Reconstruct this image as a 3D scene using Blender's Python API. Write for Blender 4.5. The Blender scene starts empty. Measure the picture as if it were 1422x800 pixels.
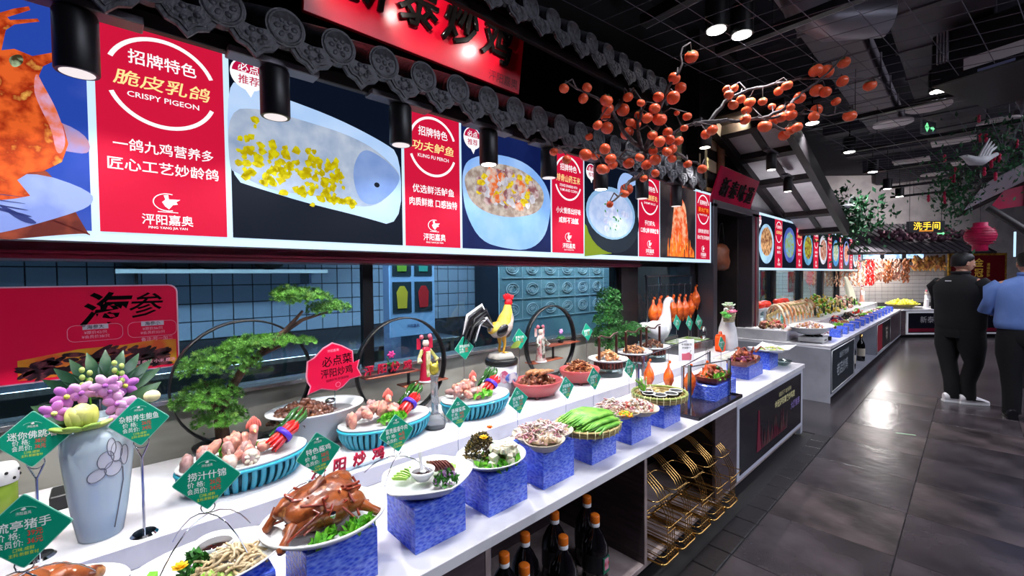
import bpy, math, random
from mathutils import Matrix, Vector, noise
PI = math.pi
S = bpy.context.scene
COL = S.collection
# ---------------------------------------------------------------- camera, world, exposure, large lights
cd = bpy.data.cameras.new('camera'); cam = bpy.data.objects.new('camera', cd); COL.objects.link(cam)
cam.matrix_world = Matrix.Translation((0, 0, 1.5)) @ Matrix(((0.684690,-0.012586,0.728725),(0.728766,0.025535,-0.684287),(-0.009996,0.999595,0.026656))).to_4x4()
cd.lens = 15.19; cd.sensor_width = 36; cd.clip_start = .02; cd.clip_end = 100
S.camera = cam
S.view_settings.view_transform = 'Standard'; S.view_settings.look = 'None'
S.view_settings.exposure = 0.0; S.view_settings.gamma = 1
S.cycles.use_denoising = True
S.cycles.max_bounces = 6; S.cycles.transparent_max_bounces = 12
S.cycles.sample_clamp_indirect = 4
w = bpy.data.worlds.new('world'); S.world = w; w.use_nodes = True
w.node_tree.nodes['Background'].inputs[0].default_value = (.35, .4, .55, 1)
w.node_tree.nodes['Background'].inputs[1].default_value = .1

def lamp(kind, name, loc, energy, color=(1, 1, 1), target=None, size=.1, angle=100, blend=.6, sy=None):
    l = bpy.data.lights.new(name, kind); l.energy = energy; l.color = color
    if kind == 'SPOT':
        l.spot_size = math.radians(angle); l.spot_blend = blend; l.shadow_soft_size = size
    elif kind == 'AREA':
        l.size = size
        if sy: l.shape = 'RECTANGLE'; l.size = sy; l.size_y = size     # local X runs along the aisle
    else: l.shadow_soft_size = size
    o = bpy.data.objects.new(name, l); COL.objects.link(o); o.location = loc
    if target is not None:
        o.rotation_euler = (Vector(target) - Vector(loc)).to_track_quat('-Z', 'Y').to_euler()
    return o
# unseen area lights added to brighten the kitchen behind the glass and the aisle
lamp('AREA', 'kitchen_fill_light', (-3.0, .9, 2.7), 260, (.80, .90, 1), (-4.2, .9, .9), .4, sy=3.4)
lamp('AREA', 'kitchen_fill_light', (-2.72, 3.7, 2.7), 130, (.85, .92, 1), (-3.05, 3.7, .9), .2, sy=2.0)
lamp('AREA', 'kitchen_fill_light', (-3.1, 9.6, 2.7), 330, (.85, .92, 1), (-3.6, 9.6, 0), .5, sy=5.0)
lamp('AREA', 'hall_fill_light', (2.3, 3.4, 3.9), 300, (.80, .84, 1), (.3, 3.4, 0), 2.6, sy=5)
lamp('AREA', 'hall_fill_light', (2.4, 9.6, 3.9), 290, (.82, .84, 1), (.6, 9.6, 0), 2.6, sy=6)

# ---------------------------------------------------------------- helpers
def lin(c):
    c = c / 255
    return c / 12.92 if c <= .04045 else ((c + .055) / 1.055) ** 2.4
def rgb(c): return (lin(c[0]), lin(c[1]), lin(c[2]), 1)
MT = {}
def mat(name, c, rough=.5, metal=0, c2=None, scale=12, c3=None, bump=0, bscale=None, emit=0, trans=0, coat=0, sub=0, kind='noise', stretch=None, lo=.4, hi=.6, ior=1.45, alpha=None, detail=3, spec=.5):
    if name in MT: return MT[name]
    m = bpy.data.materials.new(name); MT[name] = m; m.use_nodes = True
    N = m.node_tree.nodes; L = m.node_tree.links; b = N['Principled BSDF']
    b.inputs['Base Color'].default_value = rgb(c); b.inputs['Roughness'].default_value = rough
    b.inputs['Metallic'].default_value = metal; b.inputs['IOR'].default_value = ior
    b.inputs['Transmission Weight'].default_value = trans; b.inputs['Coat Weight'].default_value = coat
    b.inputs['Specular IOR Level'].default_value = spec
    if sub: b.inputs['Subsurface Weight'].default_value = sub; b.inputs['Subsurface Scale'].default_value = .01
    if emit: b.inputs['Specular IOR Level'].default_value = .08; b.inputs['Roughness'].default_value = .8; b.inputs['Base Color'].default_value = tuple(v * .12 for v in rgb(c)[:3]) + (1,)
    if emit: b.inputs['Emission Strength'].default_value = emit; b.inputs['Emission Color'].default_value = rgb(c)
    vec = None
    if c2 or bump:
        tc = N.new('ShaderNodeTexCoord'); vec = tc.outputs['Object']
        if stretch:
            mp = N.new('ShaderNodeMapping'); mp.inputs['Scale'].default_value = stretch
            L.new(vec, mp.inputs[0]); vec = mp.outputs[0]
    if c2:
        if kind == 'voronoi': t = N.new('ShaderNodeTexVoronoi'); o = t.outputs['Distance']
        elif kind == 'wave': t = N.new('ShaderNodeTexWave'); o = t.outputs['Fac']; t.inputs['Distortion'].default_value = 4
        else: t = N.new('ShaderNodeTexNoise'); t.inputs['Detail'].default_value = detail; o = t.outputs['Fac']
        t.inputs['Scale'].default_value = scale; L.new(vec, t.inputs['Vector'])
        r = N.new('ShaderNodeValToRGB'); r.color_ramp.elements[0].position = lo; r.color_ramp.elements[1].position = hi
        r.color_ramp.elements[0].color = rgb(c); r.color_ramp.elements[1].color = rgb(c2)
        if c3: e = r.color_ramp.elements.new(min(.98, hi + (hi - lo) * .8)); e.color = rgb(c3)
        L.new(o, r.inputs[0])
        if emit: L.new(r.outputs[0], b.inputs['Emission Color'])
        else: L.new(r.outputs[0], b.inputs['Base Color'])
    if bump:
        if kind == 'voronoi': t = N.new('ShaderNodeTexVoronoi'); t.feature = 'SMOOTH_F1'; o = t.outputs['Distance']
        else: t = N.new('ShaderNodeTexNoise'); o = t.outputs['Fac']
        t.inputs['Scale'].default_value = bscale or scale * 2; L.new(vec, t.inputs['Vector'])
        bp = N.new('ShaderNodeBump'); bp.inputs['Strength'].default_value = bump; bp.inputs['Distance'].default_value = .004
        L.new(o, bp.inputs['Height']); L.new(bp.outputs[0], b.inputs['Normal'])
    if alpha is not None:      # thin clear sheet: mostly transparent with a fresnel gloss, the same for every ray
        out = N['Material Output']; tr = N.new('ShaderNodeBsdfTransparent'); tr.inputs[0].default_value = rgb(c)
        gl = N.new('ShaderNodeBsdfGlossy'); gl.inputs['Roughness'].default_value = rough
        fr = N.new('ShaderNodeFresnel'); fr.inputs[0].default_value = ior
        ad = N.new('ShaderNodeMath'); ad.operation = 'ADD'; ad.use_clamp = True; ad.inputs[1].default_value = alpha
        ge = N.new('ShaderNodeNewGeometry'); inv = N.new('ShaderNodeMath'); inv.operation = 'SUBTRACT'; inv.inputs[0].default_value = 1; L.new(ge.outputs['Backfacing'], inv.inputs[1])
        ml = N.new('ShaderNodeMath'); ml.operation = 'MULTIPLY'; L.new(fr.outputs[0], ml.inputs[0]); L.new(inv.outputs[0], ml.inputs[1]); L.new(ml.outputs[0], ad.inputs[0])
        mx = N.new('ShaderNodeMixShader'); L.new(ad.outputs[0], mx.inputs[0]); L.new(tr.outputs[0], mx.inputs[1]); L.new(gl.outputs[0], mx.inputs[2])
        L.new(mx.outputs[0], out.inputs[0])
    return m

class MB:
    def __init__(s): s.v = []; s.f = []; s.mi = []; s.sm = []; s.M = None; s.m = 0
    def add(s, vs, fs, smooth=False):
        o = len(s.v)
        s.v += [tuple(s.M @ Vector(p)) for p in vs] if s.M else [tuple(p) for p in vs]
        s.f += [[i + o for i in f] for f in fs]; s.mi += [s.m] * len(fs); s.sm += [smooth] * len(fs)
        return s
    def box(s, x0, x1, y0, y1, z0, z1, c=0):
        if not c:
            vs = [(x, y, z) for z in (z0, z1) for y in (y0, y1) for x in (x0, x1)]
            return s.add(vs, [[0, 2, 3, 1], [4, 5, 7, 6], [0, 1, 5, 4], [2, 6, 7, 3], [0, 4, 6, 2], [1, 3, 7, 5]])
        vs = []; X = (x0, x1); Y = (y0, y1); Z = (z0, z1)
        for k in range(8):
            i, j, l = k & 1, k >> 1 & 1, k >> 2
            sx, sy, sz = (c, -c)[i], (c, -c)[j], (c, -c)[l]
            vs += [(X[i], Y[j] + sy, Z[l] + sz), (X[i] + sx, Y[j], Z[l] + sz), (X[i] + sx, Y[j] + sy, Z[l])]
        f = []
        for ax in range(3):
            for side in (0, 1):
                q = [k for k in range(8) if (k >> ax & 1) == side]
                a = [q[0] * 3 + ax, q[1] * 3 + ax, q[3] * 3 + ax, q[2] * 3 + ax]
                f.append(a if (side == 0) == (ax == 1) else a[::-1])
                f[-1] = f[-1][::-1]
        for k in range(8): f.append([3 * k, 3 * k + 1, 3 * k + 2] if bin(k).count('1') % 2 else [3 * k + 2, 3 * k + 1, 3 * k])
        for k in range(8):
            for ax in range(3):
                if not k >> ax & 1:
                    n = k | 1 << ax; a, b = [t for t in range(3) if t != ax]
                    f.append([3 * k + a, 3 * n + a, 3 * n + b, 3 * k + b])
        return s.add(vs, f)
    def ring(s, p, d, r, n, u=None, ry=None):
        d = Vector(d).normalized(); a = Vector(u) if u else (Vector((0, 0, 1)) if abs(d.z) < .9 else Vector((1, 0, 0)))
        e = d.cross(a).normalized(); g = e.cross(d); ry = ry or r
        return [Vector(p) + e * (r * math.cos(2 * PI * i / n)) + g * (ry * math.sin(2 * PI * i / n)) for i in range(n)]
    def loft(s, rings, caps=True, smooth=True, closed=False):
        n = len(rings[0]); vs = [p for r in rings for p in r]; fs = []
        K = len(rings)
        for k in range(K if closed else K - 1):
            a = k * n; b = ((k + 1) % K) * n
            for i in range(n): j = (i + 1) % n; fs.append([a + i, a + j, b + j, b + i])
        s.add(vs, fs, smooth)
        if caps and not closed:
            s.add(rings[0], [list(range(n))[::-1]]); s.add(rings[-1], [list(range(n))])
        return s
    def cyl(s, p0, p1, r0, r1=None, n=12, caps=True):
        d = Vector(p1) - Vector(p0); r1 = r0 if r1 is None else r1
        return s.loft([s.ring(p0, d, r0, n), s.ring(p1, d, r1, n)], caps)
    def tube(s, pts, r, n=6, closed=False, ry=None, u=None):
        P = [Vector(p) for p in pts]; K = len(P); R = r if isinstance(r, (list, tuple)) else [r] * K; rg = []
        prev = None
        for i in range(K):
            d = (P[(i + 1) % K] - P[i - 1]) if closed else (P[min(i + 1, K - 1)] - P[max(i - 1, 0)])
            if d.length < 1e-9: d = Vector((0, 0, 1))
            d.normalize()
            if prev is None: prev = Vector(u) if u else (Vector((0, 0, 1)) if abs(d.z) < .8 else Vector((1, 0, 0)))
            e = d.cross(prev)
            if e.length < 1e-6: e = d.orthogonal()
            e.normalize(); g = e.cross(d); prev = g
            rr = R[i]; r2 = rr if ry is None else ry * rr / R[0]
            rg.append([P[i] + e * (rr * math.cos(2 * PI * q / n)) + g * (r2 * math.sin(2 * PI * q / n)) for q in range(n)])
        return s.loft(rg, True, True, closed)
    def lathe(s, prof, c=(0, 0, 0), n=24, sx=1, sy=1, fn=None, smooth=True):
        rg = []
        for r, z in prof:
            ring = []
            for i in range(n):
                a = 2 * PI * i / n; k = fn(a, r, z) if fn else 1
                ring.append(Vector((c[0] + r * k * sx * math.cos(a), c[1] + r * k * sy * math.sin(a), c[2] + z)))
            rg.append(ring)
        return s.loft(rg, True, smooth)
    def ball(s, c, r, nu=10, nv=7, jit=0, rot=None, seed=None):
        if not isinstance(r, (tuple, list)): r = (r, r, r)
        rn = random.Random(seed) if seed is not None else random
        T = Matrix.Translation(c) @ (rot.to_4x4() if rot else Matrix.Identity(4))
        rg = []
        for j in range(nv + 1):
            t = PI * (.04 + .92 * j / nv)
            k = [1 + (rn.random() - .5) * jit for _ in range(nu)]
            rg.append([T @ Vector((r[0] * k[i] * math.sin(t) * math.cos(2 * PI * i / nu), r[1] * k[i] * math.sin(t) * math.sin(2 * PI * i / nu), -r[2] * math.cos(t) * k[i])) for i in range(nu)])
        return s.loft(rg)
    def prism(s, pts, a, b, T=None, smooth=False):
        """2d outline pushed from a to b along local z of T"""
        ar = sum(pts[i][0] * pts[(i + 1) % len(pts)][1] - pts[(i + 1) % len(pts)][0] * pts[i][1] for i in range(len(pts)))
        if ar < 0: pts = pts[::-1]
        n = len(pts); T = T or Matrix.Identity(4)
        vs = [T @ Vector((p[0], p[1], a)) for p in pts] + [T @ Vector((p[0], p[1], b)) for p in pts]
        s.add(vs, [list(range(n))[::-1], [n + i for i in range(n)]])
        return s.add(vs, [[i, (i + 1) % n, n + (i + 1) % n, n + i] for i in range(n)], smooth)
    def build(s, name, m, parent=None, label=None, cat=None, group=None, kind=None, at=None):
        me = bpy.data.meshes.new(name)
        off = Vector((0, 0, 0))
        if parent is None and at is None and s.v:
            xs = [p[0] for p in s.v]; ys = [p[1] for p in s.v]; zs = [p[2] for p in s.v]
            off = Vector(((min(xs) + max(xs)) / 2, (min(ys) + max(ys)) / 2, min(zs)))
        me.from_pydata([Vector(p) - off for p in s.v], [], s.f)
        for mm in (m if isinstance(m, (list, tuple)) else [m]): me.materials.append(mm)
        me.polygons.foreach_set('material_index', s.mi); me.polygons.foreach_set('use_smooth', s.sm)
        me.update()
        o = bpy.data.objects.new(name, me); COL.objects.link(o)
        o.location = off if at is None else at
        if parent is not None: o.parent = parent
        tag(o, label, cat, group, kind)
        return o
def tag(o, label=None, cat=None, group=None, kind=None):
    if label: o['label'] = label
    if cat: o['category'] = cat
    if group: o['group'] = group
    if kind: o['kind'] = kind
    return o
def thing(name, loc, label, cat, group=None, rz=0):
    o = bpy.data.objects.new(name, None); COL.objects.link(o); o.empty_display_size = .05
    o.location = loc; o.rotation_euler = (0, 0, rz)
    return tag(o, label, cat, group)
KIDS = {}
def dup(o, loc, rz=None, label=None, group=None, scale=None):
    r = o.copy(); COL.objects.link(r); r.location = loc
    if rz is not None: r.rotation_euler = (0, 0, rz)
    if scale is not None: r.scale = (scale,) * 3 if isinstance(scale, (int, float)) else scale
    if label: r['label'] = label
    if group: r['group'] = group
    for ch in list(o.children):
        c = ch.copy(); COL.objects.link(c); c.parent = r
        for g in list(ch.children):
            d = g.copy(); COL.objects.link(d); d.parent = c
    return r
def struct(name, mb, m, parent=None): return mb.build(name, m, parent, kind='structure', at=(0, 0, 0))
def piece(me_obj, name, parent, loc, rz=0, scale=None):
    o = bpy.data.objects.new(name, me_obj.data); COL.objects.link(o); o.parent = parent; o.location = loc
    o.rotation_euler = (0, 0, rz)
    if scale: o.scale = scale
    return o
WALLM = Matrix(((0, 0, 1, 0), (1, 0, 0, 0), (0, 1, 0, 0), (0, 0, 0, 1)))   # local x -> +Y, y -> +Z, z -> +X
def wall(x=0, y=0, z=0): return Matrix.Translation((x, y, z)) @ WALLM
TXT = {}
def text(s, size, m, parent, T, name='lettering', bold=0, ext=0, width=None, label=None, shear=0, sp=1, res=2):
    """one line of lettering as a mesh, centred on T's origin, reading along T's local x"""
    k = (s, bold, ext, m.name, shear, sp, res)
    if k not in TXT:
        cu = bpy.data.curves.new('t', 'FONT'); cu.body = s; cu.align_x = 'CENTER'; cu.align_y = 'CENTER'
        cu.size = 1; cu.offset = bold; cu.extrude = ext; cu.resolution_u = res; cu.shear = shear; cu.space_character = sp
        if ext: cu.bevel_depth = .012; cu.bevel_resolution = 0
        o = bpy.data.objects.new('t', cu); COL.objects.link(o)
        dg = bpy.context.evaluated_depsgraph_get(); dg.update()
        me = bpy.data.meshes.new_from_object(o.evaluated_get(dg)); bpy.data.objects.remove(o); me.materials.clear(); me.materials.append(m)
        xs = [v.co.x for v in me.vertices] or [0, 1]; ys = [v.co.y for v in me.vertices] or [0, 1]
        c = Vector(((max(xs) + min(xs)) / 2, (max(ys) + min(ys)) / 2, 0))
        for v in me.vertices: v.co -= c
        TXT[k] = (me, max(xs) - min(xs), max(ys) - min(ys))
    me, wd, ht = TXT[k]
    o = bpy.data.objects.new(name, me); COL.objects.link(o)
    kx = (width / wd) if width else size
    o.parent = parent; o.matrix_local = T @ Matrix.Diagonal((kx, size, size, 1))
    if label: o['label'] = label
    return o
def arc(cx, cy, rx, ry, a0, a1, n=16, deg=True):
    if deg: a0, a1 = math.radians(a0), math.radians(a1)
    return [(cx + rx * math.cos(a0 + (a1 - a0) * i / n), cy + ry * math.sin(a0 + (a1 - a0) * i / n)) for i in range(n + 1)]
def band(cx, cy, rx, ry, w, a0, a1, n=16): return arc(cx, cy, rx, ry, a0, a1, n) + arc(cx, cy, rx - w, ry - w, a1, a0, n)
def ell(cx, cy, rx, ry, rot=0, n=28):
    c, s_ = math.cos(rot), math.sin(rot)
    return [(cx + rx * math.cos(t) * c - ry * math.sin(t) * s_, cy + rx * math.cos(t) * s_ + ry * math.sin(t) * c) for t in [2 * PI * i / n for i in range(n)]]
def rrect(x0, x1, y0, y1, r, n=4):
    return arc(x1 - r, y1 - r, r, r, 0, 90, n) + arc(x0 + r, y1 - r, r, r, 90, 180, n) + arc(x0 + r, y0 + r, r, r, 180, 270, n) + arc(x1 - r, y0 + r, r, r, 270, 360, n)
def soft(pts, n=2):
    for _ in range(n): pts = [q for i in range(len(pts)) for q in ((pts[i][0] * .75 + pts[(i + 1) % len(pts)][0] * .25, pts[i][1] * .75 + pts[(i + 1) % len(pts)][1] * .25), (pts[i][0] * .25 + pts[(i + 1) % len(pts)][0] * .75, pts[i][1] * .25 + pts[(i + 1) % len(pts)][1] * .75))]
    return pts
R = random.Random(7)
def U(a, b): return a + (b - a) * R.random()
# ---------------------------------------------------------------- materials
slate = mat('slate', (30, 26, 28), .3, c2=(88, 77, 78), scale=3.4, bump=.8, bscale=9, lo=.35, hi=.7, detail=8)
slate_b = mat('slate_b', (29, 26, 29), .24, c2=(80, 72, 76), scale=2.6, bump=.7, bscale=6, lo=.3, hi=.75, detail=8)
concrete = mat('polished_concrete', (44, 41, 45), .23, c2=(72, 66, 69), scale=.9, bump=.15, bscale=3, lo=.3, hi=.7, detail=8)
grout = mat('grout', (28, 26, 28), .7)
quartz = mat('white_quartz', (228, 226, 230), .18, c2=(205, 203, 208), scale=3.5, lo=.5, hi=.62, detail=7)
wood_dk = mat('laminate_brown', (78, 64, 68), .45, c2=(62, 50, 54), scale=6, stretch=(1, 1, 9), bump=.05)
wood_edge = mat('laminate_edge', (168, 152, 148), .4, c2=(140, 124, 122), scale=8)
greyboard = mat('grey_board', (176, 178, 188), .5, c2=(160, 162, 172), scale=4)
black = mat('black_metal', (16, 16, 20), .4)
blackm = mat('black_matte', (12, 12, 14), .8)
beam = mat('dark_timber', (38, 28, 30), .55, c2=(24, 17, 20), scale=5, stretch=(2, .4, 2), bump=.2)
tilem = mat('roof_clay', (66, 66, 72), .55, c2=(44, 44, 50), scale=20, bump=.6, bscale=60)
tilel = mat('roof_clay_relief', (74, 74, 80), .5, c2=(50, 50, 56), scale=30, bump=.8, bscale=90)
steel = mat('steel', (176, 178, 184), .22, metal=1, c2=(150, 152, 158), scale=4, stretch=(1, 8, 1))
chrome = mat('chrome', (205, 208, 215), .08, metal=1)
gold = mat('gold_wire', (222, 178, 104), .2, metal=1)
glass = mat('pane_glass', (205, 222, 226), .03, alpha=.02, ior=1.45)
acrylic = mat('clear_acrylic', (225, 232, 238), .03, alpha=.05, ior=1.5)
plaster = mat('plaster', (206, 198, 200), .85, c2=(186, 178, 182), scale=3, bump=.1)
plaster_w = mat('plaster_lit', (250, 226, 176), .8)
red = mat('sign_red', (214, 12, 52), .4)
redlit = mat('lightbox_red', (208, 22, 60), .5, emit=1.0)
whitelit = mat('lightbox_white', (196, 224, 246), .5, emit=1.15)
white = mat('porcelain', (232, 234, 236), .12, coat=.3)
whitem = mat('white_matte', (230, 230, 232), .6)
pwhite = mat('print_white', (240, 240, 240), .6)
maroon = mat('maroon', (104, 14, 38), .35, c2=(84, 10, 32), scale=2)
wtile = mat('kitchen_tile', (112, 128, 150), .25)
wtile2 = mat('white_tile', (196, 192, 190), .25)
ceil_m = mat('ceiling_black', (26, 26, 34), .9, c2=(38, 36, 46), scale=.6)
duct_m = mat('duct_grey', (78, 74, 84), .6, c2=(62, 58, 68), scale=2)
def emis(name, c, s, **k): return mat(name, c, .5, emit=s, **k)
lampface = emis('lamp_face', (255, 250, 244), 14)

# ---------------------------------------------------------------- floor
b = MB().box(-7, 7, -3, 30, -.08, -.006)
floor = struct('floor', b, [grout])
tp = None; nt = 0
for i in range(9):
    for j in range(16):
        x0 = -.86 + i * .6; y0 = -.6 + j * .6
        if y0 > 6.7 or (i > 4 and j < 2): continue
        if tp is None:
            tp = MB().box(.002, .598, .002, .598, -.006, 0, .0015).build('floor_tile', [slate], floor); tp.location = (x0, y0, 0)
            tp2 = MB().box(.002, .598, .002, .598, -.006, 0, .0015).build('floor_tile', [slate_b], floor); tp2.location = (x0, y0, -.02)
        else:
            q = piece(tp2 if (i * 7 + j * 5) % 3 else tp, 'floor_tile', floor, (x0, y0, -.0008 * ((i * 5 + j * 3) % 3)))
        nt += 1
tp2.location = (-.86 + 9 * .6, 6.6, 0)
b = MB().box(-.86, 7, 7.2, 30, -.006, 0).box(-7, -.862, 4.8, 30, -.006, 0).box(4.54, 7, -3, 7.2, -.006, 0)
struct('polished_floor', b, [concrete], floor)
for j in range(22):                                    # channel of small dark stone strips along the counter foot
    if j == 0: gp = MB().box(-.985, -.865, .004, .196, -.006, .004, .003).build('gutter_stone', [mat('gutter', (36, 33, 35), .35, bump=.6, bscale=30)], floor); gp.location = (0, .4, 0)
    else: piece(gp, 'gutter_stone', floor, (0, .4 + .2 * j, 0))

# ---------------------------------------------------------------- ceiling, services, far enclosure
ceil = struct('ceiling', MB().box(-7, 7, -3, 30, 4.3, 4.4), [ceil_m])
struct('wall_back', MB().box(-7, 7, -3.1, -3, 0, 4.4), [mat('grey_wall', (80, 80, 90), .8)])
struct('wall_right', MB().box(5.2, 5.3, -3, 30, 0, 4.4), [mat('grey_wall2', (70, 70, 82), .8, c2=(52, 50, 60), scale=.7)])
struct('wall_front', MB().box(-7, 7, 24, 24.1, 0, 4.4), [mat('grey_wall3', (110, 104, 108), .8)])
b = MB()
for k in range(9): b.box(-1.9, 5, 1.2 + 2.1 * k, 1.5 + 2.1 * k, 4.0, 4.3)
struct('ceiling_beam', b, [mat('beam_grey', (52, 48, 56), .8)], ceil)
# ducts and pipes hung from the ceiling
def duct(name, x0, x1, y0, y1, z0, z1, label, m=duct_m):
    t = thing(name, ((x0 + x1) / 2, (y0 + y1) / 2, z0), label, 'duct')
    cx, cy = t.location[0], t.location[1]
    MB().box(x0 - cx, x1 - cx, y0 - cy, y1 - cy, 0, z1 - z0, .01).build('duct_body', [m], t)
    n = int((y1 - y0) / .8)
    for i in range(n + 1): yy = y0 - cy + (y1 - y0) * i / max(n, 1); MB().box(x0 - cx - .015, x1 - cx + .015, yy - .015, yy + .015, -.015, z1 - z0 + .01).build('flange', [m], t)
    h = MB()
    for xx in (x0 - cx + .03, x1 - cx - .03):
        for yy in (y0 - cy + .2, y1 - cy - .2): h.cyl((xx, yy, z1 - z0), (xx, yy, 4.29 - z0), .006, n=5)
    h.build('hanger_rod', [black], t)
duct('air_duct', -.5, .1, 2.2, 9.5, 3.55, 3.9, 'wide grey sheet-metal air duct running along the aisle under the dark ceiling')
duct('air_duct', -1.15, -.75, 4.0, 9.0, 3.75, 4.0, 'narrow grey air duct beside the wider one, nearer the stalls', mat('duct_light', (120, 112, 120), .6))
duct('air_duct', .7, 1.2, 3.2, 12, 3.45, 3.85, 'grey air duct farthest from the stalls, over the right of the aisle', mat('duct_violet', (84, 78, 92), .6))
t = thing('ventilation_pipe', (-.95, 3.9, 3.36), 'silver grey round elbow pipe with a dark collar behind the twin spotlights', 'pipe')
MB().tube([(0, 0, .9), (0, 0, .35), (.05, .03, .15), (.2, .1, .02), (.5, .3, 0)], .13, 14).build('pipe_bend', [mat('pipe_silver', (150, 148, 158), .4, metal=.4)], t)
MB().cyl((0, 0, .36), (0, 0, .50), .145, n=14).build('collar', [black], t)
for nm, x_, z_, r_, lb in (('sprinkler_pipe', .35, 3.4, .045, 'grey water pipe running down the aisle below the ducts'), ('sprinkler_pipe', 1.5, 3.3, .035, 'thin grey pipe over the right of the aisle, farthest from the stalls')):
    p = MB(); p.cyl((x_, 1.5, z_), (x_, 16, z_), r_, n=8)
    for k in range(8): p.cyl((x_, 2 + 2 * k, z_), (x_, 2 + 2 * k, 4.29), .008, n=5)
    p.build(nm, [duct_m], label=lb, cat='pipe')
# lighting tracks across the aisle
def track(p0, p1, label, r=.022):
    d = (Vector(p1) - Vector(p0)); t = thing('lighting_track', p0, label, 'track')
    a = math.atan2(d.y, d.x); t.rotation_euler = (0, 0, a); L_ = d.length
    MB().box(0, L_, -r, r, -r, r).build('rail', [black], t)
    MB().box(0, L_, r, r + .006, -r, r * .2).build('bright_edge', [mat('rail_edge', (150, 146, 156), .4, metal=.5)], t)
    h = MB()
    for k in (.1, .5, .9): h.cyl((L_ * k, 0, r), (L_ * k, 0, 4.29 - p0[2]), .004, n=5)
    h.build('hanger_rod', [black], t)
track((-1.55, 2.7, 3.22), (1.8, 2.45, 3.22), 'black steel rail crossing the ceiling nearest the camera above the persimmons', .035)
track((-1.4, 3.55, 3.25), (2.6, 3.4, 3.25), 'black rail crossing the ceiling behind the nearest one', .03)
track((-1.3, 6.1, 3.22), (2.6, 6.0, 3.22), 'pale edged lighting rail at the height of the exit sign')
track((-1.3, 7.7, 3.22), (2.6, 7.6, 3.22), 'lighting rail just beyond the exit sign')
track((-1.3, 9.5, 3.22), (2.6, 9.4, 3.22), 'lighting rail over the start of the far counter')
track((-1.3, 11.6, 3.22), (2.6, 11.5, 3.22), 'lighting rail second from the far wall')
track((-1.3, 13.1, 3.22), (2.6, 13.0, 3.22), 'lighting rail nearest the far wall')
# netting stretched under the ceiling
nb = MB()
for i in range(34):
    x0 = -1.7 + i * .2
    nb.tube([(x0, 2.0, 3.15 + .02 * (i % 2)), (x0 + .6, 6.5, 3.05), (x0 + 1.2, 14, 3.12)], .0028, 3)
for j in range(60):
    y0 = 2.0 + j * .2
    nb.tube([(-1.7 + (y0 - 2) * .08, y0, 3.16), (1, y0 + .15, 3.04), (4.5, y0 + .3, 3.14)], .0028, 3)
nb.build('cord_net', [mat('net_cord', (86, 80, 92), .8)], label='fine dark cord net stretched in a grid below the black ceiling', cat='net')
for i, (x_, y_) in enumerate([(-.68, 7.0), (-.7, 9.57), (.2, 7.9), (-.2, 8.6), (-.35, 6.6), (-.05, 10.4), (-.5, 11.2)]):
    kind = i % 2
    b = MB()
    if kind: b.box(-.22, .22, -.16, .16, 0, .02)
    else: b.prism(ell(0, 0, .19, .19), 0, .02)
    o = b.build('ceiling_panel', [mat('pale_panel', (216, 204, 206), .6)], label=None, cat=None)
    o.location = (x_, y_, 3.3)
    tag(o, ['pale round panel hanging under the net left of the exit sign', 'pale rectangular panel farther on near the third aisle downlight', 'pale round panel to the right of the exit sign', 'pale rectangular panel just beyond the exit sign', 'pale round disc nearest the camera of the hanging panels', 'pale rectangular panel over the right of the far counter', 'pale round panel farthest away under the ceiling net'][i], 'panel')

# aisle downlights on the stall side
dl = thing('aisle_downlight', (0, 0, 0), 'x', 'lamp')
MB().cyl((0, 0, 0), (0, 0, .2), .075, n=20).build('housing', [black], dl)
MB().cyl((0, 0, -.004), (0, 0, .002), .062, n=20).build('lamp_lens', [lampface], dl)
MB().cyl((0, 0, .2), (0, 0, .95), .01, n=6).build('stem', [black], dl)
DL = [((-1.24, 3.14, 3.2), 'cylindrical downlight on the left of the twin pair above the persimmons'),
      ((-1.13, 3.3, 3.18), 'cylindrical downlight on the right of the twin pair above the persimmons'),
      ((-1.26, 5.87, 3.2), 'downlight shining behind the right-hand persimmon branch'),
      ((-1.2, 7.65, 3.2), 'third downlight along the aisle, just beyond the right-hand persimmons'),
      ((-1.17, 9.47, 3.2), 'fourth downlight along the aisle, over the middle of the rear counter'),
      ((-1.2, 11.6, 3.2), 'fifth downlight along the aisle'),
      ((-1.1, 12.6, 3.15), 'farthest small downlight of the aisle row'),
      ((-.235, 5.75, 3.2), 'wide bright downlight above the green exit sign')]
for i, (p, lb) in enumerate(DL):
    o = dl if i == 0 else dup(dl, p)
    o.location = p; tag(o, lb, 'lamp', 'downlights over the aisle')
    lamp('SPOT', 'downlight_beam', (p[0], p[1], p[2] - .02), 75 if i < 2 else 110, (.92, .95, 1), (p[0] - .1, p[1], 0), .05, 95, .8)

# ---------------------------------------------------------------- shop 1 wall
b = MB().box(-2.42, -2.34, -1.2, 3.6, 0, .975).box(-2.42, -2.34, 3.9, 4.85, 0, .80)
struct('wall_left', b, [mat('low_wall', (168, 166, 156), .25, c2=(140, 138, 130), scale=2.2, stretch=(1, 1, 3), bump=.05)])
MB().box(-2.44, -2.30, -1.2, 3.6, .975, .995, .002).build('trim_1', [mat('steel_sill', (150, 150, 152), .25, metal=.8)], kind='structure')
def window(n, y0, y1, z0, z1, x_=-2.36, m=glass, fm=black):
    f = MB().box(x_ - .02, x_ + .02, y0, y0 + .03, z0, z1).box(x_ - .02, x_ + .02, y1 - .03, y1, z0, z1).box(x_ - .02, x_ + .02, y0, y1, z1 - .03, z1)
    o = f.build('window_%d' % n, [fm], kind='structure')
    # pane child in world coordinates
    g = MB().box(x_ - .003, x_ + .003, y0 + .03, y1 - .03, z0, z1 - .03)
    q = g.build('pane', [m], o); q.location = -o.location
window(1, -1.2, 1.08, .995, 1.62); window(2, 1.08, 3.6, .995, 1.62); window(3, 3.9, 4.9, .80, 1.62)
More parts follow.
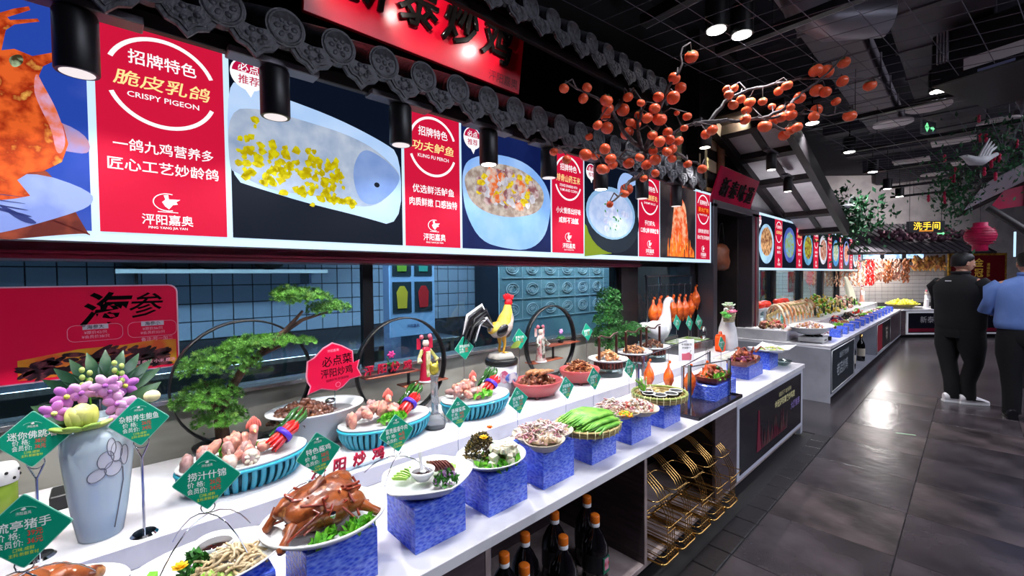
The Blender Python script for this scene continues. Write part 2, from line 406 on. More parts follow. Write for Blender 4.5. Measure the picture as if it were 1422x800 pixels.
MB().box(-2.44, -2.30, 3.6, 3.9, 0, 2.4).build('column', [beam], label=None, kind='structure')
MB().box(-2.44, -2.2, 4.85, 4.97, 0, 2.4).build('door_jamb', [mat('jamb', (84, 78, 86), .3, metal=.5)], kind='structure')
struct('trim_2', MB().box(-2.44, -2.1, -1.2, 3.6, 1.575, 1.68).box(-2.40, -2.085, -1.2, 3.6, 1.592, 1.602), [maroon])
struct('wall_upper', MB().box(-2.55, -2.3, -1.2, 4.97, 1.62, 4.3), [blackm])
# kitchen behind the glass
kb = struct('wall_kitchen', MB().box(-4.5, -4.4, -2.0, 14.5, 0, 3.0), [mat('grout_dark', (24, 28, 40), .7)])
t0 = None; c_ = 0
for j in range(34):
    for k in range(9):
        y0 = -1.3 + j * .15; z0 = 1.0 + k * .15
        if t0 is None: t0 = MB().box(0, .012, .004, .146, .004, .146, .002).build('wall_tile', [wtile], kb); kb_off = kb.location.copy(); t0.location = Vector((-4.4, y0, z0)) - kb_off; t0['kind'] = 'structure'
        elif c_ < 296: piece(t0, 'wall_tile', kb, Vector((-4.4, y0, z0)) - kb_off)
        c_ += 1
b = MB()
for j in range(28):
    for k in range(9): y0 = 3.8 + j * .15; z0 = 1.0 + k * .15; b.box(-4.4, -4.388, y0 + .004, y0 + .146, z0 + .004, z0 + .146)
o = b.build('tiles_beyond', [wtile], kb, kind='stuff'); o.location = -kb_off
struct('ceiling_kitchen', MB().box(-4.5, -2.42, -2, 14.5, 2.8, 2.9), [whitem])
struct('floor_kitchen', MB().box(-4.5, -2.42, -2, 14.5, 0, .02), [mat('kitchen_floor', (90, 92, 96), .4)])
struct('wall_kitchen_end', MB().box(-4.5, -2.42, -2.05, -2, 0, 2.9), [mat('kit_end', (70, 84, 104), .5)])
struct('column_kitchen', MB().box(-3.5, -3.2, 1.75, 1.95, 0, 2.8), [mat('kit_column', (86, 106, 140), .35, c2=(76, 96, 130), scale=3)])
def kthing(name, label, cat, parts, loc):
    t = thing(name, loc, label, cat)
    for nm, mb_, m_ in parts: mb_.build(nm, m_ if isinstance(m_, list) else [m_], t)
    return t
kthing('steel_worktable', 'stainless steel kitchen worktable under the tiled wall behind the glass', 'table',
       [('table_top', MB().box(-.35, .35, -2.2, 2.4, .86, .9, .004), steel), ('undershelf', MB().box(-.33, .33, -2.15, 2.35, .25, .28), steel),
        ('leg', MB().box(-.33, -.29, -2.1, -2.06, 0, .86), steel), ('leg', MB().box(.29, .33, -2.1, -2.06, 0, .86), steel), ('leg', MB().box(-.33, -.29, 2.3, 2.34, 0, .86), steel), ('leg', MB().box(.29, .33, 2.3, 2.34, 0, .86), steel), ('back_panel', MB().box(-.35, -.33, -2.2, 2.4, .25, .86), mat('kit_panel', (72, 80, 84), .3, metal=.5))], (-3.9, 0.2, 0))
kthing('wall_shelf', 'white kitchen wall shelf carrying dark woks behind the glass', 'shelf',
       [('shelf_board', MB().box(0, .3, -.7, .75, 0, .03), mat('shelfm', (176, 190, 200), .4)), ('bracket', MB().box(0, .25, -.6, -.58, -.1, 0), steel), ('bracket', MB().box(0, .25, .6, .62, -.1, 0), steel)], (-4.39, .75, 1.55))
for k, (yy, r_) in enumerate([(.2, .16), (.62, .17), (1.05, .15)]):
    kthing('wok', ['black wok leaning on the kitchen shelf, leftmost', 'round dark wok lid on the kitchen shelf, in the middle', 'small dark pot on the right end of the kitchen shelf'][k], 'wok',
           [('bowl', MB().lathe([(.02, 0), (r_ * .7, .03), (r_, .14), (r_ - .01, .14), (r_ * .6, .05)], n=20), blackm), ('handle', MB().tube([(r_, 0, .14), (r_ + .06, 0, .17), (r_ + .14, 0, .18)], .012, 6), blackm)], (-4.24, yy, 1.58))
kthing('wall_cabinet', 'pale rectangular cabinet fixed high on the kitchen tiles', 'cabinet', [('body', MB().box(0, .2, -.2, .2, 0, .42, .005), mat('cabm', (190, 205, 212), .4)), ('door', MB().box(.2, .212, -.19, .19, .01, .41, .003), mat('cabd', (205, 216, 220), .3)), ('handle', MB().box(.212, .225, .14, .155, .15, .27), steel)], (-4.39, .55, 1.66))
kthing('refrigerator', 'tall dark two-door kitchen refrigerator behind the rooster', 'refrigerator',
       [('body', MB().box(0, .7, -.45, .45, 0, 1.9, .01), mat('fridge', (44, 52, 66), .3, metal=.5)), ('door', MB().box(.7, .72, -.44, -.005, .1, 1.88, .004), mat('fridge2', (52, 62, 80), .25, metal=.5)), ('door', MB().box(.7, .72, .005, .44, .1, 1.88, .004), mat('fridge2', (52, 62, 80), .25, metal=.5)), ('handle', MB().box(.72, .75, -.05, -.03, .8, 1.2), chrome), ('handle', MB().box(.72, .75, .03, .05, .8, 1.2), chrome)], (-4.38, 3.9, 0))
kthing('kitchen_hood', 'grey steel exhaust hood over the kitchen worktable', 'hood', [('canopy', MB().prism([(-.5, 0), (.3, 0), (.3, .1), (-.1, .45), (-.5, .45)], -1.5, 1.7, Matrix(((1, 0, 0, 0), (0, 0, 1, 0), (0, 1, 0, 0), (0, 0, 0, 1)))), steel)], (-3.9, .3, 2.05))
# drinks poster standing in the kitchen column, food mural panel, red menu strips behind the glass
t = thing('drinks_poster', (-3.18, 1.85, 1.02), 'pale blue drinks poster with four pictures of bottles and glasses behind the glass', 'poster')
MB().box(0, .01, -.21, .21, 0, .80, .002).build('board', [mat('poster_blue', (150, 190, 240), .5)], t)
for k, (u, v, c) in enumerate([(-.1, .62, (120, 170, 60)), (.1, .62, (60, 160, 150)), (-.1, .32, (210, 190, 60)), (.1, .32, (190, 40, 50))]):
    p = MB().box(.010, .013, u - .085, u + .085, v - .125, v + .125).build('picture', [mat('pic_dark', (28, 50, 62), .5)], t)
    q = MB().prism([(u - .04, v - .09), (u + .04, v - .09), (u + .05, v + .04), (u + .02, v + .09), (u - .02, v + .09), (u - .05, v + .04)], .013, .016, wall()).build('drink', [mat('drink%d' % k, c, .4)], p)
text('泙阳嘉奥', .03, mat('blue_print', (40, 60, 120), .6), t, wall(.0115, 0, .08), bold=.01)
t = thing('frosted_mural', (-3.0, 3.6, .86), 'frosted pale blue glass screen with white line drawings of dishes behind the arch shelf', 'screen')
MB().box(-.006, .006, -.95, 1.0, 0, .9).build('frosted_panel', [mat('frost', (150, 186, 200), .35, c2=(120, 158, 178), scale=1.5)], t)
ln = MB()
for i in range(6):
    for j in range(3):
        u, v = -.78 + i * .27, .72 - j * .2
        ln.prism(band(u, v, .085, .06, .008, 0, 360, 18), .007, .010, wall()); ln.prism(band(u, v, .06, .04, .006, 0, 360, 14), .007, .010, wall())
        for q in range(4): ln.prism(band(u + U(-.03, .03), v + U(-.02, .02), .016, .012, .005, 0, 360, 8), .007, .010, wall())
        ln.box(.007, .010, u - .13, u + .13, v - .098, v - .093).box(.007, .010, u + .125, u + .13, v - .09, v + .09)
ln.build('line_drawing', [mat('frost_line', (205, 225, 235), .5)], t, kind='stuff')
for e in (-.9, .95): MB().box(-.015, .015, e - .015, e + .015, -.84, 0).build('leg', [steel], t)
for k, (yy, zz, wd, s_) in enumerate([(.95, 1.95, .3, '温馨提示'), (1.0, 1.82, .36, '泙阳鲜炒鸡'), (1.1, 1.69, .32, '鲜香美味')]):
    t = thing('hanging_banner', (-3.55, yy, zz), ['small red hanging banner in the kitchen, topmost of three', 'small red hanging banner in the kitchen, middle of three', 'small red hanging banner in the kitchen, lowest of three'][k], 'banner', 'red kitchen banners')
    MB().box(0, .008, -wd / 2, wd / 2, 0, .09, .002).build('board', [mat('banner_red', (196, 60, 84), .5)], t)
    text(s_, .05, pwhite, t, wall(.009, 0, .045))
    for e in (-1, 1): MB().cyl((.004, e * wd * .4, .09), (.004, e * wd * .4, 2.79 - zz), .002, n=4).build('cord', [black], t)
# ---------------------------------------------------------------- shop 1 counter
CY0, CY1 = -.9, 4.72
body = struct('counter_upper_tier', MB().box(-2.33, -1.653, CY0, 4.72, .66, .735, .003), [quartz])
t = thing('display_counter', (-1.65, 1.9, 0), 'white quartz display counter with open brown compartments, nearest the camera', 'counter')
def loc(mb_, dx=1.65, dy=-1.9):
    mb_.v = [(p[0] + dx, p[1] + dy, p[2]) for p in mb_.v]; return mb_
loc(MB().box(-2.33, -1.055, CY0, 4.72, .622, .66, .002)).build('worktop', [quartz], t)
loc(MB().box(-2.3, -1.62, CY0, 4.66, .08, .622)).build('cabinet_body', [wood_dk], t)
loc(MB().box(-1.62, -1.12, CY0, 4.60, 0, .075)).build('plinth', [black], t)
loc(MB().box(-1.62, -1.07, CY0, 4.66, .075, .1, .002)).build('bottom_board', [wood_edge], t)
for yy in (-.9, .0, .87, 1.86, 2.98): loc(MB().box(-1.62, -1.068, yy, yy + .022, .1, .622)).build('partition', [wood_dk], t)
for yy in (-.9, .0, .87, 1.86): loc(MB().box(-1.068, -1.064, yy, yy + .022, .1, .622)).build('edge_strip', [wood_edge], t)
loc(MB().box(-1.085, -1.065, CY0, .87, .1, .622, .002)).build('front_panel', [wood_dk], t)
loc(MB().box(-1.085, -1.066, 2.7, 3.05, .1, .622, .002)).build('front_panel', [wood_dk], t)
loc(MB().box(-2.3, -1.066, 4.64, 4.70, 0.02, .622, .002)).build('end_panel', [greyboard], t)
p = loc(MB().box(-1.085, -1.062, 3.05, 4.66, .1, .618, .002)).build('advert_panel', [mat('advert_frame', (190, 192, 205), .4)], t)
ad = mat('advert_black', (14, 14, 24), .25)
loc(MB().box(-1.062, -1.059, 3.09, 4.61, .135, .59)).build('advert_print', [ad], p)
O = Vector((1.65, -1.9, 0))
def advtext(s, y_, z_, size, m, **k): text(s, size, m, p, Matrix.Translation(O) @ wall(-1.0575, y_, z_), **k)
cream = mat('cream_print', (214, 206, 150), .5); lilac = mat('lilac_print', (130, 110, 170), .5)
advtext('诚信天下 食为新味', 4.12, .52, .042, cream); advtext('金冠泙阳嘉奥炒鸡店', 4.12, .455, .062, cream, bold=.02); advtext('大厨推荐', 4.42, .36, .07, lilac, bold=.02)
f = MB()
for k in range(26):
    y_ = 3.45 + .028 * k; h_ = U(.05, .2)
    f.prism([(y_, .2), (y_ + .012, .2), (y_ + U(-.02, .03), .2 + h_)], 0, .002, Matrix.Translation(O) @ wall(-1.0585))
f.build('flame_print', [mat('flame_print', (120, 96, 90), .5, c2=(120, 40, 60), scale=9)], p)
f = MB().prism([(3.42, .2), (3.5, .2), (3.49, .36), (3.475, .5), (3.455, .5), (3.44, .36)], 0, .0025, Matrix.Translation(O) @ wall(-1.0585)).build('bottle_print', [mat('bottle_print', (110, 24, 48), .5)], p)
def ROTX(a): return Matrix.Rotation(a, 3, 'X')
# ---------------------------------------------------------------- tiled eaves over shop 1
def eave(name, label, xd, zd, y0, n, sp, r, depth, rise, ymax, fasc, x_in, kids=True):
    t = thing(name, (xd, y0, zd), label, 'eave')
    tube_m = MB().tube([(.0, 0, 0), (-depth, 0, rise)], r * .86, 12).build('round_tile', [tilem], t)
    dc = MB()
    dc.cyl((-.02, 0, 0), (.012, 0, 0), r, n=24)
    dc.m = 0
    rg = [(a, bb) for a, bb in ((r * .92, .012), (r * .84, .02), (r * .74, .012))]
    dc.loft([[Vector((x_, a * math.cos(q * PI / 12), a * math.sin(q * PI / 12))) for q in range(24)] for a, x_ in rg], False)
    for q in range(6): a = q * 2 * PI / 6; dc.ball((.0115, .42 * r * math.cos(a), .42 * r * math.sin(a)), (.0035, r * .19, r * .14), 8, 4, 0, ROTX(a))
    dc.ball((.0115, 0, 0), (.004, r * .17, r * .17), 8, 4)
    disc = dc.build('tile_end_disc', [tilel], t)
    dp = MB(); w_ = sp * .42; h_ = r * 1.55
    out = [(-w_, r * .35), (-w_ * .5, r * .08), (0, 0), (w_ * .5, r * .08), (w_, r * .35), (w_ * .98, -h_ * .35), (w_ * .72, -h_ * .62), (w_ * .35, -h_ * .72), (0, -h_), (-w_ * .35, -h_ * .72), (-w_ * .72, -h_ * .62), (-w_ * .98, -h_ * .35)]
    dp.prism(out, -.008, .006, wall()); dp.prism([(u * .8, v * .8 - r * .05) for u, v in out], .006, .011, wall()); dp.prism([(u * .66, v * .66 - r * .08) for u, v in out], .011, .0125, wall())
    for q in range(6): a = q * PI / 3; dp.ball((.012, w_ * .3 * math.cos(a), -h_ * .3 + h_ * .2 * math.sin(a)), (.005, w_ * .16, h_ * .1), 6, 4)
    drip = dp.build('drip_tile', [tilel], t); drip.location = (0, sp / 2, -r * .45)
    pan = MB()
    pan.loft([[Vector((dx, sp / 2 + sp * .5 * math.cos(PI + PI * q / 8), -r * .3 + r * .4 * math.sin(PI + PI * q / 8) + dz)) for q in range(9)] + [Vector((dx, sp / 2 + sp * .5 * math.cos(2 * PI - PI * q / 8), -r * .3 + .012 + r * .4 * math.sin(2 * PI - PI * q / 8) + dz)) for q in range(9)] for dx, dz in ((0, 0), (-depth, rise))])
    pan = pan.build('pan_tile', [tilem], t)
    for k in range(1, n):
        for o in (tube_m, disc, drip, pan):
            q = o.copy(); COL.objects.link(q); q.parent = t; q.location = (o.location[0], o.location[1] + sp * k, o.location[2])
    L_ = sp * n
    MB().box(-.13, -.10, -sp / 2, L_, -.095, -.03, .003).build('fascia_board', [beam], t)
    MB().prism([(-.10, -.045), (-.10, -.03), (-depth, rise - .03), (-depth, rise - .045)], -sp / 2, L_, Matrix(((1, 0, 0, 0), (0, 0, 1, 0), (0, 1, 0, 0), (0, 0, 0, 1)))).build('soffit_board', [beam], t)
    b_ = MB(); b_.prism([(-.1, -.05), (-depth, rise - .05), (-depth, -.05)], L_ - .02, L_, Matrix(((1, 0, 0, 0), (0, 0, 1, 0), (0, 1, 0, 0), (0, 0, 0, 1)))); b_.build('gable_end', [beam], t)
    return t
eave('tiled_eave', 'dark clay tiled eave with patterned round ends just above the lit menu boards', -1.68, 2.385, -.45, 24, .187, .066, .5, .26, 0, 0, 0)
eave('tiled_eave', 'upper dark tiled eave above the big red shop sign', -1.6, 2.905, -.1, 19, .175, .06, .62, .42, 0, 0, 0)
# fixtures hung from the eave
sp_ = thing('track_spotlight', (0, 0, 0), 'x', 'lamp')
MB().box(-.035, .035, -.15, .15, .18, .205, .003).build('track_adapter', [mat('grey_adapter', (96, 92, 98), .4, metal=.5)], sp_)
cyl_ = MB(); cyl_.lathe([(.0475, 0), (.05, .004), (.05, .165), (.046, .175), (.012, .18)], n=28); cyl_.build('housing', [black], sp_)
MB().cyl((0, 0, -.001), (0, 0, .003), .039, n=24).build('lamp_lens', [emis('spot_face', (235, 225, 225), 1.1)], sp_)
hot = mat('spot_hot', (255, 246, 238), .5, emit=9)
SPP = [-.565, -.045, .475, .99, 1.51, 1.99, 2.53, 3.08, 3.65]
wh = ['black cylinder spotlight of the eave row beyond the left picture edge', 'black cylinder spotlight leftmost under the eave, in front of the pigeon panel', 'black cylinder spotlight in front of the fish picture', 'black cylinder spotlight beside the perch text panel', 'lit black cylinder spotlight over the corn and yam bowl picture', 'black cylinder spotlight behind the persimmon cluster, over the third red text panel', 'lit spotlight over the white soup pot picture', 'spotlight hidden behind the persimmons, second from the door', 'spotlight of the eave row nearest the door']
for i, yy in enumerate(SPP):
    o = sp_ if i == 0 else dup(sp_, (0, 0, 0))
    o.location = (-1.78, yy, 2.10); tag(o, wh[i], 'lamp', 'spotlights under the lower eave')
    if i in (4, 6):
        for c in o.children:
            if c.name.startswith('lamp_lens'): c.data = c.data.copy(); c.data.materials[0] = hot
    lamp('SPOT', 'track_and_fill_beam', (-1.76, yy, 2.09), 44, (1, .975, .96), (-1.95, yy + .12, .7), .03, 130, .6)
    lamp('SPOT', 'track_and_fill_beam', (-.85, yy + .25, 3.2), 78, (.97, .98, 1), (-1.32, yy + .3, .7), .03, 40, .45)  # unseen lamps without fixtures, added to light the front row from the aisle
# ---------------------------------------------------------------- big red shop sign between the eaves
t = thing('shop_sign', (-2.0, 1.31, 2.62), 'large glossy red sign board with black brush lettering above the lit menu', 'sign')
t.rotation_euler = (0, .16, 0)
MB().box(-.03, 0, -.66, .64, .04, .56, .003).build('board', [mat('sign_gloss', (205, 10, 42), .3, c2=(190, 6, 34), scale=3)], t)
ink = mat('ink_black', (10, 8, 8), .2)
for k, ch in enumerate('新泰炒鸡'): text(ch, .235, ink, t, wall(.012, -.38 + .265 * k, .275), bold=.01, ext=.04, shear=.12, label=None)
text('泙阳嘉奥', .06, mat('dark_red_print', (90, 6, 20), .4), t, wall(.002, .50, .09))
lamp('SPOT', 'sign_wash', (-1.73, 1.15, 2.845), 13, (1, .93, .85), (-2.05, 1.3, 2.84), .004, 120, .6)  # hidden lamps without fixtures, added to brighten the red sign
lamp('SPOT', 'sign_wash', (-1.73, .75, 2.845), 11, (1, .93, .85), (-2.05, .95, 2.84), .004, 120, .6)
lamp('SPOT', 'sign_wash', (-1.73, 1.7, 2.845), 12, (1, .93, .9), (-2.05, 1.5, 2.82), .004, 120, .6)

# ---------------------------------------------------------------- lit menu boards
def printed(t, pts, m, layer, name='printed_shape', x0=None):
    return MB().prism(pts, .0012 * layer, .0012 * layer + .0012, wall()).build(name, [m], t)
gw = emis('lb_white', (245, 246, 250), 1.1); gy = emis('lb_yellow', (250, 226, 150), 1.1); gpink = emis('lb_crimson', (190, 20, 70), 1.0)
def logo(t, cx, cy, s, L=3):
    g = MB(); T = wall(.0012 * L)
    g.prism(band(cx, cy, .052 * s, .040 * s, .003, 70, 290, 18), 0, .001, T)
    g.prism([(cx - .02 * s, cy), (cx - .008 * s, cy + .012 * s), (cx - .014 * s, cy + .03 * s), (cx + .002 * s, cy + .034 * s), (cx + .004 * s, cy + .014 * s), (cx + .045 * s, cy + .016 * s), (cx + .03 * s, cy + .004 * s), (cx + .036 * s, cy - .006 * s), (cx + .018 * s, cy - .01 * s), (cx + .004 * s, cy - .03 * s), (cx - .01 * s, cy - .018 * s)], 0, .001, T)
    g.box(.0012 * L, .0012 * L + .001, cx - .036 * s, cx + .036 * s, cy - .045 * s, cy - .042 * s)
    g.build('emblem', [gw], t)
def textpanel(root, y0, y1, z0, z1, name, eng, l1, l2, hl=None, lite=False):
    """red panel between y0..y1 with arcs and lettering; coordinates relative to root"""
    cx = (y0 + y1) / 2; W = y1 - y0; k = W / .38; H = z1 - z0
    p = MB().box(0, .004, y0 + .012 * k, y1 - .012 * k, z0, z1).build('text_panel', [redlit], root)
    cy = z0 + .535; bz = z0 - .035
    g = MB(); T = wall(.0045)
    g.prism(band(cx, cy + .002, .157 * k, .157, .013, 22, 158, 24), 0, .001, T); g.build('white_arc', [gw], p)
    g = MB(); g.prism(band(cx, cy - .002, .157 * k, .157, .013, 202, 338, 24), 0, .001, T)
    g.build('white_arc', [gw], p)
    if hl: MB().box(.0045, .006, y0 + .03 * k, y1 - .03 * k, bz + .525, bz + .595).build('highlight', [emis('hl_red', (200, 20, 10), 1)], p)
    text('招牌特色', .052, gw, p, wall(.007, cx, bz + .643), bold=.012, width=.19 * k, res=1 if lite else 2)
    text(name, .055, gy if not hl else emis('lb_orange', (250, 150, 60), 1.1), p, wall(.007, cx, bz + .565), bold=.01, width=.27 * k, shear=.15, res=1 if lite else 2)
    if not lite:
        for q, e in enumerate(eng): text(e, .026, gw, p, wall(.007, cx, bz + .513 - .03 * q), bold=.01, width=(.2 if len(e) > 9 else .16) * k)
    text(l1, .046, gw, p, wall(.007, cx, bz + .337), bold=.01, width=min(.28, .045 * len(l1)) * k, res=1 if lite else 2)
    text(l2, .046, gw, p, wall(.007, cx, bz + .269), bold=.01, width=min(.31, .045 * len(l2)) * k, res=1 if lite else 2)
    logo(p, cx, bz + .15, .8 * k, 4)
    text('泙阳嘉奥', .04, gw, p, wall(.007, cx, bz + .086), bold=.01, width=.145 * k, res=1 if lite else 2)
    if not lite: text('PING YANG JIA YAN', .012, gw, p, wall(.007, cx, bz + .056), bold=.01, width=.11 * k)
    return p
def bubble(root, cx, cy, s=1):
    g = MB().prism(ell(cx, cy, .075 * s, .075 * s) , .0045, .006, wall()); g.prism([(cx - .02 * s, cy - .065 * s), (cx + .025 * s, cy - .065 * s), (cx + .008 * s, cy - .105 * s)], .0045, .006, wall())
    p = g.build('badge', [gw], root)
    MB().prism(arc(cx, cy, .068 * s, .068 * s, 5, 175, 16), .006, .007, wall()).build('badge_top', [gpink], p)
    text('必点', .045 * s, gw, p, wall(.0075, cx, cy + .028 * s), bold=.01); text('推荐', .045 * s, gpink, p, wall(.0075, cx, cy - .028 * s), bold=.01)
Y0B, Y1B, Z0B, Z1B = -.93, 4.93, 1.63, 2.40
LB = thing('menu_lightbox', (-2.0, 2.0, 1.63), 'long backlit menu board with food photographs and red text panels, nearest the camera', 'lightbox')
def r_(y): return y - 2.0
def RV(pts): return [(a - 2.0, b_ - 1.63) for a, b_ in pts]
MB().box(-.12, -.005, r_(Y0B), r_(Y1B), 0, .77, .003).build('casing', [mat('casing', (150, 160, 170), .4)], LB)
MB().box(-.005, 0, r_(Y0B), r_(Y1B), 0, .77).build('white_border', [whitelit], LB)
navy = emis('lb_navy', (10, 18, 34), 1.0)
H0, H1 = .035, .745
TP = [(-.022, .362), (1.118, 1.487), (2.254, 2.627), (3.393, 3.774), (4.535, 4.90)]
PP = [(-.93, -.03), (.37, 1.112), (1.493, 2.248), (2.633, 3.387), (3.78, 4.53)]
TT = [('脆皮乳鸽', ['CRISPY PIGEON'], '一鸽九鸡营养多', '匠心工艺妙龄鸽'), ('功夫鲈鱼', ['KUNG FU PERCH'], '优选鲜活鲈鱼', '肉质鲜嫩 口感独特'), ('排骨山药玉米', ['STEWED SPARERIBS WITH', 'YAM AND CORN'], '小火慢煨出好味', '咸鲜不油腻'), ('翡翠鲜虾丸', ['SHRIMP BALLS'], '手打虾丸', '口感Q弹 鲜嫩爽滑'), ('果木烤鸭', ['ROAST DUCK'], '皮酥肉嫩 香而不腻', '果木烤制 风味独特')]
for (a, c), tt in zip(TP, TT): textpanel(LB, r_(a), r_(c), H0, H1, *tt, hl=(a > 4.5))
bgs = [emis('pic_blue', (38, 70, 168), 1.0, c2=(66, 88, 176), scale=4), navy, emis('pic_navy', (14, 26, 74), 1.0, c2=(22, 36, 90), scale=3), navy, emis('pic_dusk', (38, 34, 40), 1.0, c2=(78, 66, 66), scale=3)]
PN = []
for (a, c), m_ in zip(PP, bgs):
    q = MB().box(0, .003, r_(a), r_(c), H0, H1).build('photo_panel', [m_], LB); PN.append(q)
def pr_(k, pts, m, layer, name='printed_shape'): return MB().prism(RV(soft(pts) if len(pts) < 27 and layer else pts), .003 + .0008 * layer, .0038 + .0008 * layer, wall()).build(name, [m], PN[k])
XP_ = {}
# 1 pigeon
book = emis('pic_paper', (150, 168, 228), 1.0, c2=(120, 140, 210), scale=9); bird = emis('pic_roast', (226, 96, 40), 1.0, c2=(150, 34, 14), c3=(250, 190, 90), scale=22, lo=.42, hi=.6)
tbl = emis('pic_table', (150, 70, 50), 1.0, c2=(70, 24, 30), scale=10)
pr_(0, [(-0.3037,1.8128),(-0.1332,1.8953),(-0.0349,1.6422),(-0.0344,1.6612),(-0.3094,1.6068)], tbl, 1, 'table_print')
pr_(0, [(-0.2986,1.9978),(-0.2160,2.0829),(-0.1300,2.0188),(-0.0346,1.9838),(-0.0228,1.9157),(-0.0857,1.9155),(-0.3003,1.9362)], emis('pic_straw', (190, 120, 90), 1, c2=(120, 150, 230), scale=8), 1, 'straw_print')
pr_(0, [(-0.3048,1.7716),(-0.1647,1.8455),(-0.0258,1.7970),(-0.0236,1.7499),(-0.0911,1.7083),(-0.2279,1.6425),(-0.3088,1.6274)], book, 2, 'newspaper_print')
pr_(0, [(-0.2879,2.3869),(-0.2214,2.2923),(-0.1811,2.3256),(-0.1515,2.3443),(-0.1487,2.3345),(-0.1962,2.2939),(-0.1907,2.2875),(-0.1343,2.3140),(-0.1300,2.3069),(-0.1824,2.2779),(-0.2001,2.2540),(-0.2103,2.1909),(-0.1844,2.2041),(-0.1480,2.1949),(-0.0934,2.2268),(-0.0843,2.2118),(-0.1260,2.1712),(-0.1393,2.1272),(-0.1195,2.0662),(-0.0868,1.9953),(-0.0770,1.9402),(-0.0930,1.8799),(-0.1346,1.8437),(-0.1650,1.8344),(-0.1892,1.8089),(-0.1639,1.7639),(-0.1965,1.7513),(-0.3062,1.7222)], bird, 3, 'roast_pigeon_print')
pr_(0, [(-0.1416,2.1530),(-0.1275,2.1130),(-0.1013,2.0485),(-0.0812,1.9622),(-0.0890,1.9103),(-0.1051,1.9028),(-0.1125,1.9781),(-0.1355,2.0397),(-0.1493,2.0912)], emis('pic_sheen', (214, 160, 190), 1, c2=(226, 110, 60), scale=25), 4, 'sheen_print')
pr_(0, ell(-.485, 2.245, .022, .018), emis('pic_eye', (90, 110, 60), 1), 5, 'eye_print')
pr_(0, [(-0.1995,2.1732),(-0.1701,2.1961),(-0.1650,2.1674),(-0.1889,2.1424)], emis('pic_eye2', (170, 190, 150), 1, c2=(60, 50, 30), scale=40), 5, 'eye_print')
for k in range(5): pr_(0, [(-.55 + .09 * k * .9, 1.78 - .012 * k), (-.18 + .01 * k, 1.76 - .02 * k), (-.18, 1.757 - .02 * k), (-.55 + .08 * k, 1.777 - .012 * k)], emis('pic_ink', (50, 60, 120), 1), 4, 'newsprint_line')
# 2 steamed perch
plate_p = emis('pic_plate', (166, 200, 244), 1.0, c2=(190, 216, 250), scale=3)
pr_(1, [(0.3624,2.2729),(0.4232,2.2741),(0.5819,2.2602),(0.7942,2.2296),(1.0046,2.1714),(1.1094,2.1240),(1.1024,1.7514),(0.8876,1.7946),(0.6600,1.8280),(0.4649,1.8685),(0.3607,1.8940)], plate_p, 1, 'plate_print')
pr_(1, [(0.3622,2.1620),(0.4723,2.1958),(0.6676,2.1835),(0.8262,2.1679),(0.9664,2.1289),(1.0878,2.0442),(1.1031,2.0031),(1.0578,1.9246),(0.9608,1.8429),(0.8195,1.8385),(0.6912,1.8664),(0.5732,1.8644),(0.4652,1.8802),(0.3904,1.9210),(0.3615,1.9305)], emis('pic_fish', (140, 160, 190), 1.0, c2=(190, 200, 216), scale=14, lo=.25, hi=.75), 2, 'fish_print')
pr_(1, [(0.9118,2.1217),(1.0031,2.0939),(1.0876,2.0369),(1.1029,1.9958),(1.0578,1.9246),(0.9609,1.8499),(0.8889,1.8628),(0.8560,1.9600),(0.8646,2.0454)], emis('pic_fish_head', (110, 140, 200), 1.0, c2=(140, 166, 214), scale=9, lo=.2, hi=.8), 3, 'fish_head_print')
pr_(1, ell(.975, 1.953, .014, .012), navy, 4, 'eye_print')
ye = emis('pic_yellow', (206, 196, 20), 1.0, c2=(170, 150, 10), scale=40)
rr = random.Random(3)
g_ = MB()
for k in range(170):
    a = rr.random(); u = .39 + a * .42; v = 2.055 - a * .10 + rr.gauss(0, .055) - .03
    if k % 5 == 0: u = .40 + a * .46; v = 1.93 - a * .09 + rr.gauss(0, .01)
    s = U(.008, .02)
    g_.prism(RV([(u + s * math.cos(q) * U(.6, 1.3), v + s * math.sin(q) * U(.6, 1.3)) for q in [i * PI / 3.5 for i in range(7)]]), .006, .0068, wall())
g_.build('garlic_print', [ye], PN[1], kind='stuff')
bubble(LB, r_(.437), .689, .85)
# 3 corn and yam bowl
pr_(2, [(1.4998,2.1266),(1.5631,2.1951),(1.7580,2.2521),(2.0065,2.2427),(2.1778,2.1512),(2.2496,2.0383),(2.2408,1.9139),(2.1876,1.7626),(2.0326,1.6692),(1.8091,1.6751),(1.6254,1.7109),(1.5211,1.8504),(1.4926,1.9909)], emis('pic_bowl', (130, 176, 240), 1, c2=(160, 196, 246), scale=4), 1, 'bowl_print')
pr_(2, [(1.5094,2.0873),(1.5889,2.1496),(1.7572,2.1952),(1.9536,2.1923),(2.1418,2.1220),(2.1908,2.0314),(2.1253,1.9229),(1.9046,1.8705),(1.6949,1.8744),(1.5589,1.9287),(1.5134,2.0141)], emis('pic_broth', (150, 130, 120), 1, c2=(200, 190, 180), scale=20), 2, 'broth_print')
g1 = [MB() for _ in range(4)]
for k in range(120):
    a = rr.random() * 2 * PI; q = math.sqrt(rr.random()) * .9
    u, v = 1.86 + .30 * q * math.cos(a), 2.045 + .125 * q * math.sin(a); s = U(.02, .045)
    g1[k % 4].prism(RV([(u + s * math.cos(i * PI / 3.5) * U(.7, 1.2), v + s * math.sin(i * PI / 3.5) * U(.5, 1)) for i in range(7)]), .0058 + .0001 * (k % 20), .0062 + .0001 * (k % 20), wall())
for g_, m_ in zip(g1, [emis('pic_corn', (232, 210, 50), 1, c2=(200, 160, 20), scale=60), emis('pic_yam', (216, 214, 222), 1, c2=(180, 176, 190), scale=20), emis('pic_rib', (140, 90, 96), 1, c2=(210, 190, 190), scale=24), emis('pic_carrot', (226, 110, 50), 1, c2=(210, 200, 190), scale=24)]): g_.build('chunks_print', [m_], PN[2], kind='stuff')
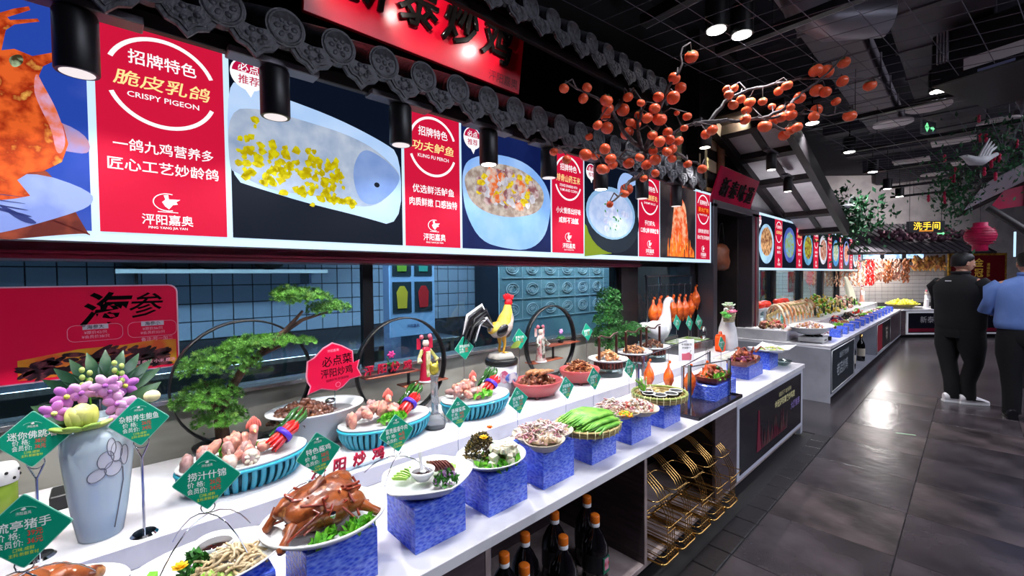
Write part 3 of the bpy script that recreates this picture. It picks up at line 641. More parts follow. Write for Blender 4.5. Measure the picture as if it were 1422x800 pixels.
bubble(LB, r_(1.57), .674, .85)
# 4 white soup pot
pr_(3, ell(3.02, 1.94, .38, .26), emis('pic_pot', (30, 40, 52), 1), 1, 'pot_print'); pr_(3, [(2.6286,1.8942),(2.7916,1.7674),(2.9872,1.6781),(2.6264,1.6460)], emis('pic_green_y', (120, 140, 30), 1), 0, 'mat_print')
pr_(3, ell(2.99, 2.0, .345, .21), emis('pic_rim', (140, 180, 220), 1), 2, 'rim_print'); pr_(3, ell(2.99, 1.99, .31, .185), emis('pic_milk', (190, 206, 238), 1, c2=(168, 190, 230), scale=14), 3, 'soup_print')
g_ = MB(); h_ = MB()
for k in range(16):
    a = rr.random() * 2 * PI; q = math.sqrt(rr.random()) * .85; g_.prism(RV(ell(2.99 + .25 * q * math.cos(a), 1.98 + .14 * q * math.sin(a), .035, .026, 0, 9)), .007 + .0002 * (k % 4), .0078 + .0002 * (k % 4), wall())
for k in range(14):
    a = rr.random() * 2 * PI; q = math.sqrt(rr.random()) * .85; h_.prism(RV(ell(2.97 + .23 * q * math.cos(a), 1.98 + .14 * q * math.sin(a), .013, .007, U(0, 3), 7)), .009, .0096, wall())
g_.build('dumpling_print', [emis('pic_dump', (216, 222, 244), 1, c2=(180, 190, 228), scale=30)], PN[3], kind='stuff'); h_.build('herb_print', [emis('pic_herb', (60, 140, 70), 1)], PN[3], kind='stuff')
pr_(3, [(3.0953,2.3133),(3.1817,2.3681),(3.3860,2.3260),(3.3859,2.2887),(3.1809,2.2245),(3.1154,2.1331),(3.0526,2.2077)], emis('pic_spoon', (160, 190, 240), 1), 4, 'spoon_print')
bubble(LB, r_(2.71), .66, .8)
# 5 roast duck in flames
pr_(4, [(4.1379,2.3500),(4.1997,2.2653),(4.2947,2.2038),(4.3273,2.0247),(4.3603,1.8434),(4.2317,1.7144),(3.9596,1.7203),(3.9887,1.8601),(4.0181,2.0010),(4.0477,2.1779),(4.0775,2.2721)], emis('pic_duck', (240, 90, 40), 1, c2=(250, 190, 150), scale=14), 2, 'roast_duck_print')
g_ = MB()
for k in range(30):
    u = 3.85 + U(0, .62); h = U(.06, .30) * (1 - abs(u - 4.15) * 1.6); s = U(.012, .03)
    g_.prism(RV([(u - s, 1.68), (u + s, 1.68), (u + s * .7, 1.68 + h * .6), (u + U(-.03, .03), 1.68 + h), (u - s * .8, 1.68 + h * .5)]), .0045 + .0003 * (k % 8), .005 + .0003 * (k % 8), wall())
g_.build('flame_print', [emis('pic_flame', (250, 140, 50), 1.1, c2=(230, 80, 30), c3=(252, 210, 130), scale=12)], PN[4])

# ---------------------------------------------------------------- second lit menu board (rear stall)
L2 = thing('menu_lightbox', (-2.0, 10.4, 1.555), 'rear backlit menu board over the far stall, beyond the door', 'lightbox')
a0, a1 = 6.40 - 10.4, 14.5 - 10.4
MB().box(-.12, -.005, a0, a1, 0, .79, .003).build('casing', [mat('casing', (150, 160, 170), .4)], L2)
MB().box(-.005, 0, a0, a1, 0, .79).build('white_border', [whitelit], L2)
yy = 6.44; n_ = 0
cols = [((110, 60, 40), (220, 170, 120), (150, 190, 220)), ((150, 170, 30), (120, 170, 210), (70, 90, 170)), ((190, 190, 60), (110, 60, 40), (90, 150, 190)), ((220, 180, 160), (150, 60, 40), (200, 200, 210)), ((90, 150, 80), (220, 210, 200), (60, 130, 190)), ((200, 80, 60), (240, 200, 170), (120, 140, 200)), ((170, 200, 180), (90, 110, 160), (200, 210, 230))]
while yy < 14.3:
    c1, c2_, c3_ = cols[n_ % 7]; e = min(yy + .76, 14.46)
    q = MB().box(0, .003, yy - 10.4, e - 10.4, .035, .755).build('photo_panel', [navy], L2)
    u = (yy + e) / 2 - 10.4
    MB().prism(ell(u, .37 + .03 * (n_ % 2), .33, .28), .004, .005, wall()).build('plate_print', [emis('p2_%d' % n_, c3_, 1, c2=tuple(min(255, v + 30) for v in c3_), scale=4)], q)
    MB().prism(ell(u, .40, .25, .2), .0052, .006, wall()).build('soup_print', [emis('p3_%d' % n_, c2_, 1, c2=c1, scale=14)], q)
    g_ = MB()
    for k in range(26):
        a = U(0, 2 * PI); q_ = math.sqrt(U(0, 1)); s = U(.025, .05)
        g_.prism([(u + .17 * q_ * math.cos(a) + s * math.cos(i * PI / 3) * U(.5, 1.2), .42 + .17 * q_ * math.sin(a) + s * math.sin(i * PI / 3) * U(.5, 1.2)) for i in range(6)], .0062 + .0002 * (k % 5), .0068 + .0002 * (k % 5), wall())
    g_.build('food_print', [emis('p4_%d' % n_, c1, 1, c2=c2_, scale=20)], q)
    yy = e
    if yy < 14.1:
        nm = ['红烧肉块', '白灼时蔬', '海鲜捞汁', '手撕鸡', '凉拌菜心', '剁椒鱼头', '酱香猪蹄'][n_ % 7]
        textpanel(L2, yy - 10.4, yy + .37 - 10.4, .035, .755, nm, [], '精选食材', '鲜香可口', lite=True)
        yy += .375
    n_ += 1
bubble(L2, 6.52 - 10.4, .68)
# ---------------------------------------------------------------- food and dish materials
blue = mat('blue_acrylic', (36, 72, 222), .1, c2=(128, 158, 252), scale=62, kind='voronoi', bump=1.0, bscale=62, coat=.5, lo=.2, hi=.95, stretch=(1, 1, 2.2))  # paler streaks paint the highlights of the hammered surface into the colour
teal = mat('teal_glaze', (46, 160, 184), .25, coat=.3); teal_d = mat('teal_dark', (8, 92, 112), .4)
lettuce = mat('lettuce', (120, 190, 50), .5, c2=(70, 150, 30), scale=40); parsley = mat('parsley', (46, 120, 30), .6, c2=(24, 80, 16), scale=60)
roast = mat('roast_skin', (156, 82, 40), .28, c2=(92, 40, 20), c3=(210, 150, 92), scale=22, bump=1.0, bscale=32, coat=.3, lo=.4, hi=.6)
rawmeat = mat('raw_chicken', (222, 160, 136), .3, c2=(176, 108, 100), c3=(236, 196, 176), scale=26, coat=.3, bump=.8, bscale=70); rawskin = mat('raw_skin', (196, 158, 150), .3, c2=(150, 112, 112), scale=25, coat=.3, bump=.8, bscale=70)
pinkc = mat('comb_pink', (226, 118, 104), .4, c2=(236, 160, 150), scale=20)
redp = mat('red_chilli', (206, 18, 14), .15, coat=.5); greenp = mat('green_chilli', (22, 58, 14), .15, coat=.5, c2=(40, 90, 24), scale=20)
purple = mat('purple_band', (70, 40, 180), .4); garlic = mat('garlic', (226, 206, 186), .5, c2=(170, 120, 120), scale=20)
stewed = mat('stewed_meat', (96, 54, 34), .3, c2=(62, 30, 20), c3=(140, 96, 60), scale=22, lo=.4, hi=.6, coat=.3)
stewed2 = mat('braised_duck', (122, 66, 42), .3, c2=(74, 32, 22), c3=(176, 126, 84), scale=26, lo=.4, hi=.6, coat=.3)
lightmeat = mat('fried_chicken', (196, 140, 92), .4, c2=(150, 90, 54), c3=(226, 190, 140), scale=24, lo=.4, hi=.6)
tofu = mat('tofu', (226, 222, 200), .4, c2=(206, 204, 178), scale=10, sub=.2); yflower = mat('yellow_petal', (246, 186, 10), .5)
ofl = mat('orange_petal', (236, 110, 20), .5); darkveg = mat('dark_greens', (62, 50, 26), .5, c2=(30, 34, 14), scale=30)
squid = mat('squid', (222, 204, 204), .3, c2=(170, 110, 120), scale=26, coat=.4); squid2 = mat('squid_pale', (214, 206, 190), .3, c2=(168, 140, 110), scale=30, coat=.4)
bean = mat('long_bean', (134, 192, 74), .3, c2=(84, 150, 48), scale=24, coat=.3); bamboo = mat('bamboo', (196, 176, 116), .5, c2=(150, 126, 76), scale=30, bump=.4, bscale=90); bamboo_g = mat('bamboo_green', (110, 130, 60), .4, c2=(150, 160, 80), scale=10)
sauce = mat('soy_sauce', (40, 14, 6), .05, coat=.6); cucumber = mat('cucumber', (150, 200, 70), .3, c2=(190, 224, 120), scale=30); beef = mat('beef_slice', (140, 88, 80), .4, c2=(110, 60, 56), scale=30)
noodle = mat('noodle', (214, 196, 160), .35, c2=(186, 160, 120), scale=30); redglaze = mat('rose_glaze', (182, 84, 84), .2, coat=.4, c2=(166, 70, 72), scale=5)
walnut = mat('walnut', (70, 28, 20), .35, c2=(48, 18, 14), scale=12, stretch=(1, 1, .2)); orangeduck = mat('orange_duck', (240, 112, 36), .2, c2=(186, 60, 20), c3=(255, 176, 84), scale=12, lo=.4, hi=.6, coat=.6)
cgreen = mat('card_green', (0, 138, 108), .4, c2=(10, 150, 118), scale=6); cred = mat('card_red', (214, 60, 50), .5); cyel = mat('card_yellow', (206, 220, 60), .5); cedge = mat('card_edge', (140, 210, 190), .3); cwhite = mat('card_white', (230, 236, 232), .5)
pine_g = mat('pine_needles', (92, 150, 48), .6, c2=(44, 92, 26), scale=16, c3=(150, 196, 84)); bark = mat('bark', (84, 58, 44), .8, c2=(50, 34, 28), scale=14, bump=.8, bscale=40)

def ROT(rx=0, ry=0, rz=0): return Matrix.Rotation(rz, 3, 'Z') @ Matrix.Rotation(ry, 3, 'Y') @ Matrix.Rotation(rx, 3, 'X')
def rrot(): return ROT(U(0, 6.3), U(0, 6.3), U(0, 6.3))
def heap(name, label, cat, c, rx, ry, h, n, size, mats, shape='chunk', rz=0, group=None, p=1.6, seed=None, cap=.75):
    """a mound of small irregular pieces nobody could count: one object"""
    b = MB(); ca, sa = math.cos(rz), math.sin(rz)
    for i in range(n):
        b.m = i % len(mats)
        q = math.sqrt(U(0, 1)); a = U(0, 2 * PI); u, v = rx * q * math.cos(a), ry * q * math.sin(a)
        zz = h * max(0, (1 - q ** p)) * U(cap, 1)
        P = (u * ca - v * sa, u * sa + v * ca, zz + size * .3); s = size * U(.7, 1.3)
        if shape == 'chunk': b.ball(P, (s, s * U(.5, .8), s * U(.35, .6)), 7, 5, .5, rrot())
        elif shape == 'leaf':
            r = rrot(); L_ = s * 1.8; ww = s * .8
            pts = [r @ Vector(k) + Vector(P) for k in ((-L_, 0, 0), (-L_ * .3, ww, s * .3), (L_ * .5, ww * .8, s * .1), (L_, 0, s * .4), (L_ * .5, -ww * .8, s * .1), (-L_ * .3, -ww, s * .3), (0, 0, -s * .1))]
            b.add(pts, [[0, 1, 6], [1, 2, 6], [2, 3, 6], [3, 4, 6], [4, 5, 6], [5, 0, 6]], False)
        elif shape == 'strip':
            r = ROT(U(-.3, .3), U(-.4, .4), U(0, 6.3)); L_ = s * 3
            b.tube([Vector(P) + r @ Vector((k * L_ / 2, s * .5 * math.sin(k * 2.5 + i), s * .4 * math.cos(k * 2 + i))) for k in (-1, -.5, 0, .5, 1)], s * .22, 5)
        elif shape == 'tuft':
            for k in range(3):
                d = Vector((U(-1, 1), U(-1, 1), U(0, 1.2))).normalized() * s * 1.6
                b.tube([P, Vector(P) + d * .6, Vector(P) + d], [s * .28, s * .4, s * .1], 4)
    return b.build(name, mats, None, label, cat, group, 'stuff', at=c)
def blue_box(y0, label, h=.14, w_=.19, d=.18, x1=-1.14, zb=.66):
    t = thing('display_box', (x1 - d / 2, y0 + w_ / 2, zb), label, 'box', 'blue display boxes')
    a, bb, k = d / 2, w_ / 2, .004
    MB().box(-a, a, -bb, bb, h - k, h, .0015).build('top_panel', [blue], t)
    for nm, q in (('side_panel', (-a, -a + k, -bb, bb)), ('side_panel', (a - k, a, -bb, bb)), ('side_panel', (-a + k, a - k, -bb, -bb + k)), ('side_panel', (-a + k, a - k, bb - k, bb))):
        MB().box(*q, 0, h - k, .001).build(nm, [blue], t)
    return t
BX = [(.09, 'first blue hammered acrylic box from the left, under the noodle plate'), (.35, 'blue hammered acrylic box under the glazed roast chicken plate'), (.66, 'blue hammered acrylic box under the flower-shaped white dish'), (.95, 'blue hammered acrylic box under the tofu plate'), (1.23, 'blue hammered acrylic box under the squid dish'), (1.545, 'blue hammered acrylic box under the tray of long green beans'), (1.87, 'blue hammered acrylic box under the seafood platter'), (2.2, 'blue hammered acrylic box under the bamboo tray of black cups')]
for y0, lb in BX: blue_box(y0, lb, .14 if y0 != 1.23 else .15)
blue_box(-.24, 'blue hammered acrylic box at the left edge, under the pork trotter plate', x1=-1.3)
blue_box(2.86, 'blue hammered acrylic box just right of the steel tray', .11, .36, .16, -1.13)
blue_box(3.69, 'blue hammered acrylic box in the middle of the three beyond the steel tray', .11, .33, .17, -1.2)
blue_box(4.2, 'tall blue acrylic box nearest the counter end, under the white square dish', .15, .24, .14, -1.2)

# price cards
def card_parts(t, lines, z, tiltx=0, simple=False, s=.145, order=None):
    a = s / 2
    T = Matrix.Translation((0, 0, z)) @ Matrix.Rotation(-.12, 4, 'Y') @ WALLM @ Matrix.Rotation(tiltx, 4, 'Z')
    def dia(k, r=.06):
        pts = []
        for q in range(4):
            cx_, cy_ = math.cos(q * PI / 2) * k, math.sin(q * PI / 2) * k
            for e in (-1, 0, 1): pts.append((cx_ * (1 - r * (1 if e == 0 else 1.6)) - (math.sin(q * PI / 2) * e * k * r), cy_ * (1 - r * (1 if e == 0 else 1.6)) + math.cos(q * PI / 2) * e * k * r))
        return pts
    c = MB(); c.prism(dia(a), -.0012, .0008, T); c = c.build('card', [cedge], t)
    MB().prism(dia(a * .965), .0008, .0014, T).build('card_face', [cgreen], c)
    F = T @ Matrix.Translation((0, 0, .0018))
    res = 2
    text(lines[0], .020 * s / .145, cwhite, c, F @ Matrix.Translation((0, .012, 0)), bold=.012, width=min(.088, .019 * len(lines[0])) * s / .145, res=res)
    text('价 格:', .014 * s / .145, cwhite, c, F @ Matrix.Translation((-.022, -.006, 0)), bold=.008, width=.034, res=res)
    text('会员价:', .014 * s / .145, cwhite, c, F @ Matrix.Translation((-.02, -.021, 0)), bold=.008, width=.038, res=res)
    text(lines[1], .014, cred, c, F @ Matrix.Translation((.016, -.006, 0)), bold=.012, width=.022, res=res)
    text(lines[2], .014, cred, c, F @ Matrix.Translation((.016, -.021, 0)), bold=.012, width=.022, res=res)
    if not simple:
        text('口味:咸鲜', .008, cyel, c, F @ Matrix.Translation((0, -.034, 0)), width=.03, res=1)
        text('主料:新鲜食材', .008, cyel, c, F @ Matrix.Translation((0, -.043, 0)), width=.042, res=1)
        text('泙阳嘉奥', .007, cwhite, c, F @ Matrix.Translation((0, .034, 0)), width=.022, res=1)
        MB().prism(band(0, .036, .02, .010, .0012, 20, 160, 10), 0, .0004, F).build('emblem', [cedge], c)
        MB().prism([(-.004, .041), (0, .039), (.004, .041), (.002, .045), (-.001, .044)], 0, .0004, F).build('emblem', [cwhite], c)
    return c
def price_card(x_, y_, zb, zc, lines, label, kind='stem', s=.145, tilt=0, rz=0, simple=False, feet=None):
    t = thing('price_card', (x_, y_, zb), label, 'price card', None, rz)
    h = zc - zb; card_parts(t, lines, h, tilt, simple, s)
    lo = h - s * .36
    if kind == 'stem':
        MB().cyl((-.012, 0, 0), (-.012, 0, .006), .034, .028, 20).build('base', [chrome], t)
        m_ = MB(); m_.tube([(-.012, 0, .006), (-.012, 0, lo - .06)], .0035, 8); m_.build('stem', [chrome], t)
        MB().tube([(-.012, 0, lo - .06), (-.012, -.016, lo - .02)], .0025, 6).build('fork', [chrome], t)
        MB().tube([(-.012, 0, lo - .06), (-.012, .016, lo - .02)], .0025, 6).build('fork', [chrome], t)
        MB().tube([(-.012 + .004 * k, .018 * math.cos(a), lo + .018 * math.sin(a) - .012) for a, k in [(i * PI / 7, 0) for i in range(14)]], .0016, 5, True).build('ring_clip', [chrome], t)
    elif kind == 'thin':
        MB().cyl((-.006, 0, 0), (-.006, 0, .004), .02, n=12).build('base', [acrylic], t)
        MB().tube([(-.006, 0, .004), (-.006, 0, h - s * .4)], .0022, 6).build('stem', [chrome], t)
    else:
        R_ = feet or .10
        for i in range(4):
            a = PI / 4 + i * PI / 2
            MB().tube([(R_ * q * math.cos(a), R_ * q * math.sin(a) * 1.15, (lo - .03) * (1 - q ** 2.2)) for q in (0, .25, .5, .75, .9, 1)], .0016, 5).build('wire_leg', [chrome], t)
        MB().tube([(.004, .014 * math.cos(i * PI / 6), lo - .012 + .014 * math.sin(i * PI / 6)) for i in range(12)], .0016, 5, True).build('ring_clip', [chrome], t)
    return t
PC = [(-1.75, -.157, .735, 1.07, ('迷你佛跳墙', '38元', '36元'), 'green diamond price card on a chrome stand, left of the blue vase', 'stem', .16),
      (-1.69, .062, .735, 1.08, ('杂粮养生鲍鱼', '26元', '24元'), 'green diamond price card on a chrome stand, right of the blue vase', 'stem', .15),
      (-1.27, -.13, .86, 1.01, ('流亭猪手', '39元', '36元'), 'green diamond price card at the lower left corner over the pork trotters', 'wire', .15),
      (-1.25, .165, .855, 1.02, ('捞汁什锦', '26元', '24元'), 'dark green diamond price card over the noodle plate', 'wire', .145),
      (-1.27, .43, .87, 1.0, ('特色酱鸡', '58元', '55元'), 'green diamond price card above the glazed roast chicken', 'wire', .13),
      (-1.3, .69, .855, .985, ('富贵酱香牛肉', '46元', '42元'), 'green diamond price card above the flower-shaped beef dish', 'wire', .13),
      (-1.56, 1.13, .66, .897, ('香椿豆腐', '18元', '16元'), 'green diamond price card on a thin stem behind the tofu plate', 'thin', .145),
      (-1.56, 1.50, .66, .875, ('捞汁鱿鱼', '36元', '32元'), 'green diamond price card on a thin stem behind the squid dish', 'thin', .145),
      (-1.56, 1.88, .66, .868, ('泙阳豆角', '16元', '15元'), 'green diamond price card in front of the left rose bowl', 'thin', .135),
      (-1.56, 2.14, .66, .877, ('尖椒豆干', '22元', '20元'), 'green diamond price card in front of the right rose bowl', 'thin', .145),
      (-1.56, 2.54, .66, .877, ('海鲜拼盘', '42元', '39元'), 'green diamond price card behind the seafood platter', 'thin', .14),
      (-2.1, 1.57, .735, 1.07, ('泙阳炒鸡', '88元', '80元'), 'green diamond price card on a thin stem, left of the rooster', 'thin', .15),
      (-2.1, 2.04, .735, 1.075, ('散养公鸡', '98元', '90元'), 'green diamond price card on a thin stem, right of the rooster', 'thin', .15),
      (-2.1, 2.79, .735, 1.05, ('酱香排骨', '58元', '52元'), 'green diamond price card just left of the dark green pine', 'thin', .15),
      (-1.95, 4.02, .735, 1.04, ('烤鸭', '68元', '62元'), 'green diamond price card nearest the white goose, left of the pair', 'thin', .16),
      (-1.92, 4.22, .735, 1.02, ('烤鸡', '48元', '45元'), 'green diamond price card in the middle in front of the hanging roast ducks', 'thin', .16),
      (-1.92, 4.44, .735, 1.01, ('脆皮乳鸽', '28元', '26元'), 'green diamond price card rightmost in front of the hanging roast ducks', 'thin', .17),
      (-1.45, 3.8, .66, .91, ('海鲜大咖', '128元', '118元'), 'green diamond price card standing over the wooden platter of crab', 'thin', .14)]
for i, (x_, y_, zb, zc, ln_, lb, kd, s_) in enumerate(PC): price_card(x_, y_, zb, zc, ln_, lb, kd, s_, tilt=(0, .05, .02)[i % 3], rz=(-.25 if i < 4 else 0), simple=i > 10)

# ---------------------------------------------------------------- front row dishes
def oval_plate(name, c, rx, ry, label, m=white, deep=.018, rim=.006, rz=0, fn=None, n=40, cat='plate'):
    b = MB(); b.lathe([(.45, -.012), (.55, -.012), (.62, -.004), (.96, deep), (1.0, deep + rim * .5), (1.0, deep + rim), (.97, deep + rim), (.82, deep * .35), (.6, .002), (.05, .002)], n=n, sx=rx, sy=ry, fn=fn)
    o = b.build(name, [m], None, label, cat, at=c); o.rotation_euler = (0, 0, rz); return o
oval_plate('plate', (-1.30, -.13, .812), .13, .155, 'white oval plate at the lower left corner under the pork trotters')
oval_plate('plate', (-1.23, .16, .812), .115, .165, 'white oval plate holding noodles and a sauce bowl, left of the roast chicken')
oval_plate('plate', (-1.225, .43, .812), .145, .165, 'white raised-rim plate under the glazed roast chicken', deep=.022, rim=.012)
fl = oval_plate('flower_dish', (-1.225, .76, .812), .14, .165, 'white five-lobed flower-shaped dish with cucumber and beef', deep=.032, rim=.008, fn=lambda a, r, z: 1 - .09 * abs(math.sin(2.5 * a)) if r > .5 else 1, n=60, cat='dish')
oval_plate('plate', (-1.225, 1.035, .812), .125, .135, 'round white plate heaped with tofu cubes and dark greens', deep=.02)
t = thing('twin_bowl', (-1.21, 1.31, .822), 'pale double-bowl dish of squid strips', 'dish')
for i, (dx, dy, r) in enumerate(((-.03, -.01, .098), (.045, -.045, .078), (.0, .06, .08))): MB().lathe([(.3 * r, -.012), (.62 * r, -.01), (.97 * r, .022), (r, .026), (.96 * r, .026), (.6 * r, .0), (.05 * r, 0)], (dx, dy, 0), 28, sy=1.15).build('bowl', [mat('stone_glaze', (206, 196, 178), .3, c2=(190, 176, 156), scale=20)], t)
def wicker(name, c, rx, ry, label, h=.03, green=False):
    t = thing(name, c, label, 'tray')
    MB().lathe([(.05, -.004), (.85, -.004), (.93, 0), (.93, .005), (.05, .005)], n=32, sx=rx, sy=ry).build('woven_base', [bamboo], t)
    for k in range(3): MB().tube([(rx * (.94 + .02 * k) * math.cos(a), ry * (.94 + .02 * k) * math.sin(a), h * (k + .6) / 3) for a in [i * PI / 20 for i in range(40)]], h / 5.2, 6, True).build('rim_hoop', [bamboo_g if green and k == 2 else bamboo], t)
    for i in range(28):
        a = i * 2 * PI / 28
        MB().tube([(rx * 1.0 * math.cos(a), ry * 1.0 * math.sin(a), 0), (rx * 1.03 * math.cos(a), ry * 1.03 * math.sin(a), h), (rx * .95 * math.cos(a), ry * .95 * math.sin(a), h + .004)], .0022, 4).build('binding', [mat('binding', (226, 220, 170), .5)], t)
    return t
wicker('bamboo_tray', (-1.19, 1.585, .805), .14, .155, 'round bamboo tray piled with long green beans')
oval_plate('plate', (-1.19, 1.84, .812), .105, .10, 'pale scalloped plate of mixed seafood, left lobe', mat('stone_glaze', (206, 196, 178), .3), fn=lambda a, r, z: 1 - .06 * abs(math.sin(3 * a)))
oval_plate('plate', (-1.14, 1.95, .812), .10, .095, 'pale scalloped plate of mixed seafood, right lobe with shredded red meat', mat('stone_glaze', (206, 196, 178), .3), fn=lambda a, r, z: 1 - .06 * abs(math.sin(3 * a)))
wicker('bamboo_tray', (-1.2, 2.26, .805), .145, .16, 'round bamboo tray with green rim holding black dip cups', .038, True)
# pork trotters (corner)
for i in range(7):
    a = i * .9; r_ = .05 if i else 0
    b = MB(); b.ball((0, 0, .035), (.045, .032, .032), 10, 7, .15, ROT(.3, .2, a)); b.ball((.04 * math.cos(a), .04 * math.sin(a), .03), (.028, .018, .018), 8, 6, .2, ROT(0, .3, a)); 
    b.build('pork_trotter', [roast], None, 'glossy brown braised pork trotter heaped on the lower left plate', 'meat', 'pork trotters on the corner plate', at=(-1.31 + r_ * math.cos(a), -.13 + r_ * math.sin(a), .82 + .02 * (i == 0)))
# plate 1: noodles, greens, sauce bowl
heap('pulled_noodles', 'pale brown strips of bean curd noodle heaped on the leftmost full plate', 'noodles', (-1.20, .19, .818), .06, .075, .035, 90, .014, [noodle], 'strip')
heap('diced_cucumber', 'pale green diced cucumber at the front of the noodle plate', 'cucumber', (-1.165, .155, .818), .03, .045, .018, 50, .010, [cucumber, noodle])
heap('herb_sprig', 'curly green parsley sprig beside the noodles', 'herb', (-1.235, .135, .822), .035, .03, .04, 70, .008, [parsley], 'leaf')
def sauce_bowl(c, r, label, m=white, liq=sauce):
    t = thing('sauce_bowl', c, label, 'bowl')
    MB().lathe([(.35 * r, 0), (.5 * r, 0), (.85 * r, r * .45), (r, r * .85), (.95 * r, r * .85), (.8 * r, r * .5), (.05 * r, r * .45)], n=28).build('bowl', [m], t)
    MB().lathe([(.84 * r, r * .58), (.84 * r, r * .60), (.02 * r, r * .60)], n=24).build('sauce', [liq], t)
    return t
sauce_bowl((-1.28, .18, .815), .045, 'small white sauce bowl on the noodle plate')
def flower(name, c, r, m, label=None, n=6, parent=None, cat='flower', layers=2, cm=yflower):
    t = thing(name, c, label, cat)
    for L_ in range(layers):
        for i in range(n):
            a = 2 * PI * i / n + L_ * .5; k = 1 - .25 * L_
            MB().ball((r * .5 * k * math.cos(a), r * .5 * k * math.sin(a), r * .2 * (L_ + .5)), (r * .55 * k, r * .32 * k, r * .1), 7, 4, .1, ROT(0, -.5 - .3 * L_, a)).build('petal', [m], t)
    MB().ball((0, 0, r * .35), r * .16, 7, 5).build('flower_centre', [cm], t)
    return t
flower('garnish_flower', (-1.215, .105, .85), .018, yflower, 'small yellow flower garnish on the noodle plate')
b = MB()
b.prism([(-.03, 0), (-.01, .014), (.02, .012), (.032, 0), (.015, -.012), (-.012, -.012)], 0, .0015, Matrix.Rotation(.35, 4, 'X')); b.tube([(.03, 0, 0), (.05, .01, -.01), (.055, .02, -.02)], .0012, 4)
b.build('mint_leaf', [lettuce], None, 'single green leaf at the left rim of the noodle plate', 'leaf', at=(-1.225, .055, .845))
# plate 2: glazed chicken as one bird: body, legs, wings
t = thing('roast_chicken', (-1.235, .425, .818), 'whole glazed brown roast chicken on the large white plate', 'roast chicken')
b = MB(); b.ball((0, 0, .055), (.085, .105, .06), 22, 14, .10, ROT(0, 0, .2), 3); b.build('body', [roast], t)
for i, (q, r, ro) in enumerate([((-.02, -.07, .07), (.03, .055, .03), (.2, .3, .4)), ((.05, -.06, .045), (.026, .06, .024), (.4, .1, -.4)), ((.04, .07, .05), (.03, .05, .028), (-.4, .2, .5)), ((-.03, .05, .085), (.035, .05, .03), (0, .3, .2))]):
    MB().ball(q, r, 14, 10, .12, ROT(*ro), i).build(('thigh', 'wing', 'thigh', 'wing')[i], [roast], t)
for i, (p0, p1) in enumerate([((.05, -.09, .045), (.085, -.13, .015)), ((.06, .09, .04), (.09, .12, .02)), ((-.04, -.10, .06), (-.03, -.135, .02)), ((.0, .0, .12), (.02, -.04, .10))]):
    MB().tube([p0, [(a + c_) / 2 for a, c_ in zip(p0, p1)], p1, [p1[0] + .006, p1[1] - .004, p1[2] - .004]], [.016, .011, .012, .006], 8).build('drumstick', [roast], t)
b = MB()
for i in range(26): b.tube([(U(-.07, .08), U(-.09, .09), .10), (U(-.08, .09), U(-.1, .1), .075), (U(-.09, .1), U(-.12, .12), .03)], .004, 5)
b.build('skin_fold', [mat('roast_red', (150, 60, 44), .2, c2=(110, 40, 26), scale=20, coat=.5)], t, kind='stuff')
MB().ball((.066, .0, .055), (.02, .025, .022), 14, 10).build('foil_ball', [chrome], t)
heap('lettuce_garnish', 'bright green lettuce along the front of the roast chicken plate', 'lettuce', (-1.135, .445, .822), .028, .085, .02, 60, .011, [lettuce], 'leaf')
# plate 3: cucumber fan, sauce bowl with spoon, beef, parsley
for i in range(16):
    a = -.2 + i * .16; px_, py_ = -1.225 + .078 * math.sin(a + 4.1), .755 + .095 * math.cos(a + 4.1)
    b = MB(); b.prism([(-.022, 0), (.022, 0), (.026, .012), (.0, .022), (-.026, .012)], 0, .003, ROT(1.0, 0, 0).to_4x4())
    o = b.build('cucumber_slice', [cucumber], None, 'thin pale green cucumber slice fanned round the flower-shaped dish', 'cucumber', 'cucumber fan on the flower dish', at=(px_, py_, .834)); o.rotation_euler = (0, 0, -(a + 4.1) + 1.57)
sauce_bowl((-1.235, .745, .832), .042, 'white sauce bowl in the middle of the flower-shaped dish')
t = thing('sauce_spoon', (-1.235, .745, .86), 'white porcelain spoon standing in the flower dish sauce bowl', 'spoon'); MB().tube([(0, 0, 0), (-.008, 0, .03), (-.014, .002, .06)], [.009, .005, .007], 8).build('handle', [white], t); MB().ball((.004, 0, .002), (.013, .010, .005), 8, 5).build('bowl', [white], t)
for i in range(7):
    b = MB(); b.ball((0, 0, 0), (.030, .004, .024), 12, 6, .1, ROT(.5, 0, 0))
    b.build('beef_slice', [beef], None, 'brown sliced beef shank leaning at the back right of the flower dish', 'beef', 'beef slices on the flower dish', at=(-1.265 + .006 * i, .80 + .008 * i, .850))
heap('parsley_bunch', 'curly green parsley with a purple flower in front of the sauce bowl', 'parsley', (-1.165, .79, .835), .034, .04, .035, 120, .008, [parsley, parsley, parsley, mat('purple_bloom', (150, 110, 160), .5)], 'leaf')
# plate 4: tofu and greens
for i in range(64):
    q = math.sqrt(U(0, 1)); a = U(0, 2 * PI); L_ = i % 3
    s = U(.010, .0135); b = MB(); b.box(-s, s, -s, s, -s * .8, s * .8, .0015)
    o = b.build('tofu_cube', [tofu], None, 'small off-white tofu cube in the heap on the round plate', 'tofu', 'tofu cubes on the round plate', at=(-1.18 + .055 * q * math.cos(a) * (1 - .2 * L_), 1.055 + .075 * q * math.sin(a) * (1 - .2 * L_), .83 + .020 * L_ + .01 * (1 - q))); o.rotation_euler = (U(-.4, .4), U(-.4, .4), U(0, 3))
heap('toon_leaves', 'dark brown-green preserved leaves piled behind the tofu cubes', 'greens', (-1.258, 1.01, .83), .055, .062, .08, 420, .0075, [darkveg, darkveg, mat('dv2', (110, 94, 44), .5)], 'tuft', p=2.2)
heap('lettuce_garnish', 'green lettuce ring under the tofu cubes', 'lettuce', (-1.19, 1.04, .822), .075, .09, .01, 80, .011, [lettuce], 'leaf')
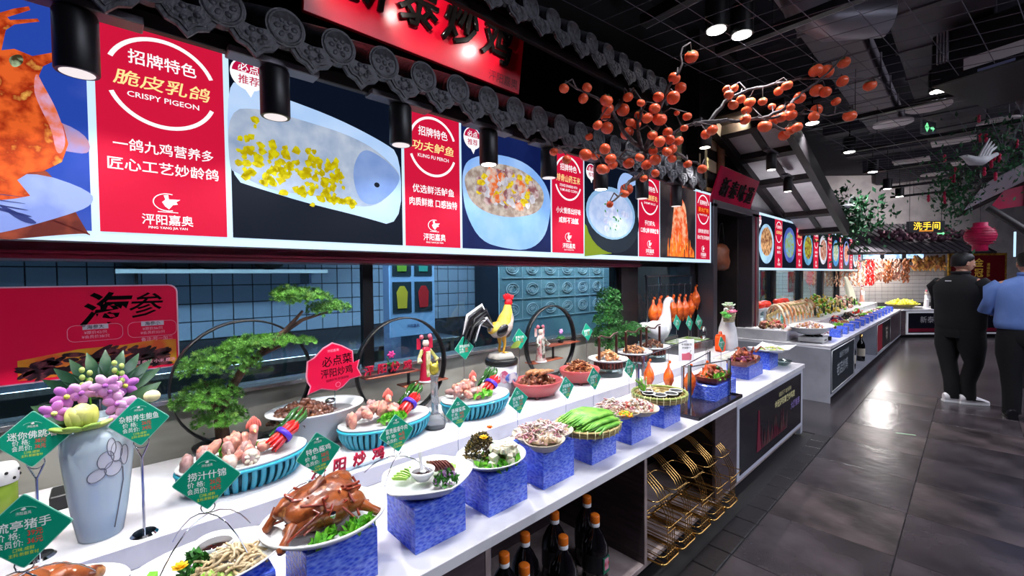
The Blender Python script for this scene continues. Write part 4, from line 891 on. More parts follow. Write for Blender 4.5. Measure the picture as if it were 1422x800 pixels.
flower('garnish_flower', (-1.225, 1.0, .905), .018, yflower, 'yellow flower on top of the dark leaves of the tofu plate'); flower('garnish_flower', (-1.25, 1.05, .925), .015, ofl, 'orange flower on top of the dark leaves of the tofu plate')
heap('squid_strips', 'grey-pink squid strips filling the double-bowl dish', 'squid', (-1.23, 1.31, .835), .095, .12, .05, 190, .015, [squid, squid2, squid], 'strip')
heap('squid_rings', 'pale squid pieces in the front bowl of the double dish', 'squid', (-1.168, 1.275, .838), .05, .05, .02, 60, .012, [squid2], 'chunk')
# plate 6: long beans lying side by side
t = thing('bean_bundle', (-1.19, 1.59, .825), 'bundle of long green beans under cling film on the bamboo tray', 'beans')
for i in range(44):
    u = (i % 15 - 7) / 7; L_ = i // 15; x_ = u * .115 * (1 - .2 * L_); hl = .145 * math.sqrt(max(.1, 1 - (u * .75) ** 2))
    MB().tube([(x_ + .012 * math.sin(i), -hl, .006 + .013 * L_), (x_ + .02 * (1 - u * u) * .5, -hl * .4, .016 + .016 * L_), (x_ + .01, hl * .4, .018 + .016 * L_), (x_ + .012 * math.cos(i * 2), hl, .006 + .013 * L_)], [.003, .0085, .0085, .003], 6).build('long_bean', [bean], t)
# plates 7: seafood
heap('seafood_mix', 'pink and white mixed seafood heaped on the scalloped plate', 'seafood', (-1.16, 1.95, .825), .08, .085, .04, 150, .011, [squid, mat('shred_red', (170, 80, 70), .4), squid2, mat('crab_w', (226, 210, 200), .4)], 'chunk')
heap('seafood_strips', 'white and grey strips heaped on the left seafood plate', 'seafood', (-1.24, 1.85, .825), .07, .085, .05, 110, .012, [squid2, squid], 'strip')
heap('pickled_mix', 'orange and green chopped pickle at the front of the left seafood plate', 'pickle', (-1.13, 1.80, .828), .035, .03, .015, 60, .008, [ofl, lettuce, yflower], 'chunk')
# plate 8: black dip cups
for i, (dx, dy) in enumerate([(.04, -.07), (.07, .0), (.06, .075), (-.02, -.08), (-.06, -.04)]):
    t = sauce_bowl((-1.2 + dx, 2.26 + dy, .815), .036, ['black dip cup with white rim, leftmost at the front of the bamboo tray', 'black dip cup with white rim in the middle at the front of the bamboo tray', 'black dip cup with white rim, rightmost on the bamboo tray', 'black dip cup with white rim behind the leftmost one', 'black dip cup holding the green onion stalks'][i], black, sauce)
    MB().tube([(.0355 * math.cos(a), .0355 * math.sin(a), .031) for a in [k * PI / 10 for k in range(20)]], .0025, 5, True).build('rim', [white], t)
t = thing('onion_bunch', (-1.255, 2.20, .84), 'bunch of green onion stalks sticking out of a dip cup', 'vegetable')
for i in range(14): MB().tube([(0, 0, 0), (U(-.02, .0), U(-.05, .03), .035), (U(-.05, 0), U(-.09, .06), .075)], [.0035, .003, .002], 5).build('stalk', [lettuce if i % 3 else squid2], t)
heap('pale_pancakes', 'pale yellow shredded side dish at the back of the dip cup tray', 'side dish', (-1.27, 2.28, .82), .05, .06, .025, 90, .012, [mat('yellow_side', (220, 196, 120), .5), squid2], 'strip')

# ---------------------------------------------------------------- upper tier dishes
def teal_bowl(c, rx, ry, label, h=.085):
    t = thing('fluted_bowl', c, label, 'bowl')
    MB().lathe([(.55, 0), (.66, .002), (.80, h * .45), (.88, h), (.5, h)], n=40, sx=rx, sy=ry).build('inner_bowl', [teal_d], t)
    rb = MB(); rb.tube([(-.035, 0, .001), (-.012, 0, h * .3), (.002, 0, h * .65), (.004, 0, h)], .0042, 6, ry=.010, u=(0, 1, 0)); n = 44
    r0 = None
    for i in range(n):
        a = 2 * PI * i / n; q = math.atan2(math.sin(a) / ry, math.cos(a) / rx)
        o = rb.build('rib', [teal], t) if r0 is None else r0.copy()
        if r0 is None: r0 = o
        else: COL.objects.link(o); o.parent = t
        o.location = (rx * .94 * math.cos(a), ry * .96 * math.sin(a), 0); o.rotation_euler = (0, 0, q)
    MB().tube([(rx * .99 * math.cos(a), ry * .99 * math.sin(a), h) for a in [i * PI / 24 for i in range(48)]], .007, 8, True).build('rim_band', [teal], t)
    MB().lathe([(.6, h - .004), (.95, h + .002), (1.0, h + .012), (1.0, h + .018), (.97, h + .018), (.86, h + .006), (.05, h + .004)], n=48, sx=rx, sy=ry).build('white_plate', [white], t)
    return t
def bundle(name, c, n, r, L_, m, label, cat, tie=None, rot=(0, 0, 0), stem=None):
    t = thing(name, c, label, cat); t.rotation_euler = rot; t.scale = (1.15, 1.15, 1.0)
    for i in range(n):
        a = 2 * PI * i / max(1, n - 1); rr_ = 0 if i == 0 else r
        x_, y_ = rr_ * math.cos(a), rr_ * math.sin(a) * .6
        MB().tube([(x_ * 1.25, y_ * 1.25, 0), (x_, y_, L_ * .25), (x_ * .8, y_ * .8, L_ * .55), (x_ * 1.1, y_ * 1.1 + .003, L_ * .85), (x_ * .7, y_ * .7, L_)], [.003, .0085, .008, .006, .0015], 8).build('chilli' if m is redp or m is greenp else 'piece', [m], t)
    if tie: MB().tube([((r + .011) * math.cos(a), (r * .6 + .011) * math.sin(a), L_ * .5) for a in [k * PI / 10 for k in range(20)]], .003, 6, True, ry=.012).build('tie_band', [tie], t)
    return t
def raw_chicken_dish(cx, cy, zt, which, head):
    lb = {0: 'in the leftmost teal bowl', 1: 'in the middle teal bowl', 2: 'in the right-hand teal bowl'}[which]
    for i in range(22):
        a = U(0, 6.3); q = U(0.1, 1)
        b = MB(); b.ball((0, 0, 0), (U(.028, .044), .021, .018), 14, 9, .28, rrot(), i)
        b.build('chicken_piece', [rawmeat if i % 3 else rawskin], None, 'raw pink chicken piece heaped ' + lb, 'chicken', 'raw chicken pieces ' + lb, at=(cx + .075 * math.cos(a) * q, cy - .05 + .125 * math.sin(a) * q, zt + .025 + .05 * (1 - q)))
    t = thing('chicken_neck_piece', (cx - .01, cy + head, zt + .05), 'raw chicken head with upright pink comb ' + lb, 'chicken')
    MB().tube([(0, -.02, -.04), (0, -.005, .0), (0, 0, .03)], [.02, .017, .016], 10).build('neck', [rawskin], t)
    MB().ball((.004, 0, .042), (.018, .016, .02), 12, 8).build('head', [pinkc], t)
    for i in range(6): MB().ball((0, -.02 + .008 * i, .062 + .006 * math.sin(i * .62)), (.004, .006, .016 + .010 * math.sin(i * .62)), 6, 5, 0, ROT(-.3 + .12 * i, 0, 0)).build('comb', [pinkc], t)
    MB().tube([(.016, 0, .042), (.034, 0, .036)], [.007, .001], 6).build('beak', [mat('beak', (220, 190, 120), .4)], t)
    MB().ball((.012, .01, .046), .003, 6, 4).build('eye', [blackm], t)
    bundle('red_chilli_bundle', (cx + .035, cy + head + .045, zt + .02), 9, .028, .125, redp, 'bundle of red chillies tied with a purple band ' + lb, 'chilli', purple, (-.95, -.35, 0) if which != 2 else (-1.0, -.1, 0))
    bundle('green_chilli_bundle', (cx - .02, cy + head + .085, zt + .025), 9, .032, .15, greenp, 'bundle of dark green chillies ' + lb, 'chilli', None, (-.9, -.1, .3))
    heap('lettuce_garnish', 'green lettuce tucked beside the raw chicken ' + lb, 'lettuce', (cx - .055 if which == 0 else cx + .07, cy + (-.01 if which == 0 else .0), zt + .015), .03, .07, .02, 60, .012, [lettuce], 'leaf')
TBZ = .735 + .095
teal_bowl((-1.88, .37, .735), .135, .215, 'teal fluted oval bowl with a white plate, leftmost on the upper tier')
teal_bowl((-1.90, .955, .735), .135, .225, 'teal fluted oval bowl with a white plate, in the middle behind the red lettering')
teal_bowl((-1.90, 1.50, .735), .14, .215, 'teal-blue fluted bowl with a white plate, right of the crystal vase')
raw_chicken_dish(-1.88, .36, TBZ, 0, .04); raw_chicken_dish(-1.90, .95, TBZ, 1, .02); raw_chicken_dish(-1.92, 1.5, TBZ, 2, .0)
t = thing('garlic_half', (-1.775, .365, TBZ + .028), 'halved garlic bulb showing its cloves at the front of the leftmost teal bowl', 'garlic')
MB().ball((0, 0, 0), (.02, .03, .03), 16, 10).build('bulb', [garlic], t)
for i in range(7): a = i * 2 * PI / 7; MB().ball((.017, .0165 * math.cos(a), .0165 * math.sin(a)), (.006, .007, .009), 7, 5, 0, ROT(a - PI / 2, 0, 0)).build('clove', [mat('clove', (236, 224, 200), .4)], t)
t = thing('garlic_bulb', (-1.785, .30, TBZ + .025), 'whole pinkish garlic bulb left of the halved one', 'garlic'); MB().ball((0, 0, 0), (.026, .026, .028), 12, 8, .08).build('bulb', [garlic], t); MB().tube([(0, 0, .02), (0, 0, .045)], [.008, .004], 6).build('stem', [garlic], t)
# wide white oval bowl
t = thing('oval_bowl', (-2.08, .70, .735), 'wide white oval bowl of dark stewed meat behind the teal bowls', 'bowl')
MB().lathe([(.45, 0), (.5, .0), (.62, .06), (.88, .155), (1.0, .165), (1.0, .172), (.86, .166), (.78, .135), (.05, .13)], n=48, sx=.155, sy=.215).build('bowl', [white], t)
MB().lathe([(.80, .136), (.8, .140), (.02, .140)], n=40, sx=.155, sy=.215).build('broth', [mat('grey_broth', (120, 112, 112), .05)], t)
heap('stewed_meat', 'dark brown stewed meat in the wide white oval bowl', 'meat', (-2.08, .64, .865), .10, .135, .07, 170, .021, [stewed], 'chunk')
t = thing('foil_ring', (-2.08, .76, .92), 'silver foil ball on top of the dark stewed meat', 'foil'); MB().ball((0, 0, 0), (.016, .026, .013), 12, 6, .3).build('foil', [chrome], t)
def deep_bowl(c, r, label, sy=1):
    t = thing('stoneware_bowl', c, label, 'bowl')
    MB().lathe([(.5, .012), (.75, .02), (.95, .07), (1.0, .10), (.97, .105), (.9, .09), (.7, .06), (.03, .055)], n=40, sx=r, sy=r * sy).build('bowl', [redglaze], t)
    for i in range(4): a = PI / 4 + i * PI / 2; MB().cyl((.6 * r * math.cos(a), .6 * r * math.sin(a) * sy, 0), (.6 * r * math.cos(a), .6 * r * math.sin(a) * sy, .02), .014, n=10).build('foot', [mat('foot', (90, 40, 40), .5)], t)
    return t
deep_bowl((-1.90, 2.00, .735), .15, 'large rose-glazed bowl of braised chicken, left one', 1.15); deep_bowl((-1.92, 2.46, .735), .14, 'large rose-glazed bowl of braised chicken, right one', 1.1)
heap('braised_chicken', 'brown braised chicken heaped in the left rose bowl', 'chicken', (-1.90, 2.00, .80), .105, .125, .085, 150, .022, [stewed2], 'chunk', cap=.85)
heap('braised_chicken', 'reddish brown braised meat heaped in the right rose bowl', 'chicken', (-1.92, 2.46, .80), .10, .115, .085, 150, .020, [lightmeat, stewed2, roast], 'strip', cap=.85)
for k in range(3):
    MB().tube([(0, -.06, 0), (0, -.02, .006), (0, .02, .006), (0, .07, 0)], [.012, .016, .013, .006], 8).build('duck_tongue', [lightmeat], None, 'light brown long piece lying across the left rose bowl', 'chicken', 'long pieces on the left rose bowl', at=(-1.9 + .03 * k, 1.96 + .03 * k, .89))
GL = mat('glass_stand', (190, 205, 205), .1, alpha=.12, ior=1.3)
for i, (x_, y_, lb, mm, lf) in enumerate([(-1.91, 2.80, 'left one, with golden fried chicken', [lightmeat], ''), (-1.93, 3.20, 'middle one, with brown stewed meat', [stewed, lightmeat], ''), (-1.95, 3.56, 'right one, with dark meat', [stewed], '')]):
    t = thing('handled_tray', (x_, y_, .795), 'white plate in a dark wood carrier with tall posts, ' + lb, 'tray')
    MB().lathe([(.6, 0), (.62, 0), (.70, .05), (.05, .05)], n=28, sx=.15, sy=.15).build('carrier', [walnut], t)
    for k in range(24): a = k * PI / 12; MB().box(-.003, .003, -.004, .004, .004, .046).build('slat', [mat('slat', (110, 40, 34), .4)], t).location = (.104 * math.cos(a), .104 * math.sin(a), 0)
    MB().lathe([(.5, .052), (.9, .058), (1.0, .068), (1.0, .073), (.9, .064), (.05, .06)], n=36, sx=.15, sy=.155).build('white_plate', [white], t)
    for sy_ in (-1, 1): MB().box(-.008, .008, sy_ * .115 - .008, sy_ * .115 + .008, 0, .24, .002).build('post', [walnut], t)
    MB().tube([(0, -.13, .238), (0, -.09, .25), (0, -.04, .235), (0, .03, .225), (0, .08, .25), (0, .13, .255)], .007, 6).build('handle', [walnut], t)
    s = thing('glass_riser', (x_, y_, .735), 'low clear glass riser under the carrier tray, ' + ['left', 'middle', 'right'][i] + ' one', 'stand')
    MB().lathe([(.7, 0), (.72, .0), (.74, .056), (.70, .058), (.05, .058)], n=28, sx=.15, sy=.15).build('riser', [GL], s)
    heap('fried_meat', 'chopped meat heaped on the carrier tray, ' + ['left', 'middle', 'right'][i] + ' one', 'meat', (x_, y_, .86), .085, .09, .055, 100, .016, mm, 'chunk', cap=.8)
    if i < 2: MB().box(-.03, .03, -.035, .035, 0, .003).build('folded_napkin', [mat('pink_print', (226, 160, 170), .5, c2=(236, 220, 220), scale=60)], None, 'small pink patterned card lying on the carrier tray, ' + ['left', 'middle'][i] + ' one', 'card', at=(x_ + .10, y_ + .04, .862)).rotation_euler = (0, .25, .5)
# ---------------------------------------------------------------- vase with flowers
vm = mat('vase_glaze', (176, 200, 218), .12, c2=(206, 218, 224), scale=3, coat=.6, lo=.35, hi=.65)
t = thing('ceramic_vase', (-1.79, -.03, .735), 'pale blue ceramic vase painted with a grey lotus, holding pink and yellow flowers', 'vase')
VP = [(.048, 0), (.052, .004), (.064, .08), (.077, .20), (.084, .27), (.080, .315), (.062, .342), (.050, .352), (.054, .362), (.046, .364), (.04, .32), (.02, .30)]
MB().lathe(VP, n=40).build('vase_body', [vm], t)
def vr(z):
    for (r0, z0), (r1, z1) in zip(VP, VP[1:]):
        if z0 <= z <= z1: return r0 + (r1 - r0) * (z - z0) / (z1 - z0)
    return .05
gl_ = mat('lotus_line', (110, 112, 122), .4); gp = mat('lotus_petal', (214, 214, 222), .2)
def onvase(pts, off): return [((vr(v) + off) * math.cos(a), (vr(v) + off) * math.sin(a), v) for a, v in pts]
for i, (ca_, cv, ra, rv, ro) in enumerate([(.20, .245, .22, .026, .3), (.50, .262, .17, .030, -.1), (.76, .245, .14, .03, -.6), (-.05, .205, .26, .018, .45), (.42, .215, .26, .022, 0), (.36, .28, .12, .026, .1)]):
    o_ = ell(ca_, 0, ra, .06, 0, 20); pts = [(a, cv + (v / .06) * rv + (a - ca_) * ro * .06) for a, v in o_]
    V_ = onvase(pts, .0012); cen = onvase([(ca_, cv)], .0016)[0]
    b = MB(); b.add(V_ + [cen], [[k, (k + 1) % 20, 20] for k in range(20)], True); b.build('lotus_petal', [gp], t)
    MB().tube(onvase(pts, .0016), .0011, 4, True).build('petal_line', [gl_], t)
MB().tube(onvase([(.72, .21), (.78, .17), (.70, .12), (.62, .07), (.56, .03)], .0015), .0016, 5).build('painted_stem', [gl_], t)
orchid = mat('orchid', (206, 130, 196), .5, c2=(226, 170, 214), scale=20); orchid_d = mat('orchid_deep', (176, 96, 190), .5, c2=(206, 120, 200), scale=16)
rose_y = mat('rose_yellow', (206, 208, 70), .5, c2=(226, 224, 130), scale=12); leafd = mat('leaf_dark', (26, 58, 40), .35, c2=(60, 90, 60), scale=10, coat=.2)
t = thing('flower_bouquet', (-1.79, -.03, 1.085), 'bouquet of pink orchids, a big yellow-green rose and dark leaves in the blue vase', 'flowers')
def leaf(t, base, tip, w_, m, name='leaf', up=(1, 0, .3), curl=.15):
    B_, T_ = Vector(base), Vector(tip); d = T_ - B_; s_ = d.cross(Vector(up)).normalized(); n_ = s_.cross(d).normalized(); vs, fs = [], []
    prof = (.05, .6, 1, .95, .65, .03); K = len(prof)
    for i, p_ in enumerate(prof):
        q = i / (K - 1); c_ = B_ + d * q + n_ * (math.sin(q * PI) * curl * d.length)
        vs += [c_ - s_ * w_ * p_ + n_ * w_ * .2 * p_, c_, c_ + s_ * w_ * p_ + n_ * w_ * .2 * p_]
    for i in range(K - 1):
        a = i * 3; fs += [[a, a + 1, a + 4, a + 3], [a + 1, a + 2, a + 5, a + 4]]
    return MB().add(vs, fs, True).build(name, [m], t)
for i in range(9):                        # split fan leaf behind
    a = -1.1 + .28 * i
    leaf(t, (-.03, .02, .05), (-.06, .02 + .15 * math.sin(a), .07 + .13 * math.cos(a)), .018, leafd, 'palm_leaf', (1, 0, 0))
for i, (dy, dz) in enumerate([(-.15, .02), (-.13, .07), (.14, .05), (.15, .09), (-.10, -.01), (.1, .0)]): leaf(t, (.01, dy * .2, .0), (.02, dy, dz), .024, leafd)
for i, (x_, y_, z_) in enumerate([(.03, -.085, .045), (.02, -.03, .09), (.03, .03, .085), (.0, .065, .09), (.035, .045, .045), (.04, .07, .03), (.02, -.06, .085), (.035, .02, .105), (.04, .055, .0)]):
    m_ = orchid if i % 3 else orchid_d
    for k in range(5):
        a = k * 2 * PI / 5 + i; MB().ball((x_ + .004, y_ + .018 * math.cos(a), z_ + .018 * math.sin(a)), (.005, .019, .012), 9, 5, .1, ROT(a, 0, 0)).build('orchid_petal', [m_], t)
    MB().ball((x_ + .01, y_, z_), (.006, .007, .007), 7, 5).build('orchid_lip', [orchid_d if i % 3 else rose_y], t)
for k in range(8): a = k * 2 * PI / 8; MB().ball((.055 + .012 * math.cos(a), -.03 + .022 * math.sin(a), .028), (.014, .022, .030), 10, 7, .05, ROT(0, .25 * math.cos(a), a)).build('rose_petal', [rose_y], t)
MB().ball((.055, -.03, .035), (.022, .026, .03), 12, 8).build('rose_heart', [rose_y], t)
for k in range(4): a = -1.2 + k * .8; MB().ball((.06 + .02 * math.cos(a), -.03 + .045 * math.sin(a), .0), (.028, .022, .008), 10, 6, 0, ROT(0, -.4, a)).build('rose_petal', [mat('rose_outer', (190, 196, 110), .5, c2=(120, 150, 60), scale=14)], t)
for k, (y0, z0) in enumerate([(-.02, .13), (.05, .14)]):
    MB().tube([(.01, y0 * .6, .05), (.015, y0, z0)], .0025, 5).build('bud_stem', [lettuce], t)
    for q in range(6): MB().ball((.018, y0 + .008 * (-1) ** q, z0 - .03 + .011 * q), (.006, .007, .009), 7, 5).build('bud', [mat('bud', (180, 200, 110), .5)], t)
MB().ball((.05, .125, .055), (.018, .022, .018), 10, 7).build('pale_bud', [mat('pale_bud', (232, 220, 170), .5)], t); MB().tube([(.02, .04, .01), (.045, .11, .045)], .003, 5).build('bud_stem', [lettuce], t)
P_ = (-2.125,-0.264,0.735)
t = thing('green_jar', (P_[0], P_[1], .735), 'green jar with white perforated lid at the left edge of the upper tier', 'jar')
MB().lathe([(.034, 0), (.038, .005), (.038, .12), (.032, .13), (.01, .13)], n=24).build('jar_body', [mat('jar_green', (150, 170, 70), .2, c2=(120, 150, 50), scale=8)], t)
MB().lathe([(.040, .12), (.042, .13), (.042, .165), (.036, .178), (.01, .18)], n=24).build('lid', [whitem], t)
for k in range(14): a = k * .45; MB().ball((.042 * math.cos(a), .042 * math.sin(a), .135 + .022 * (k % 2)), .005, 6, 4).build('hole', [blackm], t)
P_ = (-2.094,-0.121,0.735); MB().box(-.05, .05, -.035, .035, 0, .05, .004).build('black_box', [black], None, 'small black box standing behind the blue vase', 'box', at=(P_[0] - .03, P_[1], .735))

# ---------------------------------------------------------------- red sea cucumber signboard (its printed cartoon figure is left out)
t = thing('dish_signboard', (-2.26, -.03, 1.13), 'big red sea cucumber signboard with black brush characters, left against the glass', 'sign')
SB = RVx = lambda pts: [(a + .03, b_ - 1.13) for a, b_ in pts]
MB().prism(rrect(-.56, .245, .012, .352, .03), -.006, .006, wall()).build('board', [mat('board_edge', (246, 200, 214), .4)], t)
MB().prism(rrect(-.555, .240, .017, .347, .027), .006, .008, wall()).build('red_face', [mat('board_red', (232, 8, 66), .35)], t)
MB().prism([(-.2, .025), (.235, .025), (.235, .125), (.16, .13), (.08, .12), (-.05, .118), (-.2, .095)], .008, .009, wall()).build('orange_print', [mat('board_orange', (226, 160, 40), .4, c2=(226, 90, 40), scale=9)], t)
g_ = [MB(), MB()]
for i in range(90):
    u = U(-.19, .2); v = U(.035, .06 + .05 * (1 - abs(u) * 2)); L_ = U(.03, .06); a = U(-.3, .7)
    g_[i % 2].prism([(u + x_ * math.cos(a) - y_ * math.sin(a), v + x_ * math.sin(a) + y_ * math.cos(a)) for x_, y_ in ell(0, 0, L_ * .7, .0085, 0, 10)], .009 + .0001 * (i % 9), .0095 + .0001 * (i % 9), wall())
for q, c_ in zip(g_, ((66, 30, 42), (116, 56, 66))): q.build('sea_cucumber_print', [mat('cuc%d' % c_[0], c_, .3, c2=(30, 14, 22), scale=30)], t, kind='stuff')
text('海', .135, ink, t, wall(.0095, .03, .262), bold=.02, shear=.25); text('参', .105, ink, t, wall(.0095, .145, .272), bold=.005, shear=.25)
pk = mat('board_pink', (250, 170, 190), .5)
for k, (cx_, nm, p1, p2) in enumerate([(.0, '海参大', '¥原价42/只', '¥会员价38/只'), (.165, '海参小', '¥原价36/只', '¥会员价32/只')]):
    pts = rrect(cx_ - .078, cx_ + .072, .145, .205, .02); inn = rrect(cx_ - .0765, cx_ + .0705, .1465, .2035, .0185)
    MB().tube([(.0095, a, b_) for a, b_ in pts], .0009, 4, True).build('outline', [pk], t)
    MB().box(.009, .0095, cx_ - .038, cx_ + .032, .188, .207).build('name_plate', [mat('plate_grey', (206, 196, 206), .5)], t)
    text(nm, .016, ink, t, wall(.0102, cx_ - .003, .1975)); text(p1, .013, pk, t, wall(.0102, cx_ - .003, .177), bold=.01); text(p2, .013, pk, t, wall(.0102, cx_ - .003, .161), bold=.01)
text('备注:可一加二', .016, pk, t, wall(.0102, .175, .135), bold=.01); text('海鲜 肉沫 小米 煨汤', .016, pk, t, wall(.011, .16, .045), bold=.01)
MB().prism(arc(-.36, .3, .06, .09, 0, 180, 10) + arc(-.47, .3, .05, .05, 60, 180, 8) + [(-.52, .1), (-.3, .1)], .009, .0105, wall()).build('cloud_print', [mat('cloud', (226, 70, 80), .4, c2=(240, 190, 190), scale=6, lo=.55, hi=.6)], t)
MB().cyl((-.02, 0, -.39), (-.02, 0, .2), .006, n=8).build('support', [chrome], t)
MB().box(-.05, .01, -.06, .06, -.395, -.388).build('foot', [chrome], t)

# ---------------------------------------------------------------- round arches, shelves and ornaments
def ring_stand(c, r, label, shelves):
    t = thing('round_arch_stand', c, label, 'stand'); n = 48
    q = MB(); a_ = [i * 2 * PI / n for i in range(n)]
    q.loft([[Vector((dx, (r + dr) * math.cos(a), r + (r + dr) * math.sin(a))) for dx, dr in ((-.02, -.004), (.02, -.004), (.02, .004), (-.02, .004))] for a in a_], False, True, True); q.build('hoop', [black], t)
    for (y0, y1, z_) in shelves: MB().box(-.045, .045, y0, y1, z_ - .008, z_, .002).build('shelf', [mat('shelf_red', (150, 76, 50), .35, c2=(120, 54, 36), scale=10, stretch=(6, 1, 1))], t)
    if shelves:
        s = sorted(shelves, key=lambda k: k[2]); xm = (s[0][1] + s[-1][0]) / 2 if s[-1][0] > s[0][0] else (s[0][0] + s[-1][1]) / 2
        MB().box(-.006, .006, xm - .006, xm + .006, s[0][2], s[-1][2] - .008).build('shelf_post', [black], t)
    MB().box(-.05, .05, -r * .5, r * .5, 0, .012, .002).build('foot', [black], t)
    return t
ring_stand((-2.16, .435, .79), .265, 'black hoop stand behind the left bonsai', [])
ring_stand((-2.17, 1.2, .735), .27, 'black hoop stand with red wooden shelves holding the flag-robed figurine', [(-.24, .08, .245), (-.02, .27, .165)])
ring_stand((-2.18, 2.45, .735), .27, 'black hoop stand with red shelves, right of the rooster', [(-.05, .30, .245), (-.24, .09, .14)])
b_ = thing('arch_plinth', (-2.16, .435, .735), 'low black plinth under the left hoop and bonsai', 'stand'); MB().box(-.07, .07, -.16, .16, 0, .055, .004).build('plinth', [black], b_)
def lotus_plant(c, label, fm, h=.12):
    t = thing('potted_flower', c, label, 'plant')
    MB().lathe([(.018, 0), (.024, .012), (.02, .02), (.005, .02)], n=14).build('pot', [black], t)
    for i in range(5): a = i * 1.25; MB().tube([(0, 0, .018), (.01 * math.cos(a), .02 * math.sin(a), h * .5), (.012 * math.cos(a), .035 * math.sin(a), h * (.5 + .1 * i))], .0015, 4).build('stem', [parsley], t)
    for i in range(4): a = i * 1.57; MB().ball((.01 * math.cos(a), .03 * math.sin(a), h * .45), (.02, .024, .005), 10, 4, .1, ROT(.4, .3, a)).build('leaf', [parsley], t)
    for i in range(6): a = i * 1.05; MB().ball((.012, .012 * math.cos(a) - .01, h + .01 * math.sin(a)), (.006, .013, .007), 8, 5, 0, ROT(a, 0, 0)).build('petal', [fm], t)
    return t
lotus_plant((-2.17, 1.13, .982), 'small potted lotus with a magenta flower on the upper shelf of the middle arch', mat('lotus_mag', (206, 50, 130), .5), .10)
lotus_plant((-2.18, 2.56, .982), 'small potted plant with lilac orchids on the upper shelf of the right arch', orchid, .09)
def opera_doll(c, label, robe, robe2, h=.24, lean=0, cat='figurine'):
    t = thing('opera_figurine', c, label, cat); s_ = h / .24
    MB().lathe([(.034 * s_, 0), (.036 * s_, .006 * s_), (.028 * s_, .07 * s_), (.022 * s_, .13 * s_), (.026 * s_, .155 * s_), (.012 * s_, .172 * s_)], n=20, sx=.8).build('robe', [robe], t)
    MB().box(.018 * s_, .028 * s_, -.012 * s_, .012 * s_, .02 * s_, .15 * s_, .002).build('sash', [robe2], t)
    MB().ball((0, 0, .19 * s_), (.016 * s_, .017 * s_, .02 * s_), 12, 8).build('head', [mat('doll_face', (236, 216, 200), .4)], t)
    for sy_ in (-1, 1):
        MB().ball((.013 * s_, sy_ * .006 * s_, .193 * s_), .002 * s_, 6, 4).build('eye', [blackm], t)
        MB().tube([(0, sy_ * .022 * s_, .155 * s_), (.012, sy_ * .045 * s_, .12 * s_), (.03, sy_ * .05 * s_, .10 * s_)], [.010 * s_, .009 * s_, .014 * s_], 8).build('sleeve', [robe2], t)
        MB().ball((0, sy_ * .024 * s_, .222 * s_), (.010 * s_, .012 * s_, .012 * s_), 8, 6, .2).build('headdress', [mat('doll_pink', (216, 110, 130), .4)], t)
        MB().box(-.012, -.008, sy_ * .035 * s_ - .012, sy_ * .035 * s_ + .012, .16 * s_, .215 * s_).build('back_flag', [robe], t)
    MB().ball((0, 0, .215 * s_), (.014 * s_, .014 * s_, .012 * s_), 10, 6).build('headdress', [blackm], t)
    MB().cyl((0, 0, -.006), (0, 0, .002), .04 * s_, n=20).build('base', [white], t)
    return t
opera_doll((-2.13, 1.32, .912), 'opera figurine in a crimson robe with long white sleeves on the middle arch', mat('robe_crimson', (186, 24, 60), .4), mat('robe_cream', (226, 216, 180), .4, c2=(150, 150, 70), scale=30), .27)
opera_doll((-2.15, 2.30, .882), 'opera figurine in a pink striped robe leaning inside the right arch', mat('robe_rose', (196, 110, 116), .4, c2=(220, 210, 200), scale=30), mat('robe_dark', (60, 56, 44), .4, c2=(190, 190, 180), scale=40), .27)
# crystal column with gilt top
t = thing('crystal_trophy', (-1.86, 1.20, .735), 'clear crystal column topped by a gilt animal head, between two teal bowls', 'trophy')
cry = mat('crystal', (236, 240, 244), .04, trans=.85, ior=1.4)
MB().lathe([(.052, 0), (.054, .012), (.050, .05), (.04, .056), (.03, .07), (.012, .075)], n=12, smooth=False).build('faceted_base', [cry], t)
MB().lathe([(.02, .072), (.018, .09), (.019, .24), (.024, .27), (.005, .272)], n=8, smooth=False).build('column', [cry], t)
gm = mat('gilt', (206, 186, 70), .3, metal=.5, c2=(150, 140, 50), scale=40)
MB().ball((0, 0, .30), (.02, .026, .032), 12, 8, .1, None, 4).build('gilt_head', [gm], t)
for sy_ in (-1, 1): MB().lathe([(.009, 0), (.001, .022)], (0, sy_ * .018, .322), 6).build('ear', [gm], t)
# 3d red letters
def letter_row(c, L_, label, rz=0, s_=.06):
    t = thing('standing_letters', c, label, 'letters', None, rz)
    MB().box(-.018, .018, -L_ / 2, L_ / 2, 0, .006, .001).build('clear_base', [acrylic], t)
    for k, ch in enumerate('泙阳炒鸡'): text(ch, s_, mat('letter_red', (170, 12, 50), .3), t, wall(0, -L_ / 2 + L_ * (k + .5) / 4, .006 + s_ * .5), name='letter', ext=.10, bold=.005, shear=.1)
    return t
letter_row((-1.69, .69, .735), .32, 'row of four small red standing characters at the front edge of the upper tier', 0, .055)
letter_row((-2.15, 1.10, .982), .30, 'row of four small red standing characters on the upper shelf of the middle arch', 0, .055)
